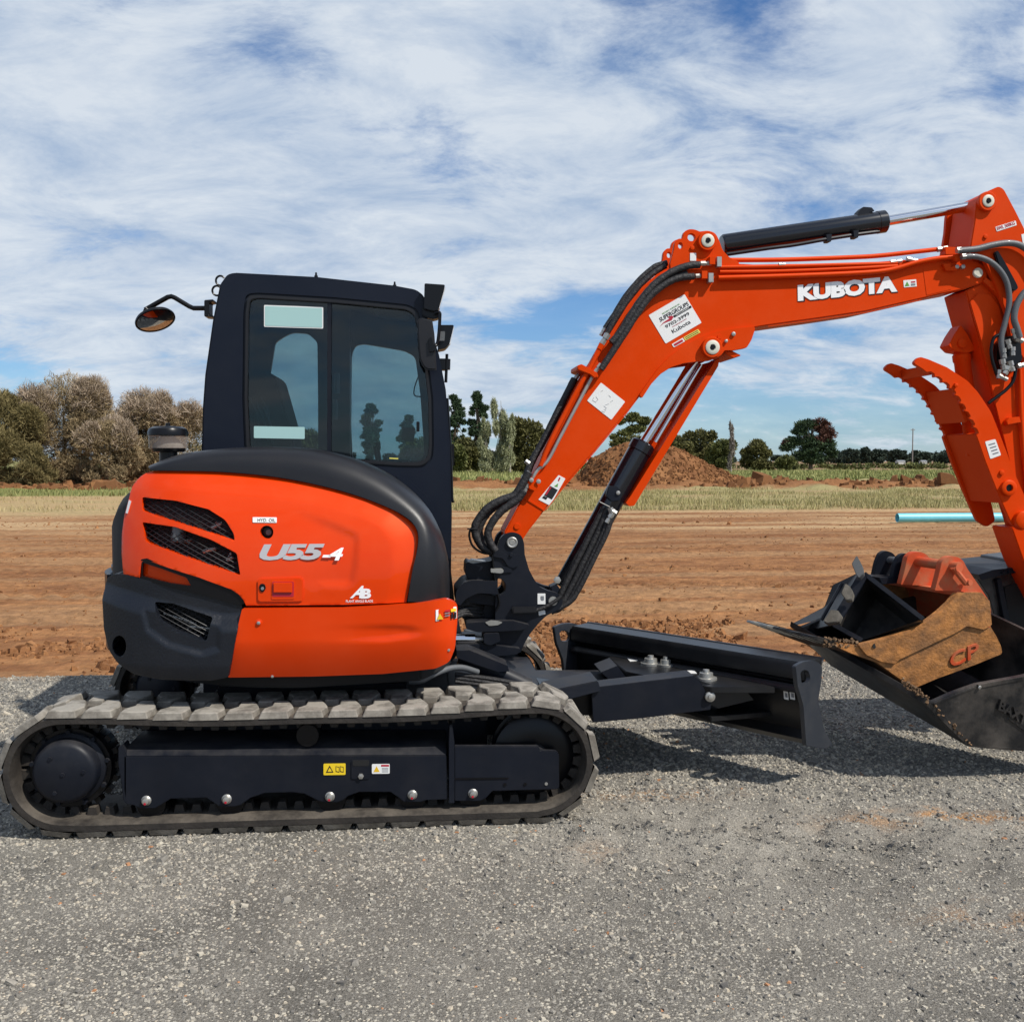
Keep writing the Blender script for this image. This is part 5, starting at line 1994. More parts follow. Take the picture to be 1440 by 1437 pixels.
for (u, v) in ((444.5, 388), (555, 401)):
    q = P(u, v, .12)
    fin('roof_bolt', lathe(bmesh.new(), q - Vector((0, 0, .01)), (0, 0, 1), [(0, .010), (.010, .010), (.012, .006), (.026, .005), (.028, .002)], 10), M['blk'], EX)


def work_lamp(uv, y0, y1, lensuv, label):
    o = fin('work_lamp', pr(uv, y0, y1, 2), M['blk'], EX, bevel=.008, label=label)
    a, b = P(*lensuv[0], y0), P(*lensuv[1], y0)
    bm = bmesh.new()
    d = Vector((.004, 0, .001))
    prism(bm, [Vector((a.x, y0 + .02, a.z)) , Vector((b.x, y0 + .02, b.z)), Vector((b.x, y1 - .02, b.z)), Vector((a.x, y1 - .02, a.z))], d)
    fin('lamp_lens', bm, M['lens'], o)
    return o


work_lamp([(597, 398.5), (626, 400.5), (616.5, 436), (610, 437.5), (596, 434)], -.05, .12, [(625.8, 403), (617.5, 433)], 'upper black work lamp at the cab roof corner')
work_lamp([(616, 457), (638.5, 457), (632, 484), (626, 490), (616, 492)], .0, .13, [(638.2, 459), (632.5, 483)], 'lower black work lamp beside the mirror')
fin('lamp_bracket', pr([(594, 433), (616, 436), (622, 441), (617, 447), (608, 449), (594, 444)], -.02, .08), M['blk'], EX, bevel=.005)
fin('lamp_plate', pr([(615.5, 466), (626, 466), (625, 480), (615.5, 480)], -.012, -.002), M['greyhose'], EX, bevel=.003)
mk = fin('side_mirror', pr(rnd([(587, 450, 4), (592, 446.5, 3), (608, 450, 2), (611, 470, 0), (614.5, 521, 3), (597, 520, 8), (590, 505, 4), (587, 470, 0)], 3), -.13, -.095), M['plastic'], EX, bevel=.012, bseg=3, label='tall black mirror back on the cab front pillar')
fin('mirror_stay', tube(bmesh.new(), cat([P(612, 441, -.05), P(618, 440, -.06), P(618.5, 448, -.06), P(617, 470, -.06), P(614, 485, -.06), P(606, 487, -.08)], 5), .009, 8), M['blk'], mk)
fin('mirror_clamp', pr([(603, 476), (607, 474), (609, 484), (614, 485), (613, 493), (604, 495)], -.145, -.128, 1), M['blk'], mk, bevel=.002)
bm = tube(bmesh.new(), [P(628.5, 498, .1), P(628, 512, .1), P(627, 538, .1)], .008, 8)
tube(bm, [P(628.5, 505, .1), P(628, 520, .1)], .020, 10)
box(bm, P(621.5, 513, .1), .035, .06, .06)
fin('wiper_motor', bm, M['blk'], EX)

# cab lower/front floor apron down to the slew deck
bm = bmesh.new()
prism(bm, [P(600, 800, .02), P(634, 800, .02), P(640, 852, .02), P(640, 900, .02), P(600, 900, .02)], (0, .9, 0))
fin('cab_apron', bm, M['blk'], EX, bevel=.01)

# ================================================================== BOOM, ARM AND FRONT
YB = 0.13            # half width of the boom
YP = YB + .014
# swing post casting
SP = rnd([(692, 782, 3), (700, 768, 4), (703, 757, 6), (711, 750, 6), (722, 748, 7), (733, 752, 7), (737, 763, 4), (738, 780, 0), (744, 801, 4), (752, 816, 4), (760, 826, 3), (772, 831, 3), (784, 834, 4), (791, 842, 5), (791, 850, 4), (786, 857, 4), (768, 866, 4),
          (756, 878, 5), (744, 893, 5), (736, 908, 4), (732, 918, 2), (700, 917, 2), (696, 880, 0), (697, 820, 0)], 4, 4)
POSTH = rnd([(696, 813, 2), (703, 815, 3), (708, 823, 4), (706, 832, 3), (699, 838, 3), (696, 830, 2)], 3, 3)
post = empty('swing_post', P(720, 850, 0), EX)
for y in (-YP, YP - .05):
    o = plate_with_holes('post_cheek', SP, [[(p[0] + 4, p[1]) for p in POSTH]], lambda u, v, y=y: P(u, v, -YP) + Vector((0, y + YP, 0)), (0, .05, 0), M['navy'], post, bevel=.008)
fin('post_core', pr([(700, 775), (730, 780), (748, 830), (780, 842), (776, 856), (745, 875), (730, 912), (702, 912), (712, 850), (708, 800)], -YP + .05, YB - .05), M['navy'], post, bevel=.005)
fin('pin_boss', pr([(692, 783), (697, 771), (706, 775), (716, 782), (727, 778), (732, 787), (729, 796), (722, 800), (714, 797), (707, 786)], -YP - .012, -YP + .002, 3), M['navy'], post, bevel=.004)
q = P(720, 762.5, -YP)
fin('boom_foot_pin', lathe(bmesh.new(), q, (0, -1, 0), [(0, .028), (.012, .028), (.014, .024), (.011, .015), (.014, .013), (.014, .001)], 28), M['steel'], post)
q = P(719, 780, -YP - .012)
fin('post_bolt', cyl(bmesh.new(), q, q + Vector((0, -.01, 0)), .011, .010, 6), M['navy'], post)
# yokes towards the machine
for (uv, y0, y1, nm) in (([(655, 793, 2), (658, 790, 1), (664, 793, 2), (690, 789, 3), (697, 785, 1), (699, 816, 2), (660, 815, 4), (654, 808, 3)], -.10, .12, 'swing_lug'),
                         ([(641, 832, 3), (652, 819, 4), (664, 816, 3), (700, 817, 1), (700, 836, 1), (672, 834, 4), (655, 842, 4), (647, 852, 2), (641, 848, 2)], -.16, .16, 'upper_yoke'),
                         ([(654, 838, 2), (668, 834, 1), (700, 838, 1), (700, 852, 1), (662, 848, 3)], -.11, .14, 'swing_lug'),
                         ([(648, 849, 1), (700, 852, 1), (700, 870, 1), (650, 870, 2)], -.06, .15, 'swing_lug'),
                         ([(655, 876, 3), (690, 874, 2), (722, 873, 2), (745, 879, 2), (735, 886, 2), (700, 888, 2), (672, 889, 3), (655, 884, 3)], -.20, .16, 'lower_yoke'),
                         ([(680, 891, 3), (702, 890, 3), (704, 902, 3), (690, 908, 3), (680, 905, 3)], -.22, -.05, 'cylinder_eye'),
                         ([(643, 906, 0), (675, 905, 0), (732, 912, 2), (728, 920, 2), (690, 924, 2), (650, 921, 0)], -.20, .18, 'lower_lug')):
    fin(nm, pr(rnd(uv, 2, 3), y0, y1), M['navy'], post, bevel=.006)
fin('swing_rod', cyl(bmesh.new(), P(625, 898.5, -.16), P(668, 898.5, -.16), .0255, .0255, 24), M['chrome'], EX)
fin('rod_collar', cyl(bmesh.new(), P(667, 898.5, -.16), P(682, 898.5, -.16), .018, .014, 18), M['steel'], EX)
fin('post_cap', pr(rnd([(658, 790), (664, 787), (678, 789), (689, 790), (690, 794), (658, 796)], 1.5), -.08, .0), M['steel'], post)
fin('grease_patch', pr(rnd([(682, 875), (690, 872), (700, 873), (707, 875), (700, 879), (688, 880)], 1.5), -.204, -.198), M['steel'], post)
fin('hose_clip', pr(rnd([(690, 800), (705, 799.5), (708, 801), (708, 805), (704, 806.5), (690, 805)], 1.2), -YP - .03, -YP + .005), M['steel'], post, bevel=.002)
fin('clip_bar', pr([(707, 797), (720, 796.5), (720, 805), (707, 806)], -YP - .008, -YP + .005, 1), M['navy'], post, bevel=.002)
for uv in ([(756, 834.5), (767, 834.5), (767, 849.5), (756, 849.5)], [(757, 859), (766.5, 858), (767, 863), (758, 866)]):
    fin('plate_sticker', pr(uv, -YP - .003, -YP, .5), M['white'], post)
fin('sticker_print', pr([(760, 838), (765, 838), (765, 844), (762, 845), (760, 843)], -YP - .0036, -YP - .003, 1), M['greyink'], post)
fin('hose_guard', pr([(720, 853.5), (755, 853.5), (755, 862), (721, 863)], -YP - .035, -YP - .002, 3), M['plastic'], post, bevel=.006)
fin('guard_hose', tube(bmesh.new(), cat([P(754, 858, -YP - .02), P(768, 853, -YP - .02), P(781, 845, -YP - .02), P(790, 838, -YP - .02)], 5), .010, 8), M['hose'], post)
# bundle of hoses between house and post
bm = bmesh.new()
g = random.Random(8)
for k in range(6):
    v = 846 + k * 4.2
    tube(bm, cat([P(640, v + 2, -.05 - k * .02), P(655, v - 4 + g.uniform(-2, 2), -.1), P(675, v + g.uniform(-4, 3), -.06), P(698, v - 2, .0)], 5), .0135, 8)
fin('swing_hoses', bm, M['hose'], EX)

# boom ---------------------------------------------------------------
BOOM = [(709, 748.5), (722, 724), (735, 699), (772, 629), (808, 561), (836, 509), (858, 470), (884, 428), (905, 402), (925, 385), (945, 376), (985, 373), (1022, 370), (1060, 372), (1130, 371),
        (1238, 368), (1322, 362), (1350, 361), (1365, 365)] + \
       [(1374 + 15.5 * math.cos(t), 384.5 + 15.5 * math.sin(t)) for t in np.linspace(-math.pi / 2 + .3, math.pi * .40, 9)] + \
       [(1356.7, 407), (1322, 413.8), (1301, 419), (1218, 438), (1150, 448), (1078, 458), (1030, 466), (1000, 474), (975, 486), (950, 501), (925, 523), (905, 549), (879, 583), (836, 635), (793, 684), (765.5, 718), (744, 745.5), (731, 765), (712, 765)]
boom = fin('boom', pr(BOOM, -YB, YB), M['orange_boom'], EX, bevel=.006)
# edge flanges of the web plates
def strip_along(uvs, w, y0, y1):
    bm = bmesh.new()
    pts = [P(u, v, y0) for u, v in uvs]
    off = []
    for i, p in enumerate(pts):
        d = (pts[min(i + 1, len(pts) - 1)] - pts[max(i - 1, 0)]).normalized()
        off.append(p + Vector((-d.z, 0, d.x)) * w)
    prism(bm, pts + off[::-1], (0, y1 - y0, 0))
    return bm


# doubler plate carrying the lift cylinder pin
DBL = rnd([(1061, 459, 2), (1035, 461.5, 0), (1008, 466, 0), (985, 474, 0), (962, 486, 0), (942, 501, 0), (925, 519, 0), (906, 545, 0), (899, 556, 2), (903, 560, 2), (916, 540, 3), (929, 526, 3), (944, 516.5, 3), (962, 511, 3), (985, 508, 3), (1000, 507, 5), (1014, 500, 5), (1019, 493, 2),
           (1031, 493, 1), (1050, 489.5, 3), (1057, 478, 2), (1062, 463, 3)], 2, 3)
for y in (-YB - .016, YB - .02):
    o = fin('cylinder_bracket', pr(DBL, -YB - .016, -YB + .02), M['orange_boom'], boom, bevel=.004)
    if y > 0:
        o.location.y += 2 * YB - .004
fin('bracket_foot', pr([(1020, 495), (1031, 494), (1043, 500), (1032, 504), (1022, 499)], -YB, YB), M['orange_boom'], boom, bevel=.004)
q = P(999.8, 489.3, -YB - .016)
fin('cylinder_pin_boss', lathe(bmesh.new(), q, (0, -1, 0), [(0, .053), (.026, .053), (.029, .050), (.029, .037), (.027, .036)], 32), M['orange_boom'], boom)
fin('pin_ring', lathe(bmesh.new(), q + Vector((0, -.026, 0)), (0, -1, 0), [(0, .037), (.006, .037), (.008, .034), (.008, .016), (.004, .014)], 28), M['pinwhite'], boom)
fin('pin_bolt', cyl(bmesh.new(), q + Vector((0, -.028, 0)), q + Vector((0, -.037, 0)), .015, .013, 6), M['blk'], boom)
q = P(1031, 470, -YB - .016)
fin('stop_bolt', lathe(bmesh.new(), q, (0, -1, 0), [(0, .012), (.010, .011), (.012, .005)], 8), M['steel'], boom)
q = P(1020.5, 480, -YB - .016)
fin('bracket_bolt', lathe(bmesh.new(), q, (0, -1, 0), [(0, .010), (.012, .009), (.014, .004)], 6), M['steel'], boom)
q = P(1011.5, 474, -YB - .016)
fin('grease_cap', lathe(bmesh.new(), q, (0, -1, 0), [(0, .012), (.006, .011), (.006, .006)], 12), M['orange_boom'], boom)
# head bracket for the arm cylinder
HB = rnd([(941.5, 372, 3), (947, 352, 3), (948, 342, 3), (953, 336, 4), (959, 336, 2), (961, 327, 3), (968, 322.5, 4), (977, 323, 3), (984, 326, 1), (996, 324.5, 5), (1006, 328, 5), (1011, 338, 3), (1016, 352, 3), (1026, 363, 6), (1040, 369, 3), (1035, 385, 0), (945, 390, 0)], 3, 3)
H1 = [(972 + 5.2 * math.cos(t), 334.3 + 5.2 * math.sin(t)) for t in np.linspace(0, 2 * math.pi, 16, endpoint=False)]
H2 = [(956.5 + 3 * math.cos(t), 346 + 4.2 * math.sin(t)) for t in np.linspace(0, 2 * math.pi, 14, endpoint=False)]
for yo in (-YB - .004, YB - .024):
    o = plate_with_holes('head_bracket', HB, [H1, H2], lambda u, v, yo=yo: P(u, v, -YB) + Vector((0, yo + YB, 0)), (0, .03, 0), M['orange_boom'], boom, bevel=.004)
q = P(993.5, 340, -YB - .004)
fin('arm_cylinder_boss', lathe(bmesh.new(), q, (0, -1, 0), [(0, .050), (.022, .050), (.025, .047), (.025, .034)], 32), M['orange_boom'], boom)
fin('pin_ring', lathe(bmesh.new(), q + Vector((0, -.022, 0)), (0, -1, 0), [(0, .034), (.006, .034), (.008, .031), (.008, .015), (.004, .013)], 28), M['pinwhite'], boom)
fin('pin_bolt', cyl(bmesh.new(), q + Vector((0, -.024, 0)), q + Vector((0, -.034, 0)), .014, .012, 6), M['blk'], boom)
q = P(973.5, 349, -YB - .004)
fin('grease_cap', lathe(bmesh.new(), q, (0, -1, 0), [(0, .012), (.008, .011), (.009, .006)], 12), M['orange_boom'], boom)
fin('small_tag', pr([(970.5, 356), (979, 356), (979, 367), (970.5, 367)], -YB - .007, -YB - .0035, .5), M['white'], boom)
# raised rib and tip plate
fin('boom_joint_plate', pr([(1298, 378), (1335, 373), (1338, 407), (1303, 415.5)], -YB - .002, -YB + .002, 1), M['orange_boom'], boom, bevel=.001)
q = P(1374, 384.3, -YB)
fin('boom_tip_pin', lathe(bmesh.new(), q, (0, -1, 0), [(0, .026), (.012, .026), (.014, .023), (.012, .010), (.013, .001)], 28), M['pinwhite'], boom)
q = P(743, 740 - 7, -YB)
fin('foot_plug', lathe(bmesh.new(), P(727, 740, -YB), (0, -1, 0), [(0, .016), (.006, .015), (.006, .007)], 14), M['orange_boom'], boom)
fin('weld_seam', pr([(737, 698), (766.5, 717), (765.5, 719), (736, 700.5)], -YB - .005, -YB + .001), M['orange_boom'], boom, bevel=.001)
fin('boom_edge_bead', strip_along([(1296, 421), (1218, 439), (1150, 449), (1080, 458.5)], .004, -YB - .003, -YB + .001), M['orange_boom'], boom)
fin('boom_edge_bead', strip_along([(899, 556.5), (879, 583), (836, 635), (793, 684), (767, 717)], .004, -YB - .003, -YB + .001), M['orange_boom'], boom)

# lettering on the boom
def ln(a, b, t):
    return (a[0] + (b[0] - a[0]) * t, a[1] + (b[1] - a[1]) * t)


for nm, off, m_, bd in (('brand_shadow', (1.3, 1.3), 'ink', .075), ('brand_lettering', (0, 0), 'ltr', .062)):
    e = -YB - (.0012 if nm == 'brand_shadow' else .0030)
    text_mesh('KUBOTA', P(1122 + off[0], 424 + off[1], e), P(1262 + off[0], 410.5 + off[1], e), P(1121.5 + off[0], 401 + off[1], e), M[m_], boom, nm, bold=bd, thick=.001, spacing=.96)
ts = sticker([(1270, 394.5), (1288, 393), (1289, 403), (1271, 404.6)], -YB, M['white'], boom, 'warning_sticker', r=.5)
for uv, m_ in (([(1272, 403), (1275.5, 396), (1279, 402.3)], 'greenink'), ([(1281, 396), (1287, 395.5), (1287, 397.5), (1281, 398)], 'redink'), ([(1281, 399.3), (1287, 398.8), (1287.4, 401.6), (1281, 402.2)], 'greyink')):
    sticker(uv, -YB - .0022, M[m_], ts, 'sticker_print', thick=.0006, r=0)

# dealer sign
bl, br, tl = (936, 483.5), (986.5, 454), (912, 443.5)
tr = (br[0] + tl[0] - bl[0], br[1] + tl[1] - bl[1])
sg = sticker([bl, br, tr, tl], -YB, M['white'], boom, 'dealer_sign', r=1.5, label='white dealer sign with red swoosh and phone number')


def sq(a, b):
    return (bl[0] + (br[0] - bl[0]) * a + (tl[0] - bl[0]) * b, bl[1] + (br[1] - bl[1]) * a + (tl[1] - bl[1]) * b)


ye = -YB - .0023


def stext(s_, a0, b0, a1, b1, m_, bold=.0, parent=sg, shear=0, f=sq, y=ye):
    text_mesh(s_, P(*f(a0, b0), y), P(*f(a1, b0), y), P(*f(a0, b1), y), M[m_], parent, 'sign_lettering', bold=bold, thick=.0006, shear=shear)


stext('PROUDLY SUPPLIED BY', .30, .80, .78, .845, 'greenink')
stext('SUPERGROUPS', .16, .64, .97, .77, 'ink', .02, shear=.2)
sticker([sq(.08, .53), sq(.22, .56), sq(.42, .52), sq(.50, .58), sq(.47, .64), sq(.36, .66), sq(.40, .60), sq(.22, .59)], ye, M['redink'], sg, 'swoosh', thick=.0007, r=.5)
sticker([sq(.50, .545), sq(.99, .545), sq(.99, .615), sq(.50, .615)], ye, M['ink'], sg, 'name_bar', thick=.0007, r=.6)
stext('MACHINERY', .56, .562, .93, .598, 'white', y=ye - .0008)
stext('9702-3999', .20, .385, .86, .485, 'ink', .02)
stext('www.supergroup.com.au', .34, .31, .74, .345, 'redink')
stext('Kubota', .28, .15, .78, .27, 'ink', .01)
sticker([(944.5, 484.3), (960, 475.2), (963.3, 480), (947.5, 488.7)], -YB, M['white'], boom, 'warning_sticker', r=.5)
sticker([(947, 484.3), (959.2, 477.3), (961, 480), (948.8, 487)], -YB - .0022, M['redink'], boom, 'red_print', thick=.0007, r=.4)
ys_ = sticker([(961, 474.5), (981.5, 463), (985, 467.5), (964, 479)], -YB, M['paleyellow'], boom, 'caution_sticker', r=.5)
for k in range(2):
    a0 = (963 + k * 1.2, 474.6 + k * 2)
    a1 = (981 + k * 1.2, 464.6 + k * 2)
    sticker([a0, a1, (a1[0] + .5, a1[1] + .8), (a0[0] + .5, a0[1] + .8)], -YB - .0022, M['ink'], ys_, 'print_line', thick=.0005, r=0)
# instruction sheet lower on the boom
sh = sticker([(825.5, 563.5), (845, 538), (879, 565), (859.5, 590.5)], -YB, M['white'], boom, 'instruction_sheet', r=1.5, label='white instruction sheet with fine line drawings')
for pts in ([(835, 559), (833, 563), (838, 566)], [(838, 558), (841, 562), (838, 565)], [(849, 571), (853, 574), (849, 577)], [(851, 570), (856, 568)], [(845, 551), (848, 549)], [(858, 566), (862, 563)], [(846, 578), (850, 580), (852, 576)], [(856, 556), (859, 559)]):
    fin('line_drawing', tube(bmesh.new(), [P(u, v, -YB - .0023) for u, v in pts], .0009, 4), M['greyink'], sh)
# pictogram strip at the foot
st2 = sticker([(757, 702.5), (773.5, 711), (795, 673), (785.5, 668)], -YB, M['white'], boom, 'pictogram_sticker', r=.8)
sticker([(765, 696.5), (776, 702.5), (784.5, 689), (773.5, 683)], -YB - .0022, M['ink'], st2, 'black_field', thick=.0006, r=.5)
sticker([(766.3, 695), (768.5, 696.3), (775.5, 685.4), (773.3, 684.2)], -YB - .003, M['redink'], st2, 'red_bar', thick=.0005, r=0)
sticker([(762, 700), (768, 703), (771, 698), (768, 699), (765, 697)], -YB - .0022, M['ink'], st2, 'pictogram', thick=.0006, r=.3)
sticker([(779, 684), (784, 685), (785, 679.5)], -YB - .0022, M['greenink'], st2, 'pictogram', thick=.0006, r=0)
sticker([(786.5, 671), (788.5, 672), (786, 677), (784.3, 676)], -YB - .0022, M['redink'], st2, 'red_bar', thick=.0006, r=0)

# steel pipes along the boom
def pipe(uvs, r, y, m_='orange_boom', parent=boom, name='hydraulic_pipe', n=10, wob=0.0, sm=6):
    return fin(name, tube(bmesh.new(), cat([P(p[0], p[1], p[2] if len(p) > 2 else y) for p in uvs], sm), r, n, wob), M[m_], parent)


pipe([(1018, 366), (1100, 365.5), (1200, 362), (1240, 359.5), (1290, 354), (1326, 350)], .012, -YB + .02)
pipe([(1010, 376), (1100, 374.5), (1240, 371), (1262, 370)], .009, -YB - .014)
pipe([(1010, 391), (1100, 388.5), (1200, 384.5), (1250, 380), (1290, 369), (1320, 363.5), (1345, 361.5)], .013, -YB - .022)
pipe([(1012, 382.5), (1100, 381.5), (1200, 377.5), (1262, 374)], .009, -YB - .016)
for uv in ([(1008.5, 361), (1015, 361), (1015, 375), (1008.5, 375)], [(996.5, 384), (1003.5, 384), (1003.5, 397), (996.5, 397)]):
    fin('pipe_bracket', pr(uv, -YB - .04, -YB, .5), M['steel'], boom, bevel=.002)
for (u, v) in ((1002, 362), (991, 382)):
    fin('pipe_block', pr([(u - 4, v - 1), (u + 4, v - 1), (u + 4, v + 10), (u - 4, v + 10)], -YB - .05, -YB, .5), M['orange_boom'], boom, bevel=.003)


def fitting(a, b, y, r=.013, parent=boom, m_='steel'):
    bm = bmesh.new()
    p0, p1 = P(*a, y), P(*b, y)
    d = p1 - p0
    cyl(bm, p0, p0 + d * .45, r, r, 6)
    cyl(bm, p0 + d * .45, p0 + d * .6, r * .7, r * .7, 12)
    cyl(bm, p0 + d * .6, p1, r * .92, r * .92, 6)
    return fin('hose_fitting', bm, M[m_], parent)


fitting((985, 371), (1000, 370.5), -YB - .03, .013)
fitting((978, 388.5), (992, 387.5), -YB - .03, .012)
fitting((1252, 369), (1268, 367), -YB - .014, .011)
fitting((1275, 364), (1290, 367.5), -YB - .014, .012)
fitting((1095, 372.5), (1104, 372.3), -YB - .014, .011)
fitting((1318, 351.5), (1332, 349), -YB + .01, .014)
fin('pipe_block', pr([(1329, 347), (1347, 348), (1347, 358), (1330, 358)], -YB - .03, -YB + .02, 1), M['orange_boom'], boom, bevel=.003)
fin('pipe_block', pr([(1342, 358), (1352, 357), (1353, 367), (1343, 367)], -YB - .045, -YB, 1), M['orange_boom'], boom, bevel=.003)
fin('pipe_clamp', pr([(1326, 371), (1337, 371), (1337, 376), (1346, 372), (1346, 381), (1330, 381)], -YB - .02, -YB, 1), M['orange_boom'], boom, bevel=.003)
for u in (1343.5, 1352):
    q = P(u, 376, -YB)
    fin('clamp_bolt', lathe(bmesh.new(), q, (0, -1, 0), [(0, .013), (.02, .012), (.022, .005)], 6), M['steel'], boom)

# hoses over the bend of the boom (fabric sleeves)
pipe([(984, 372.5), (968, 374), (948, 381), (925, 396), (905, 417), (888, 442), (872, 468), (860, 482)], .019, -YB - .035, 'hose', wob=.05, name='hose_sleeve', n=12)
pipe([(976, 389), (955, 391), (935, 400), (915, 416), (898, 438), (880, 466), (862, 494), (850, 512), (845, 519)], .018, -YB - .04, 'hose', wob=.05, name='hose_sleeve', n=12)
pipe([(938, 370, -.02), (920, 376, -.02), (900, 393, -.02), (880, 417, -.02), (862, 446, -.02), (851, 462, -.02)], .016, -.02, 'hose', wob=.06, name='hose_sleeve')
pipe([(936, 374, -.08), (917, 386, -.08), (897, 405, -.08), (878, 430, -.08), (862, 455, -.08), (854, 470, -.08)], .016, -.08, 'hose', wob=.06, name='hose_sleeve')
pipe([(966, 384), (940, 393), (915, 408), (893, 434), (876, 462), (866, 480)], .016, -YB - .02, 'hose', wob=.05, name='hose_sleeve')
fitting((855, 470), (846, 484), -YB - .02, .017)
fitting((846, 484), (838, 500), -YB - .02, .015, m_='orange_boom')
fitting((845, 512), (836, 524), -YB - .035, .012)
fitting((851, 462), (845, 472), -.02, .013)
# middle clamp and the pipes down to the foot
fin('middle_clamp', pr([(812, 514), (818, 512), (840, 524), (842, 530), (836, 532), (830, 527), (812, 520)], -YB - .05, .05, 1.5), M['orange_boom'], boom, bevel=.004)
pipe([(846, 486), (834, 508), (820, 535), (800, 572), (782, 605), (768, 634), (762, 652), (752, 668), (745, 680)], .014, -YB - .012)
pipe([(838, 500), (828, 520), (812, 548), (795, 580), (776, 617), (766, 640), (760, 655)], .012, -YB - .028)
pipe([(836, 524), (826, 542), (806, 580), (786, 618), (770, 648), (757, 660), (749, 672)], .010, -YB - .018, 'steel')
pipe([(833, 510), (825, 520), (810, 545), (790, 582), (772, 616)], .012, -.05)
fitting((817, 522), (808, 534), -.03, .015)
pipe([(808, 533, -.05), (798, 552, -.06), (780, 588, -.07), (763, 622, -.08), (750, 645, -.09), (740, 668, -.10), (732, 684, -.11), (722, 698, -.12), (706, 708, -.13), (692, 716, -.14), (680, 730, -.14), (674, 748, -.14), (683, 768, -.13), (694, 777, -.12)], .019, -.05, 'hose', wob=.05, name='hose_sleeve', n=12)
pipe([(744, 664), (735, 680), (724, 696), (706, 703), (688, 713), (675, 727), (668, 742), (671, 757), (680, 770), (692, 776)], .021, -.17, 'hose', wob=.05, name='hose_sleeve', n=12)
pipe([(737, 690), (728, 702), (714, 712), (702, 722), (692, 735), (686, 750), (690, 765), (697, 775)], .020, -.19, 'hose', wob=.05, name='hose_sleeve', n=12)
pipe([(668, 741), (662, 744), (660, 754), (665, 768), (678, 777), (692, 779)], .006, -.17, 'blk', name='thin_hose')
fin('cable_tie', tube(bmesh.new(), [P(657, 743.5, -.19), P(672, 744, -.19)], .004, 6), M['blk'], boom)
pipe([(692, 780), (694, 800), (696, 815), (700, 835), (702, 848), (698, 858)], .006, -.15, 'blk', name='thin_hose')
fitting((744, 663), (737, 674), -YB - .03, .014)
fitting((737, 668), (734, 680), -.12, .014)
fitting((742, 680), (737, 692), -YB - .035, .013)
fin('pipe_block', pr([(738, 664), (745, 663), (748, 676), (754, 678), (757, 684), (752, 691), (744, 688), (741, 680)], -YB - .045, -YB, 2), M['orange_boom'], boom, bevel=.004)
for (u, v) in ((747, 675), (757, 677)):
    fin('block_plug', lathe(bmesh.new(), P(u, v, -YB - .04), (0, -1, 0), [(0, .013), (.016, .012), (.018, .005)], 8), M['steel'], boom)
fitting((744, 652), (739, 648), -YB - .02, .013)

# arm cylinder
def ucyl(a, b, y, r, m_, name, parent, n=32, ends=True):
    p0, p1 = P(*a, y), P(*b, y)
    bm = bmesh.new()
    d = (p1 - p0)
    L_ = d.length
    if ends:
        lathe(bm, p0, d, [(0, r * .86), (.012, r), (L_ - .05, r), (L_ - .048, r * 1.05), (L_ - .006, r * 1.05), (L_, r * .95)], n)
    else:
        cyl(bm, p0, p1, r, r, n)
    return fin(name, bm, M[m_], parent)


ac = ucyl((1015, 345.5), (1245, 311.5), 0, .057, 'barrel', 'arm_cylinder', EX)
ucyl((1244, 311.6), (1368, 290), 0, .0265, 'chrome', 'cylinder_rod', ac, ends=False)
fin('rod_eye', lathe(bmesh.new(), P(1384, 287, -.06), (0, 1, 0), [(0, .05), (.12, .05)], 24), M['navy'], ac)
fin('barrel_eye', lathe(bmesh.new(), P(998, 348, -.07), (0, 1, 0), [(0, .055), (.14, .055)], 24), M['navy'], ac)
fin('port_block', pr([(1208, 297), (1214, 291), (1226, 292), (1230, 297), (1222, 299), (1236, 300), (1236, 303), (1205, 305)], -.03, .03, 1), M['navy'], ac, bevel=.003)
fin('feed_pipe', tube(bmesh.new(), cat([P(1022, 358, -.05), P(1080, 349.5, -.06), P(1118, 344.5, -.06), P(1160, 337, -.06), P(1205, 330, -.05), P(1236, 326, -.03)], 5), .010, 8), M['navy'], ac)
for (u, v) in ((1166, 334), (1204, 328.5)):
    fin('pipe_saddle', pr([(u - 4, v - 4), (u + 4, v - 5), (u + 3, v + 6), (u - 3, v + 6)], -.07, -.02, 1), M['navy'], ac, bevel=.002)

# lift cylinder with its orange guard
lc = empty('lift_cylinder', P(885, 670, 0), EX)
a, b = P(786, 840, 0), P(906, 622, 0)
d = (b - a)
bm = bmesh.new()
lathe(bm, a + d * .06, d, [(0, .055), (.02, .062), (d.length * .94 - .06, .062), (d.length * .94 - .055, .066), (d.length * .94 - .01, .066), (d.length * .94, .055)], 32)
fin('barrel', bm, M['barrel'], lc)
fin('cylinder_rod', cyl(bmesh.new(), P(903, 628, 0), P(996, 478, 0) , .030, .030, 28), M['chrome'], lc)
fin('steel_pipe', cyl(bmesh.new(), P(922, 622, -.035), P(986, 513, -.035), .012, .012, 14), M['chrome'], lc)
fin('rod_guard', pr([(1006, 507), (1012, 503), (1010, 515), (892, 711), (885, 712), (880, 707), (886, 699)], -.075, .075, 1), M['orange_boom'], lc, bevel=.004)
fin('guard_inner', pr([(988, 512), (1006, 507), (886, 702), (882, 702), (868, 686)], .055, .072), M['orange_boom'], lc)
fin('barrel_foot', lathe(bmesh.new(), P(780, 848, -.07), (0, 1, 0), [(0, .055), (.14, .055)], 28), M['navy'], lc)
fin('foot_pin', lathe(bmesh.new(), P(777.5, 845, -YP), (0, -1, 0), [(0, .024), (.008, .023), (.009, .001)], 24), M['steel'], post)
fin('foot_clamp', pr([(774, 825), (783, 821), (796, 842), (790, 846), (778, 840)], -.09, .0, 2), M['navy'], lc, bevel=.004)
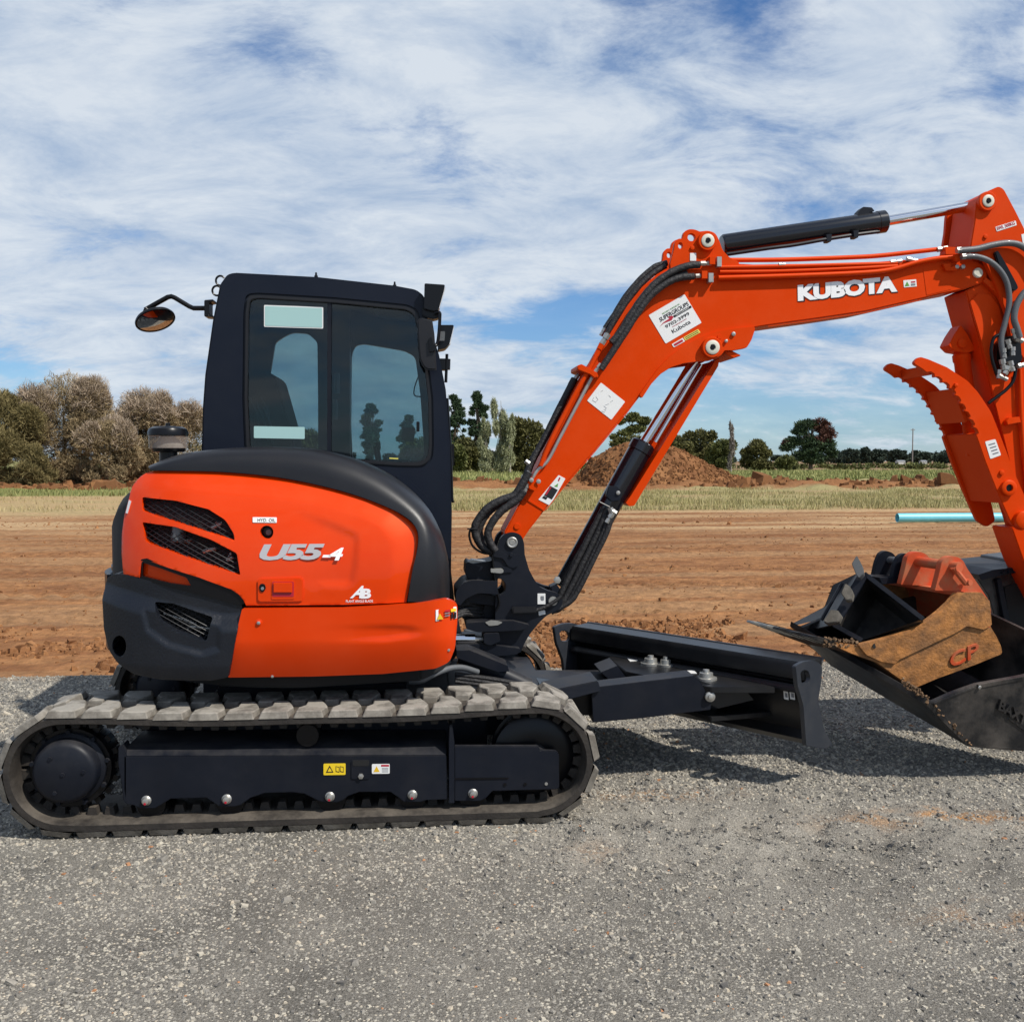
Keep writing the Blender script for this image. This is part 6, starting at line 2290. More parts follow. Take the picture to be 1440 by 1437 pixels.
fin('clamp_bolt', lathe(bmesh.new(), P(783.5, 815.5, -.075), (0, -1, 0), [(0, .020), (.014, .019), (.016, .008)], 6), M['steel'], lc)
fin('guard_pivot', pr([(856, 683), (868, 684), (875, 694), (872, 704), (860, 706), (852, 698)], -.085, -.05, 3), M['navy'], lc, bevel=.004)
fin('pivot_bolt', lathe(bmesh.new(), P(869, 693, -.085), (0, -1, 0), [(0, .012), (.008, .011), (.010, .005)], 8), M['steel'], lc)
for k, (dx, dy, r_) in enumerate(((-6, 6, .017), (2, 10, .018), (9, 12, .016), (14, 10, .015))):
    pipe([(853 + dx * .6, 712 + dy * .3), (840 + dx, 740 + dy * .6), (818 + dx, 782 + dy), (800 + dx, 818 + dy), (790 + dx * .8, 838 + dy * .8), (775, 858 + k)], r_, -.09 - .012 * k, 'hose', parent=lc, name='hose_sleeve', wob=.07)
fin('hose_bracket', tube(bmesh.new(), [P(838, 716, -.12), P(843, 706, -.12), P(857, 713, -.12), P(852, 722, -.12)], .006, 6), M['blk'], lc)
for (a_, b_) in (((858, 714), (860, 722)), ((860, 718), (866, 722)), ((861, 722), (853, 735))):
    fitting(a_, b_, -.13, .016, parent=lc)

# arm -----------------------------------------------------------------
YA = .115
ARM = rnd([(1377, 400, 0), (1362, 350, 0), (1368, 310, 0), (1371, 288, 3), (1375, 278, 4), (1388, 269.5, 3), (1405, 262.5, 5), (1412, 266, 4), (1428, 296, 0), (1445, 330, 0), (1466, 385, 4), (1478, 430, 0), (1490, 520, 0), (1502, 640, 0), (1512, 760, 4),
           (1508, 850, 6), (1478, 856, 6), (1462, 800, 0), (1448, 745, 0), (1428, 680, 0), (1396, 560, 0), (1376, 476, 0), (1358, 409, 2)], 4, 4)
armv = fin('arm', pr(ARM, -YA, YA), M['orange_boom'], EX, bevel=.006)
# upper cheeks stand outside the boom tip
CH = rnd([(1373, 284, 3), (1377, 277, 4), (1388, 269.5, 3), (1405, 262, 5), (1412, 266, 4), (1428, 296, 0), (1448, 336, 0), (1470, 400, 4), (1480, 470, 3), (1440, 505, 3), (1422, 480, 3), (1415, 440, 3), (1400, 400, 6), (1384, 366, 0), (1364, 352, 2), (1366, 340, 0), (1371, 310, 0)], 4, 4)
for yo in (-.165, .135):
    fin('arm_cheek', pr(CH, -.165, -.135), M['orange_boom'], armv, bevel=.004).location.y += (yo + .165)
q = P(1386, 284.5, -.165)
fin('rod_pin_boss', lathe(bmesh.new(), q, (0, -1, 0), [(0, .050), (.022, .050), (.025, .047), (.025, .034)], 32), M['orange_boom'], armv)
fin('pin_ring', lathe(bmesh.new(), q + Vector((0, -.022, 0)), (0, -1, 0), [(0, .032), (.006, .032), (.008, .029), (.008, .015), (.004, .013)], 28), M['pinwhite'], armv)
fin('pin_bolt', cyl(bmesh.new(), q + Vector((0, -.024, 0)), q + Vector((0, -.034, 0)), .014, .012, 6), M['blk'], armv)
sticker([(1399.5, 319.5), (1428, 310.5), (1429.5, 317), (1401.5, 326)], -.165, M['white'], armv, 'load_sticker', r=1)
text_mesh('SWL 500KG', P(1402.5, 324.3, -.1675), P(1427.5, 316, -.1675), P(1401.2, 319.6, -.1675), M['redink'], armv, 'load_lettering', bold=.02, thick=.0006)
q = P(1385.5, 333, -.165)
fin('grease_cap', lathe(bmesh.new(), q, (0, -1, 0), [(0, .012), (.008, .011), (.009, .006)], 12), M['orange_boom'], armv)
# second web and stiffeners seen on the arm face
fin('web_plate', pr([(1376, 412), (1392, 414), (1405, 430), (1412, 460), (1420, 520), (1432, 590), (1440, 640), (1445, 700), (1430, 690), (1400, 570), (1380, 480), (1364, 425)], -YA - .012, -YA, 3), M['orange_boom'], armv, bevel=.003)
fin('stiffener', pr([(1386, 390), (1400, 400), (1417, 425), (1413, 427), (1396, 408), (1383, 396)], -YA - .03, -YA, 1), M['orange_boom'], armv, bevel=.003)
fin('black_link', pr(rnd([(1399, 355), (1404, 352), (1416, 372), (1430, 398), (1433, 405), (1427, 410), (1420, 406), (1408, 385)], 3), -.19, -.166), M['blk'], armv, bevel=.005)
pipe([(1434, 520), (1436, 580), (1440, 640), (1446, 700)], .012, -YA - .03, parent=armv)
pipe([(1443, 500), (1446, 560), (1450, 640), (1456, 700)], .012, -YA - .03, parent=armv)
fin('pipe_bracket', pr([(1415.5, 592), (1420, 587), (1434, 586), (1436, 594), (1420, 597), (1417, 598)], -YA - .045, -YA, 1), M['orange_boom'], armv, bevel=.003)
for (u, v, w_) in ((1435, 657, 8),):
    sticker([(u, 655), (u + 10, 652), (u + 12, 662), (u + 2, 664)], -YA - .001, M['white'], armv, 'small_tag', r=.6)
sticker([(1436, 330), (1444, 328), (1446, 345), (1439, 347)], -.165, M['white'], armv, 'small_tag', r=.6)

# grey hoses at the arm head and the valve block
pipe([(1348, 352.5), (1372, 350.5), (1395, 345), (1418, 342), (1436, 346), (1452, 360), (1470, 395)], .017, -.195, 'greyhose', parent=armv, name='arm_hose', n=12)
pipe([(1352, 361.5), (1372, 361), (1392, 368), (1408, 383), (1417, 402), (1419, 428), (1413, 455), (1408, 475), (1409, 492), (1412, 505)], .015, -.195, 'greyhose', parent=armv, name='arm_hose', n=12)
pipe([(1450, 405), (1440, 412), (1430, 428), (1426, 447), (1430, 462), (1434, 475)], .017, -.21, 'greyhose', parent=armv, name='arm_hose', n=12)
fitting((1345, 352.5), (1358, 351.5), -.195, .017, parent=armv)
fitting((1352, 361.5), (1364, 360.5), -.195, .016, parent=armv)
vb = fin('valve_block', pr([(1404, 482), (1412, 474), (1424, 472), (1436, 480), (1438, 505), (1430, 520), (1408, 522), (1402, 505)], -.17, -YA, 2), M['blk'], armv, bevel=.004)
pipe([(1408, 470), (1398, 475), (1394, 490), (1395, 505), (1400, 522), (1404, 532)], .009, -.19, 'blk', parent=armv, name='ribbed_hose')
pipe([(1429, 515), (1425, 535), (1415, 548), (1402, 558), (1390, 567)], .009, -.17, 'blk', parent=armv, name='ribbed_hose')
for (a_, b_, r_) in (((1424, 462), (1428, 476), .013), ((1428, 476), (1438, 480), .016), ((1416, 478), (1420, 490), .016), ((1409, 505), (1412, 520), .016), ((1420, 508), (1424, 522), .016), ((1404, 528), (1416, 534), .013), ((1424, 488), (1424, 500), .014),
                     ((1431, 515), (1441, 513), .015), ((1405, 520), (1404, 532), .011), ((1418, 516), (1412, 526), .018), ((1411, 490), (1412, 503), .014)):
    fitting(a_, b_, -.20, r_, parent=armv)

# thumb cylinder
tcy = empty('thumb_cylinder', P(1352, 520, 0), EX)
fin('upper_lug', pr(rnd([(1351, 457), (1361, 470), (1372, 492), (1360, 497), (1342, 494), (1334, 486), (1341, 472)], 2), -.05, .05), M['orange_boom'], tcy, bevel=.004)
fin('lug_pin', lathe(bmesh.new(), P(1352.5, 483, -.05), (0, -1, 0), [(0, .026), (.010, .025), (.012, .010)], 24), M['orange_boom'], tcy)
bm = bmesh.new()
a, b = P(1350, 484, .0), P(1370, 640, .0)
lathe(bm, a, b - a, [(0, .035), (.05, .04), (.06, .048), (.09, .048), (.10, .043), ((b - a).length, .043)], 28)
fin('barrel', bm, M['orange_boom'], tcy)
fin('thumb_rod', cyl(bmesh.new(), P(1370, 640, 0), P(1400, 700, 0), .022, .022, 20), M['chrome'], tcy)

# thumb
near_t = [(1284, 511, 5), (1290, 504, 4), (1295, 502, 2), (1306.5, 505.5, 3), (1332.5, 516.7, 0), (1361, 535.6, 4), (1376, 552, 3), (1394, 579, 6), (1404, 604, 3), (1425, 660, 0), (1441, 697, 3), (1450, 738, 5), (1437, 747, 4), (1422.5, 737, 4), (1401, 688, 0), (1386, 650, 0), (1373, 612.5, 2)]
teeth = []
tpath = cat([(1373, 612.5), (1366, 596), (1352, 572), (1337, 549), (1320, 535), (1303, 524)], 4)
tpath = resample(tpath, 10)
for i in range(9):
    p, q2 = tpath[i], tpath[i + 1]
    d = (q2 - p).normalized()
    nrm = Vector((d.y, -d.x))
    teeth += [(p.x, p.y, 0), (p.x - nrm.x * 4 + d.x * 2.5, p.y - nrm.y * 4 + d.y * 2.5, 1), (p.x - nrm.x * 4 + d.x * 8.5, p.y - nrm.y * 4 + d.y * 8.5, 1.5)]
teeth += [(1303, 524, 1), (1297, 519, 3)]
TH = rnd(near_t[:-1] + teeth, 2, 3)
yt = (-.185, .150)
thumb = empty('thumb', P(1400, 690, 0), EX)
for y0 in yt:
    bm = bmesh.new()
    pts = [P(p[0], p[1], -.185) + Vector((0, y0 + .185, 0)) for p in TH]
    prism(bm, pts, (0, .03, 0))
    fin('thumb_plate', bm, M['orange_boom'], thumb, bevel=.003)
for uvs in ([(1308, 513), (1318, 512), (1322, 524), (1312, 527)], [(1345, 546), (1352, 545), (1368, 590), (1362, 594)], [(1376, 610), (1383, 608), (1420, 705), (1412, 708)]):
    bm = bmesh.new()
    prism(bm, [P(u, v, -.185) + Vector((0, .03, 0)) for u, v in uvs], (0, .305, 0))
    fin('cross_plate', bm, M['orange_boom'], thumb, bevel=.003)
q = P(1416.5, 686, -.185)
fin('pivot_boss', lathe(bmesh.new(), q, (0, -1, 0), [(0, .042), (.02, .042), (.023, .038), (.023, .02), (.006, .019)], 28), M['orange_boom'], thumb)
fin('pivot_core', cyl(bmesh.new(), q, q + Vector((0, -.012, 0)), .018, .018, 16), M['blk'], thumb)
q = P(1408, 664.5, -.185)
fin('stop_bolt', lathe(bmesh.new(), q, (0, -1, 0), [(0, .014), (.010, .013), (.012, .006)], 14), M['orange_boom'], thumb)
q = P(1343, 542, -.185)
fin('stop_bolt', lathe(bmesh.new(), q, (0, -1, 0), [(0, .012), (.016, .011), (.018, .005)], 6), M['orange_boom'], thumb)
q = P(1436, 731, -.185)
fin('pivot_boss', lathe(bmesh.new(), q, (0, -1, 0), [(0, .048), (.03, .048), (.034, .042), (.034, .01)], 28), M['orange_boom'], thumb)
sticker([(1385, 621, ), (1399.5, 617.5), (1407.5, 640), (1392.5, 645.5)], -.185, M['white'], thumb, 'thumb_sticker', r=1.5, label='white maker plate on the thumb')
for k in range(4):
    sticker([(1390 + k * 1.9, 625 + k * 4.3), (1399 + k * 1.6, 622.4 + k * 4.3), (1399.5 + k * 1.6, 624 + k * 4.3), (1390.5 + k * 1.9, 626.6 + k * 4.3)], -.1872, M['greyink'], thumb, 'print_line', thick=.0006, r=0)

# ---- dozer blade -----------------------------------------------------
BN = P(1140, 1046, -.60)                 # foot of the near end
# top of the near end straight above
tt = ray(1140, 929)
k_ = ((BN.x - CAM.x) * tt.x + (BN.y - CAM.y) * tt.y) / (tt.x ** 2 + tt.y ** 2)
ZT = (CAM + tt * k_).z
FT = G(808, 877, ZT)                     # far top corner
BD = Vector((FT.x - BN.x, FT.y - BN.y, 0))
BLEN = BD.length
BD.normalize()
BF = Vector((-BD.y, BD.x, 0))
if BF.x < 0:
    BF = -BF                             # forward direction of the blade
ZB = BN.z
blade = empty('dozer_blade', BN, EX)


def bp(s_, f, z):
    return Vector((BN.x, BN.y, 0)) + BD * s_ + BF * f + Vector((0, 0, z))


H_ = ZT - ZB
# curved mouldboard
sec = []
for t in np.linspace(0, 1, 14):
    z = ZB + H_ * t
    f = .02 + .10 * (2 * t - 1) ** 2 * .9
    sec.append((f, z))
bm = bmesh.new()
for i in range(len(sec) - 1):
    (f0, z0), (f1, z1) = sec[i], sec[i + 1]
    prism(bm, [bp(.0, f0, z0), bp(.0, f0 + .014, z0), bp(.0, f1 + .014, z1), bp(.0, f1, z1)], BD * BLEN)
fin('mouldboard', bm, M['navy_blade'], blade)
# top tube and back rails
bm = bmesh.new()
prism(bm, [bp(.01, -.045, ZT - .03), bp(.01, -.035, ZT - .008), bp(.01, .10, ZT - .004), bp(.01, .10, ZT - .05), bp(.01, -.02, ZT - .105), bp(.01, -.045, ZT - .09)], BD * (BLEN - .02))
fin('top_rail', bm, M['navy_blade'], blade, bevel=.004)
bm = bmesh.new()
prism(bm, [bp(.01, -.05, ZT - .145), bp(.01, -.03, ZT - .125), bp(.01, .02, ZT - .125), bp(.01, .02, ZT - .165), bp(.01, -.05, ZT - .16)], BD * (BLEN - .02))
fin('back_rail', bm, M['navy_blade'], blade, bevel=.003)
bm = bmesh.new()
prism(bm, [bp(.01, .05, ZB), bp(.01, .09, ZB - .035), bp(.01, .13, ZB - .02), bp(.01, .10, ZB + .06)], BD * (BLEN - .02))
fin('cutting_edge', bm, M['navy_blade'], blade, bevel=.002)
# end plates
EP = rnd([(1115, 936, 3), (1126, 930, 3), (1141, 927.5, 5), (1153, 934, 7), (1152, 955, 6), (1147, 985, 10), (1156, 1026, 6), (1168, 1046, 3), (1157, 1052, 4), (1130, 1048, 2), (1126, 992, 5), (1118, 964, 3)], 3, 4)
EH = rnd([(1122, 945), (1127, 941), (1133, 943), (1136, 952), (1134, 959), (1124, 961)], 3, 4)
nE = BD
for k, s0 in enumerate((0.0, BLEN)):
    p0 = bp(0, 0, ZB)
    bm = bmesh.new()
    for uv in (EP, EH):
        vs = [bm.verts.new(PL(u, v, p0, nE) + BD * (s0 - (0 if k else .014))) for u, v in uv]
        for i in range(len(vs)):
            bm.edges.new((vs[i], vs[(i + 1) % len(vs)]))
    bmesh.ops.triangle_fill(bm, edges=bm.edges[:], use_beauty=True, use_dissolve=True)
    ex = bmesh.ops.extrude_face_region(bm, geom=bm.faces[:])
    for gg in ex['geom']:
        if isinstance(gg, bmesh.types.BMVert):
            gg.co += BD * .022
    fin('end_plate', bm, M['endp'], blade, bevel=.003)
# blade stickers
nb = -BF
p0 = bp(0, .0, ZB + .25)
for (u0, u1) in ((1102, 1108.5), (1110.5, 1117.5)):
    sticker([(u0, 971), (u1, 972.5), (u1 + 1, 984), (u0 + 1, 982.5)], 0, M['white'], blade, 'blade_sticker', r=1, pf=lambda u, v: PL(u, v, p0, nb), thick=.003)
    sticker([(u0 + 2, 974), (u1 - 1.5, 975), (u1 - .8, 981), (u0 + 2.4, 980)], 0, M['greyink'], blade, 'sticker_print', r=.5, pf=lambda u, v: PL(u, v, p0 - BF * .003, nb), thick=.001)
# pivot shelf and frame
shelf_z = ZB + .20


def gz(u, v, z):
    return G(u, v, z)


bm = bmesh.new()
zS = P(920, 935, .05).z
prism(bm, [gz(855, 924, zS), gz(905, 917, zS), gz(960, 930, zS), gz(1090, 966, zS), gz(1000, 966, zS), gz(935, 955, zS), gz(880, 944, zS)], (0, 0, -.03))
fin('pivot_shelf', bm, M['navy_blade'], blade, bevel=.003)
zS2 = zS - .16
bm = bmesh.new()
prism(bm, [gz(930, 985, zS2), gz(1030, 985, zS2), gz(1090, 1000, zS2), gz(1000, 1008, zS2)], (0, 0, -.025))
fin('lower_shelf', bm, M['navy_blade'], blade, bevel=.003)
for (u, v, r_) in ((915, 934, 1.0), (936, 936, .8), (993, 955, 1.0)):
    q = gz(u, v, zS)
    fin('shelf_bolt', lathe(bmesh.new(), q, (0, 0, 1), [(0, .055 * r_), (.010, .055 * r_), (.012, .036 * r_), (.034, .034 * r_), (.036, .018 * r_), (.050, .016 * r_), (.052, .004)], 20), M['steel'], blade)
fin('white_tag', (lambda b: (prism(b, [gz(882, 926, zS + .001), gz(893, 925, zS + .001), gz(897, 929, zS + .001), gz(886, 930, zS + .001)], (0, 0, .002)), b)[1])(bmesh.new()), M['white'], blade)
fin('white_tag', (lambda b: (prism(b, [gz(964, 943, zS + .001), gz(976, 943, zS + .001), gz(980, 947, zS + .001), gz(968, 947, zS + .001)], (0, 0, .002)), b)[1])(bmesh.new()), M['white'], blade)
pf_ = empty('push_frame', P(870, 980, 0), EX)
# near push arm: box beam with sloping top
def beam(uvn, y0, y1, nm, parent=pf_, mt='navy', bv=.004, r=1):
    return fin(nm, pr(uvn, y0, y1, r), M[mt], parent, bevel=bv)


beam([(832, 978), (838, 966), (976, 950), (984, 957), (1001, 985), (999, 998), (900, 1010), (834, 1016)], -.48, -.34, 'push_arm')
q = P(998, 979, -.485)
fin('arm_bolt', lathe(bmesh.new(), q, (0, -1, 0), [(0, .026), (.012, .025), (.016, .014), (.022, .012), (.024, .003)], 18), M['steel'], pf_)
beam([(985, 957), (1000, 962), (1050, 972), (1060, 984), (1010, 996), (998, 990)], -.44, -.30, 'arm_lug', mt='navy_blade')
bm = bmesh.new()
z1 = P(780, 985, -.42).z
prism(bm, [P(768, 972, -.55), P(841, 957, -.50), P(845, 972, -.50), P(776, 990, -.55)], (0, .22, 0))
fin('frame_gusset', bm, M['navy'], pf_, bevel=.004)
beam([(760, 965), (840, 975), (838, 1006), (775, 1004)], -.40, -.20, 'frame_block', mt='blk')
# centre tongue
bm = bmesh.new()
zt = P(800, 952, 0).z
prism(bm, [Vector((-.1, -.32, zt)), Vector((.9, -.14, zt)), Vector((1.25, -.10, zt)), Vector((1.25, .12, zt)), Vector((.9, .14, zt)), Vector((-.1, .32, zt))], (0, 0, -.14))
fin('centre_tongue', bm, M['navy'], pf_, bevel=.006)
beam([(730, 948), (860, 948), (872, 958), (870, 966), (730, 956)], .22, .34, 'far_push_arm')
beam([(845, 945), (868, 936), (885, 958), (868, 966)], -.12, .10, 'tongue_head')
beam([(905, 985), (1000, 975), (1010, 1000), (920, 1004)], -.30, .10, 'lower_arm', mt='blk')
# blade lift cylinder and angle cylinder
bc = fin('blade_cylinder', cyl(bmesh.new(), P(648, 922, -.30), P(742, 966, -.30), .050, .050, 24), M['navy'], EX)
fin('cylinder_guard', pr([(642, 915), (660, 914), (714, 936), (716, 944), (700, 945), (642, 925)], -.38, -.22, 1), M['navy'], bc, bevel=.004)
fin('cylinder_rod', cyl(bmesh.new(), P(740, 965, -.30), P(768, 978, -.30), .022, .022, 18), M['chrome'], bc)
fin('grey_hose', tube(bmesh.new(), cat([P(576, 958, -.55), P(592, 957, -.56), P(606, 950, -.55), P(622, 943, -.50), P(636, 939, -.46), P(652, 939, -.42), P(672, 945, -.38)], 6), .015, 10), M['greyhose'], EX)
fin('grey_hose', tube(bmesh.new(), cat([P(568, 942, -.52), P(578, 950, -.53), P(585, 962, -.54)], 6), .010, 10), M['greyhose'], EX)
bm = bmesh.new()
for k in range(3):
    tube(bm, cat([P(640, 948 + k * 5, -.40), P(700, 956 + k * 5, -.38), P(760, 968 + k * 4, -.36)], 5), .012, 8)
fin('blade_hoses', bm, M['hose'], EX)
bm = bmesh.new()
box(bm, (P(700, 985, -.3).x, 0, .36), .5, 1.1, .16)
fin('front_crossbeam', bm, M['navy'], EX, bevel=.01)
# corner screw seen on the far frame
fin('frame_bolt', lathe(bmesh.new(), P(728, 934, .56), (0, -1, 0), [(0, .026), (.012, .024), (.016, .012)], 16), M['steel'], EX)

# ================================================================== BUCKETS
Nn = PD(1366, 1050, 5.02)
Fn = PD(1092, 889, 6.0)
W = (Fn - Nn).normalized()
BW = (Fn - Nn).length * .66
NPL = Vector((-.10, 1, .12)).normalized()     # plane in which the bucket cheeks stand


def Q(u, v, off):
    return PL(u, v, Nn, NPL) + W * off


# the orange bucket leans a little: its own width direction
o_a, o_b = PD(1154, 899, 5.12), PD(1062, 876, 5.56)
W2 = (o_b - o_a).normalized()
OW = (o_b - o_a).length
W1 = W
BUCKET_O = o_a


def Q2(u, v, off=0.0):
    return PL(u, v, BUCKET_O, NPL) + W2 * off


def bplate(uv, off, thick, m_, parent, nm, bevel=.004, label=None, r=0):
    uv = rnd(uv, r) if r else uv
    bm = bmesh.new()
    prism(bm, [Q(p[0], p[1], off) for p in uv], W * thick)
    return fin(nm, bm, M[m_], parent, bevel=bevel, label=label)


def bshell(uvs, off, length, thick, m_, parent, nm, bevel=.0):
    """open profile extruded along the bucket width"""
    pts = [Q(p[0], p[1], off) for p in uvs]
    c = sum(pts, Vector()) / len(pts)
    out = []
    for i, p in enumerate(pts):
        d = (pts[min(i + 1, len(pts) - 1)] - pts[max(i - 1, 0)]).normalized()
        nrm = d.cross(W).normalized()
        out.append(p + nrm * thick)
    bm = bmesh.new()
    prism(bm, pts + out[::-1], W * length)
    return fin(nm, bm, M[m_], parent, bevel=bevel)


M['mudblack'] = mat('scraped_black_paint', (0.010, 0.0105, 0.012), 0.30, var=.3, vscale=6, dust=0.40, dscale=5, dustcol=(.20, .17, .14), bump=.2, bscale=25)
mb = empty('mud_bucket', Q(1440, 1056, 0), None, 'wide black mud bucket tilted under the orange bucket at the right edge', 'bucket')
side = rnd([(1309, 989, 2), (1340, 975, 0), (1374, 963, 0), (1440, 951, 0), (1530, 925, 4), (1545, 990, 8), (1515, 1056, 10), (1440, 1056, 0), (1395, 1053, 0), (1366, 1050, 1)], 3, 4)
bplate(side, 0, .022, 'mudblack', mb, 'side_plate', .004)
bplate(side, BW - .02, .02, 'mudblack', mb, 'side_plate', .004)
bshell([(1309, 989), (1338, 1020), (1366, 1050), (1395, 1053), (1440, 1056), (1490, 1056), (1525, 1035), (1541, 990), (1530, 925)], .001, BW - .002, .014, 'mudblack', mb, 'bucket_shell')
bplate([(1300, 980), (1309, 989), (1366, 1050), (1360, 1049), (1298, 988)], -.004, BW + .008, 'mudblack', mb, 'cutting_edge', .002)
# rim strap along the near side plate and raised letters
bplate([(1374, 962), (1440, 950), (1440, 955), (1375, 967)], -.006, .008, 'mudblack', mb, 'rim_strap', .001)
bplate([(1312, 988), (1370, 965), (1371, 967), (1313, 991)], -.004, .006, 'mudblack', mb, 'weld_seam', .001)
q = Q(1375.5, 965.5, -.006)
fin('rivet', lathe(bmesh.new(), q, -W, [(0, .011), (.006, .010), (.008, .004)], 12), M['steel'], mb)
lt = lambda a, b: Q(1401 + a * 38 - b * -4, 996 + a * 23 - b * 14 + 0, -.003)
text_mesh('BAXT', lt(0, 0), lt(1, 0), lt(0, 1), M['mudblack'], mb, 'raised_lettering', bold=.03, thick=.012)
bplate([(1417, 1008), (1440, 1024), (1440, 1027), (1416, 1010)], -.008, .010, 'mudblack', mb, 'wear_bar', .001)
M['spill'] = mat('spilled_soil', (0.16, 0.095, 0.05), 0.95, var=.35, vscale=40)
# spilled soil in the bucket lip
bm = bmesh.new()
g = random.Random(12)
for i in range(170):
    t = g.random() ** 1.3
    u, v = 1286 + (1366 - 1286) * t + g.gauss(0, 2.0), 966 + (1048 - 966) * t + g.gauss(0, 1.6)
    q = Q(u, v, g.uniform(-.012, .10))
    box(bm, q, *(g.uniform(.004, .015) for _ in range(3)), Euler((g.random() * 3, g.random() * 3, g.random() * 3)).to_matrix())
o = fin('spilled_soil', bm, M['spill'], None, label='brown soil spilled along the lip of the mud bucket', kind='stuff')

# orange rusty bucket
ob = empty('digging_bucket', Q2(1330, 950), None, 'rusty orange toothed bucket nested in the black mud bucket', 'bucket')
oside = rnd([(1154, 899, 1), (1176, 903, 1), (1204, 907, 3), (1240, 898, 0), (1282, 884, 0), (1303, 873, 0), (1320, 860, 0), (1334, 847, 0), (1345.6, 833, 2), (1377.5, 833, 2), (1392, 845, 3), (1393, 881, 2), (1401, 894, 3), (1408, 909, 3), (1409.5, 919, 3), (1373, 934, 0), (1318, 954, 0), (1290, 966, 2), (1276, 962, 0), (1234, 932, 0), (1196, 918, 0)], 3, 4)
O0 = 0.0
W, Q = W2, Q2
osp = bplate(oside, O0, .022, 'rust', ob, 'side_plate', .004, label='scraped rusty near side plate')
bplate(oside, O0 + OW, .022, 'rust', ob, 'side_plate', .004)
# upper thick strap of the side plate
bplate(rnd([(1204, 906, 2), (1240, 897, 0), (1282, 883, 0), (1303, 872, 0), (1320, 859, 0), (1334, 846, 0), (1345.6, 832.5, 2), (1377.5, 832.5, 2), (1389, 845, 3), (1392, 878, 2), (1381, 885, 0), (1357, 880, 2), (1340, 890, 0), (1262, 927, 0), (1256, 933, 1), (1236, 930, 0), (1215, 920, 0)], 3, 4),
       O0 - .014, .014, 'rust', ob, 'rim_plate', .004)
bshell([(1154, 899), (1196, 918), (1234, 932), (1276, 962), (1290, 966), (1318, 954), (1373, 934), (1409, 919), (1401, 894), (1393, 881), (1392, 846), (1377, 833)], O0 + .024, OW - .03, .014, 'rustin', ob, 'bucket_shell')
bplate([(1345, 832), (1378, 832), (1392, 845), (1393, 882), (1387, 884), (1385, 850), (1374, 838), (1345, 838)], O0 - .002, OW + .02, 'orange_worn', ob, 'top_plate', .003)
q = Q(1226.5, 907.5, O0 - .014)
fin('side_hole', cyl(bmesh.new(), q, q - W * .002, .013, .013, 14), M['blackmatt'], ob)
lt = lambda a, b: Q(1335 + a * 40, 939 - a * 17 - b * 20, O0 - .001)
text_mesh('CP', lt(0, 0), lt(1, 0), lt(0, 1), M['orange_worn'], ob, 'raised_lettering', bold=.01, thick=.008)
EARN = rnd([(1319, 831, 2), (1325, 808, 3), (1329, 790, 4), (1337, 783, 5), (1350, 783, 5), (1359, 788, 5), (1365, 800, 3), (1385, 829, 4), (1396, 846, 3), (1399, 862, 4), (1392, 882, 2), (1388, 846, 2), (1377, 832, 2), (1345, 832, 2)], 3, 4)
for off in (O0 + .02, O0 + .24):
    bm = bmesh.new()
    prism(bm, [Q(p[0], p[1], O0) + W * off for p in EARN], W * .03)
    fin('hanger_ear', bm, M['orange_worn'], ob, bevel=.005)
q = Q(1345, 797, O0)
fin('hanger_pin', cyl(bmesh.new(), q - W * .02, q + W * .26, .027, .027, 24), M['orange_worn'], ob)
fin('pin_keeper', tube(bmesh.new(), [Q(1338, 797, O0 - .01), Q(1356, 820, O0 - .01)], .016, 8), M['orange_worn'], ob)
q = Q(1358, 818, O0)
fin('keeper_bolt', cyl(bmesh.new(), q, q - W * .03, .018, .016, 12), M['orange_worn'], ob)
# teeth along the lip
for k in range(5):
    off = O0 + .0 + k * (OW - .08) / 4
    bm = bmesh.new()
    a, b, c_, d_ = [Q(*p, O0) + W * (off - O0) for p in ((1176, 911), (1178, 901), (1138, 893), (1136, 896))]
    prism(bm, [a, b, c_, d_], W * .06)
    fin('bucket_tooth', bm, M['steel'] if k > 2 else M['mudblack'], ob, bevel=.003)
bm = bmesh.new()
for i in range(60):
    q = Q(1158 + g.random() * 50, 898 + g.random() * 12, O0 - .006 + g.random() * .03)
    box(bm, q, *(g.uniform(.004, .016) for _ in range(3)), Euler((g.random() * 3, g.random() * 3, 0)).to_matrix())
fin('caked_soil', bm, M['spill'], ob)

# black trenching bucket lying inside the orange one
tb = empty('trenching_bucket', Q2(1250, 880, .2), None, 'narrow black toothed bucket lying inside the rusty orange bucket', 'bucket')
QE = lambda u, v: PL(u, v, BUCKET_O + W2 * .30, NPL)
dq = 5.34
A_, B_, C2, D_ = PD(1215, 806, dq + .05), PD(1298, 870, dq - .18), PD(1212, 900, dq - .14), PD(1172, 878, dq + .02)
nq = (B_ - A_).cross(D_ - A_).normalized()
if nq.dot(CAM - A_) > 0:
    nq = -nq


def frame_bar(a, b, w, nm, m_='navy'):
    bm = bmesh.new()
    d = (b - a).normalized()
    s_ = nq.cross(d).normalized()
    prism(bm, [a - s_ * w / 2, a + s_ * w / 2, a + s_ * w / 2 + nq * .02, a - s_ * w / 2 + nq * .02], b - a)
    return fin(nm, bm, M[m_], tb, bevel=.002)


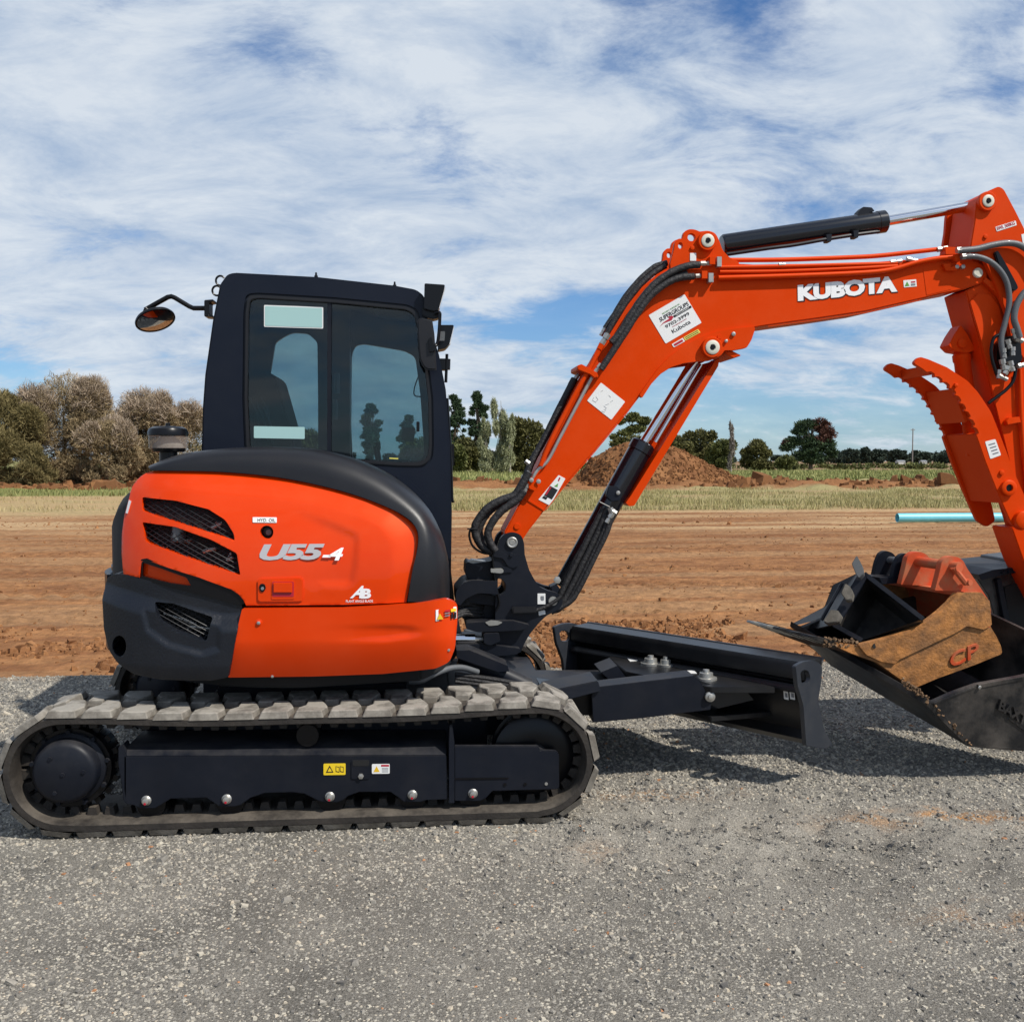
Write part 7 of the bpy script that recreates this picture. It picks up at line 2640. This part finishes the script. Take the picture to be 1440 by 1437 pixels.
frame_bar(A_, B_, .024, 'side_rim', 'navy')
frame_bar(D_, C2, .024, 'side_rim', 'navy')
frame_bar(D_, A_, .05, 'lip_plate', 'navy')
deep = nq * .34
mid = (A_ + B_ + C2 + D_) / 4
bm = bmesh.new()
top = [A_, B_, C2, D_]
bot = [p.lerp(mid, .15) + deep for p in top]
vt, vb_ = [bm.verts.new(p + nq * .004) for p in top], [bm.verts.new(p) for p in bot]
for i in range(4):
    bm.faces.new((vt[i], vt[(i + 1) % 4], vb_[(i + 1) % 4], vb_[i]))
bm.faces.new(vb_)
fin('bucket_shell', bm, M['mudblack'], tb)
# left outer side, going down into the orange bucket
bm = bmesh.new()
E1, E2, E3 = PD(1171, 822, dq + .25), PD(1159, 853, dq + .30), PD(1113, 877, dq + .45)
prism(bm, [A_ + (A_ - B_) * .02, PD(1205, 806, dq + .15), E1, E2, E3, PD(1150, 884, dq + .2), D_], nq * .03)
fin('outer_cheek', bm, M['mudblack'], tb, bevel=.003)
for (uvs, dz) in (([(1207, 785), (1214, 798), (1216.5, 810), (1210, 817), (1206, 812), (1200, 797)], .03), ([(1191, 824), (1198, 829), (1202, 838), (1200, 847), (1192, 848), (1185, 838)], .0), ([(1171, 861), (1181, 862), (1186, 869), (1182, 878), (1166, 880), (1160, 877)], -.02)):
    bm = bmesh.new()
    prism(bm, [PD(u, v, dq + dz) for u, v in rnd(uvs, 1.5, 2)], -nq * .05)
    fin('bucket_tooth', bm, M['lug'] if dz < .02 else M['greyhose'], tb, bevel=.004)
fin('lip_rail', tube(bmesh.new(), [PD(1184, 820, dq + .05), PD(1155, 872, dq + .05)], .010, 6), M['navy'], tb)
for off, nm in ((O0 + .30, 0), (O0 + .43, 1)):
    bm = bmesh.new()
    ear = rnd([(1254, 818, 1), (1259, 795, 3), (1264, 782, 4), (1272, 777.5, 5), (1283, 781, 5), (1288.5, 790, 4), (1286, 815, 1)], 3, 4)
    prism(bm, [QE(p[0], p[1]) + W * (off - O0 - .30) for p in ear], W * .025)
    fin('hanger_ear', bm, M['navy'], tb, bevel=.005)
q = QE(1278, 791)
fin('hanger_pin', lathe(bmesh.new(), q, -W, [(-.16, .02), (.0, .020), (.0, .026), (.012, .025), (.013, .012), (.010, .010)], 24), M['greyhose'], tb)
bm = bmesh.new()
prism(bm, [QE(u, v) for u, v in ((1236, 812), (1288, 812), (1288, 818), (1240, 822))], W * .15)
fin('back_plate', bm, M['navy'], tb, bevel=.003)

# black coupler and bucket back behind, hanging at the end of the arm
qh = empty('hitch_bucket', P(1420, 850, .0), None, 'black bucket back with ribbed top behind the rusty bucket under the arm', 'bucket')
yq = .10
fin('side_plate', pr([(1373, 812, 3), (1398, 803), (1440, 798), (1530, 792), (1540, 900), (1440, 903), (1404, 894), (1397, 862), (1390, 838)], yq, yq + .04, 2), M['mudblack'], qh, bevel=.005)
fin('bucket_back', pr([(1376, 808), (1398, 801), (1530, 788), (1530, 796), (1440, 803), (1395, 812), (1380, 816)], yq - .05, yq + .5, 1), M['navy'], qh, bevel=.005)
fin('inner_panel', pr([(1412, 825), (1440, 818), (1520, 812), (1520, 890), (1440, 893), (1420, 885), (1416, 850)], yq - .012, yq + .001, 2), M['blackmatt'], qh, bevel=.002)
fin('panel_rib', pr([(1402, 815), (1408, 813), (1416, 850), (1424, 890), (1416, 890), (1408, 850)], yq - .03, yq, 1), M['navy'], qh, bevel=.003)
bm = bmesh.new()
for k in range(5):
    u = 1405 + k * 9
    prism(bm, [P(u, 803 - k * .8, yq - .03), P(u + 5, 802.4 - k * .8, yq - .03), P(u + 5, 806 - k * .8, yq - .03), P(u, 806.6 - k * .8, yq - .03)], (0, -.03, 0))
fin('back_ribs', bm, M['navy'], qh, bevel=.002)
fin('bucket_shell', pr([(1440, 790), (1530, 780), (1560, 850), (1530, 905), (1440, 903)], yq + .04, yq + .5, 3), M['mudblack'], qh, bevel=.01)
fin('link_ear', pr([(1421, 800), (1424, 775), (1431, 766), (1438, 768), (1446, 790), (1450, 805)], .10, .14, 2), M['blk'], qh, bevel=.004)
fin('link_ear', pr([(1421, 800), (1424, 775), (1431, 766), (1438, 768), (1446, 790), (1450, 805)], .24, .28, 2), M['blk'], qh, bevel=.004)
fin('arm_end', pr([(1423, 742), (1450, 740), (1505, 745), (1500, 850), (1470, 850), (1440, 790)], -.10, .10, 3), M['orange_boom'], armv, bevel=.006)
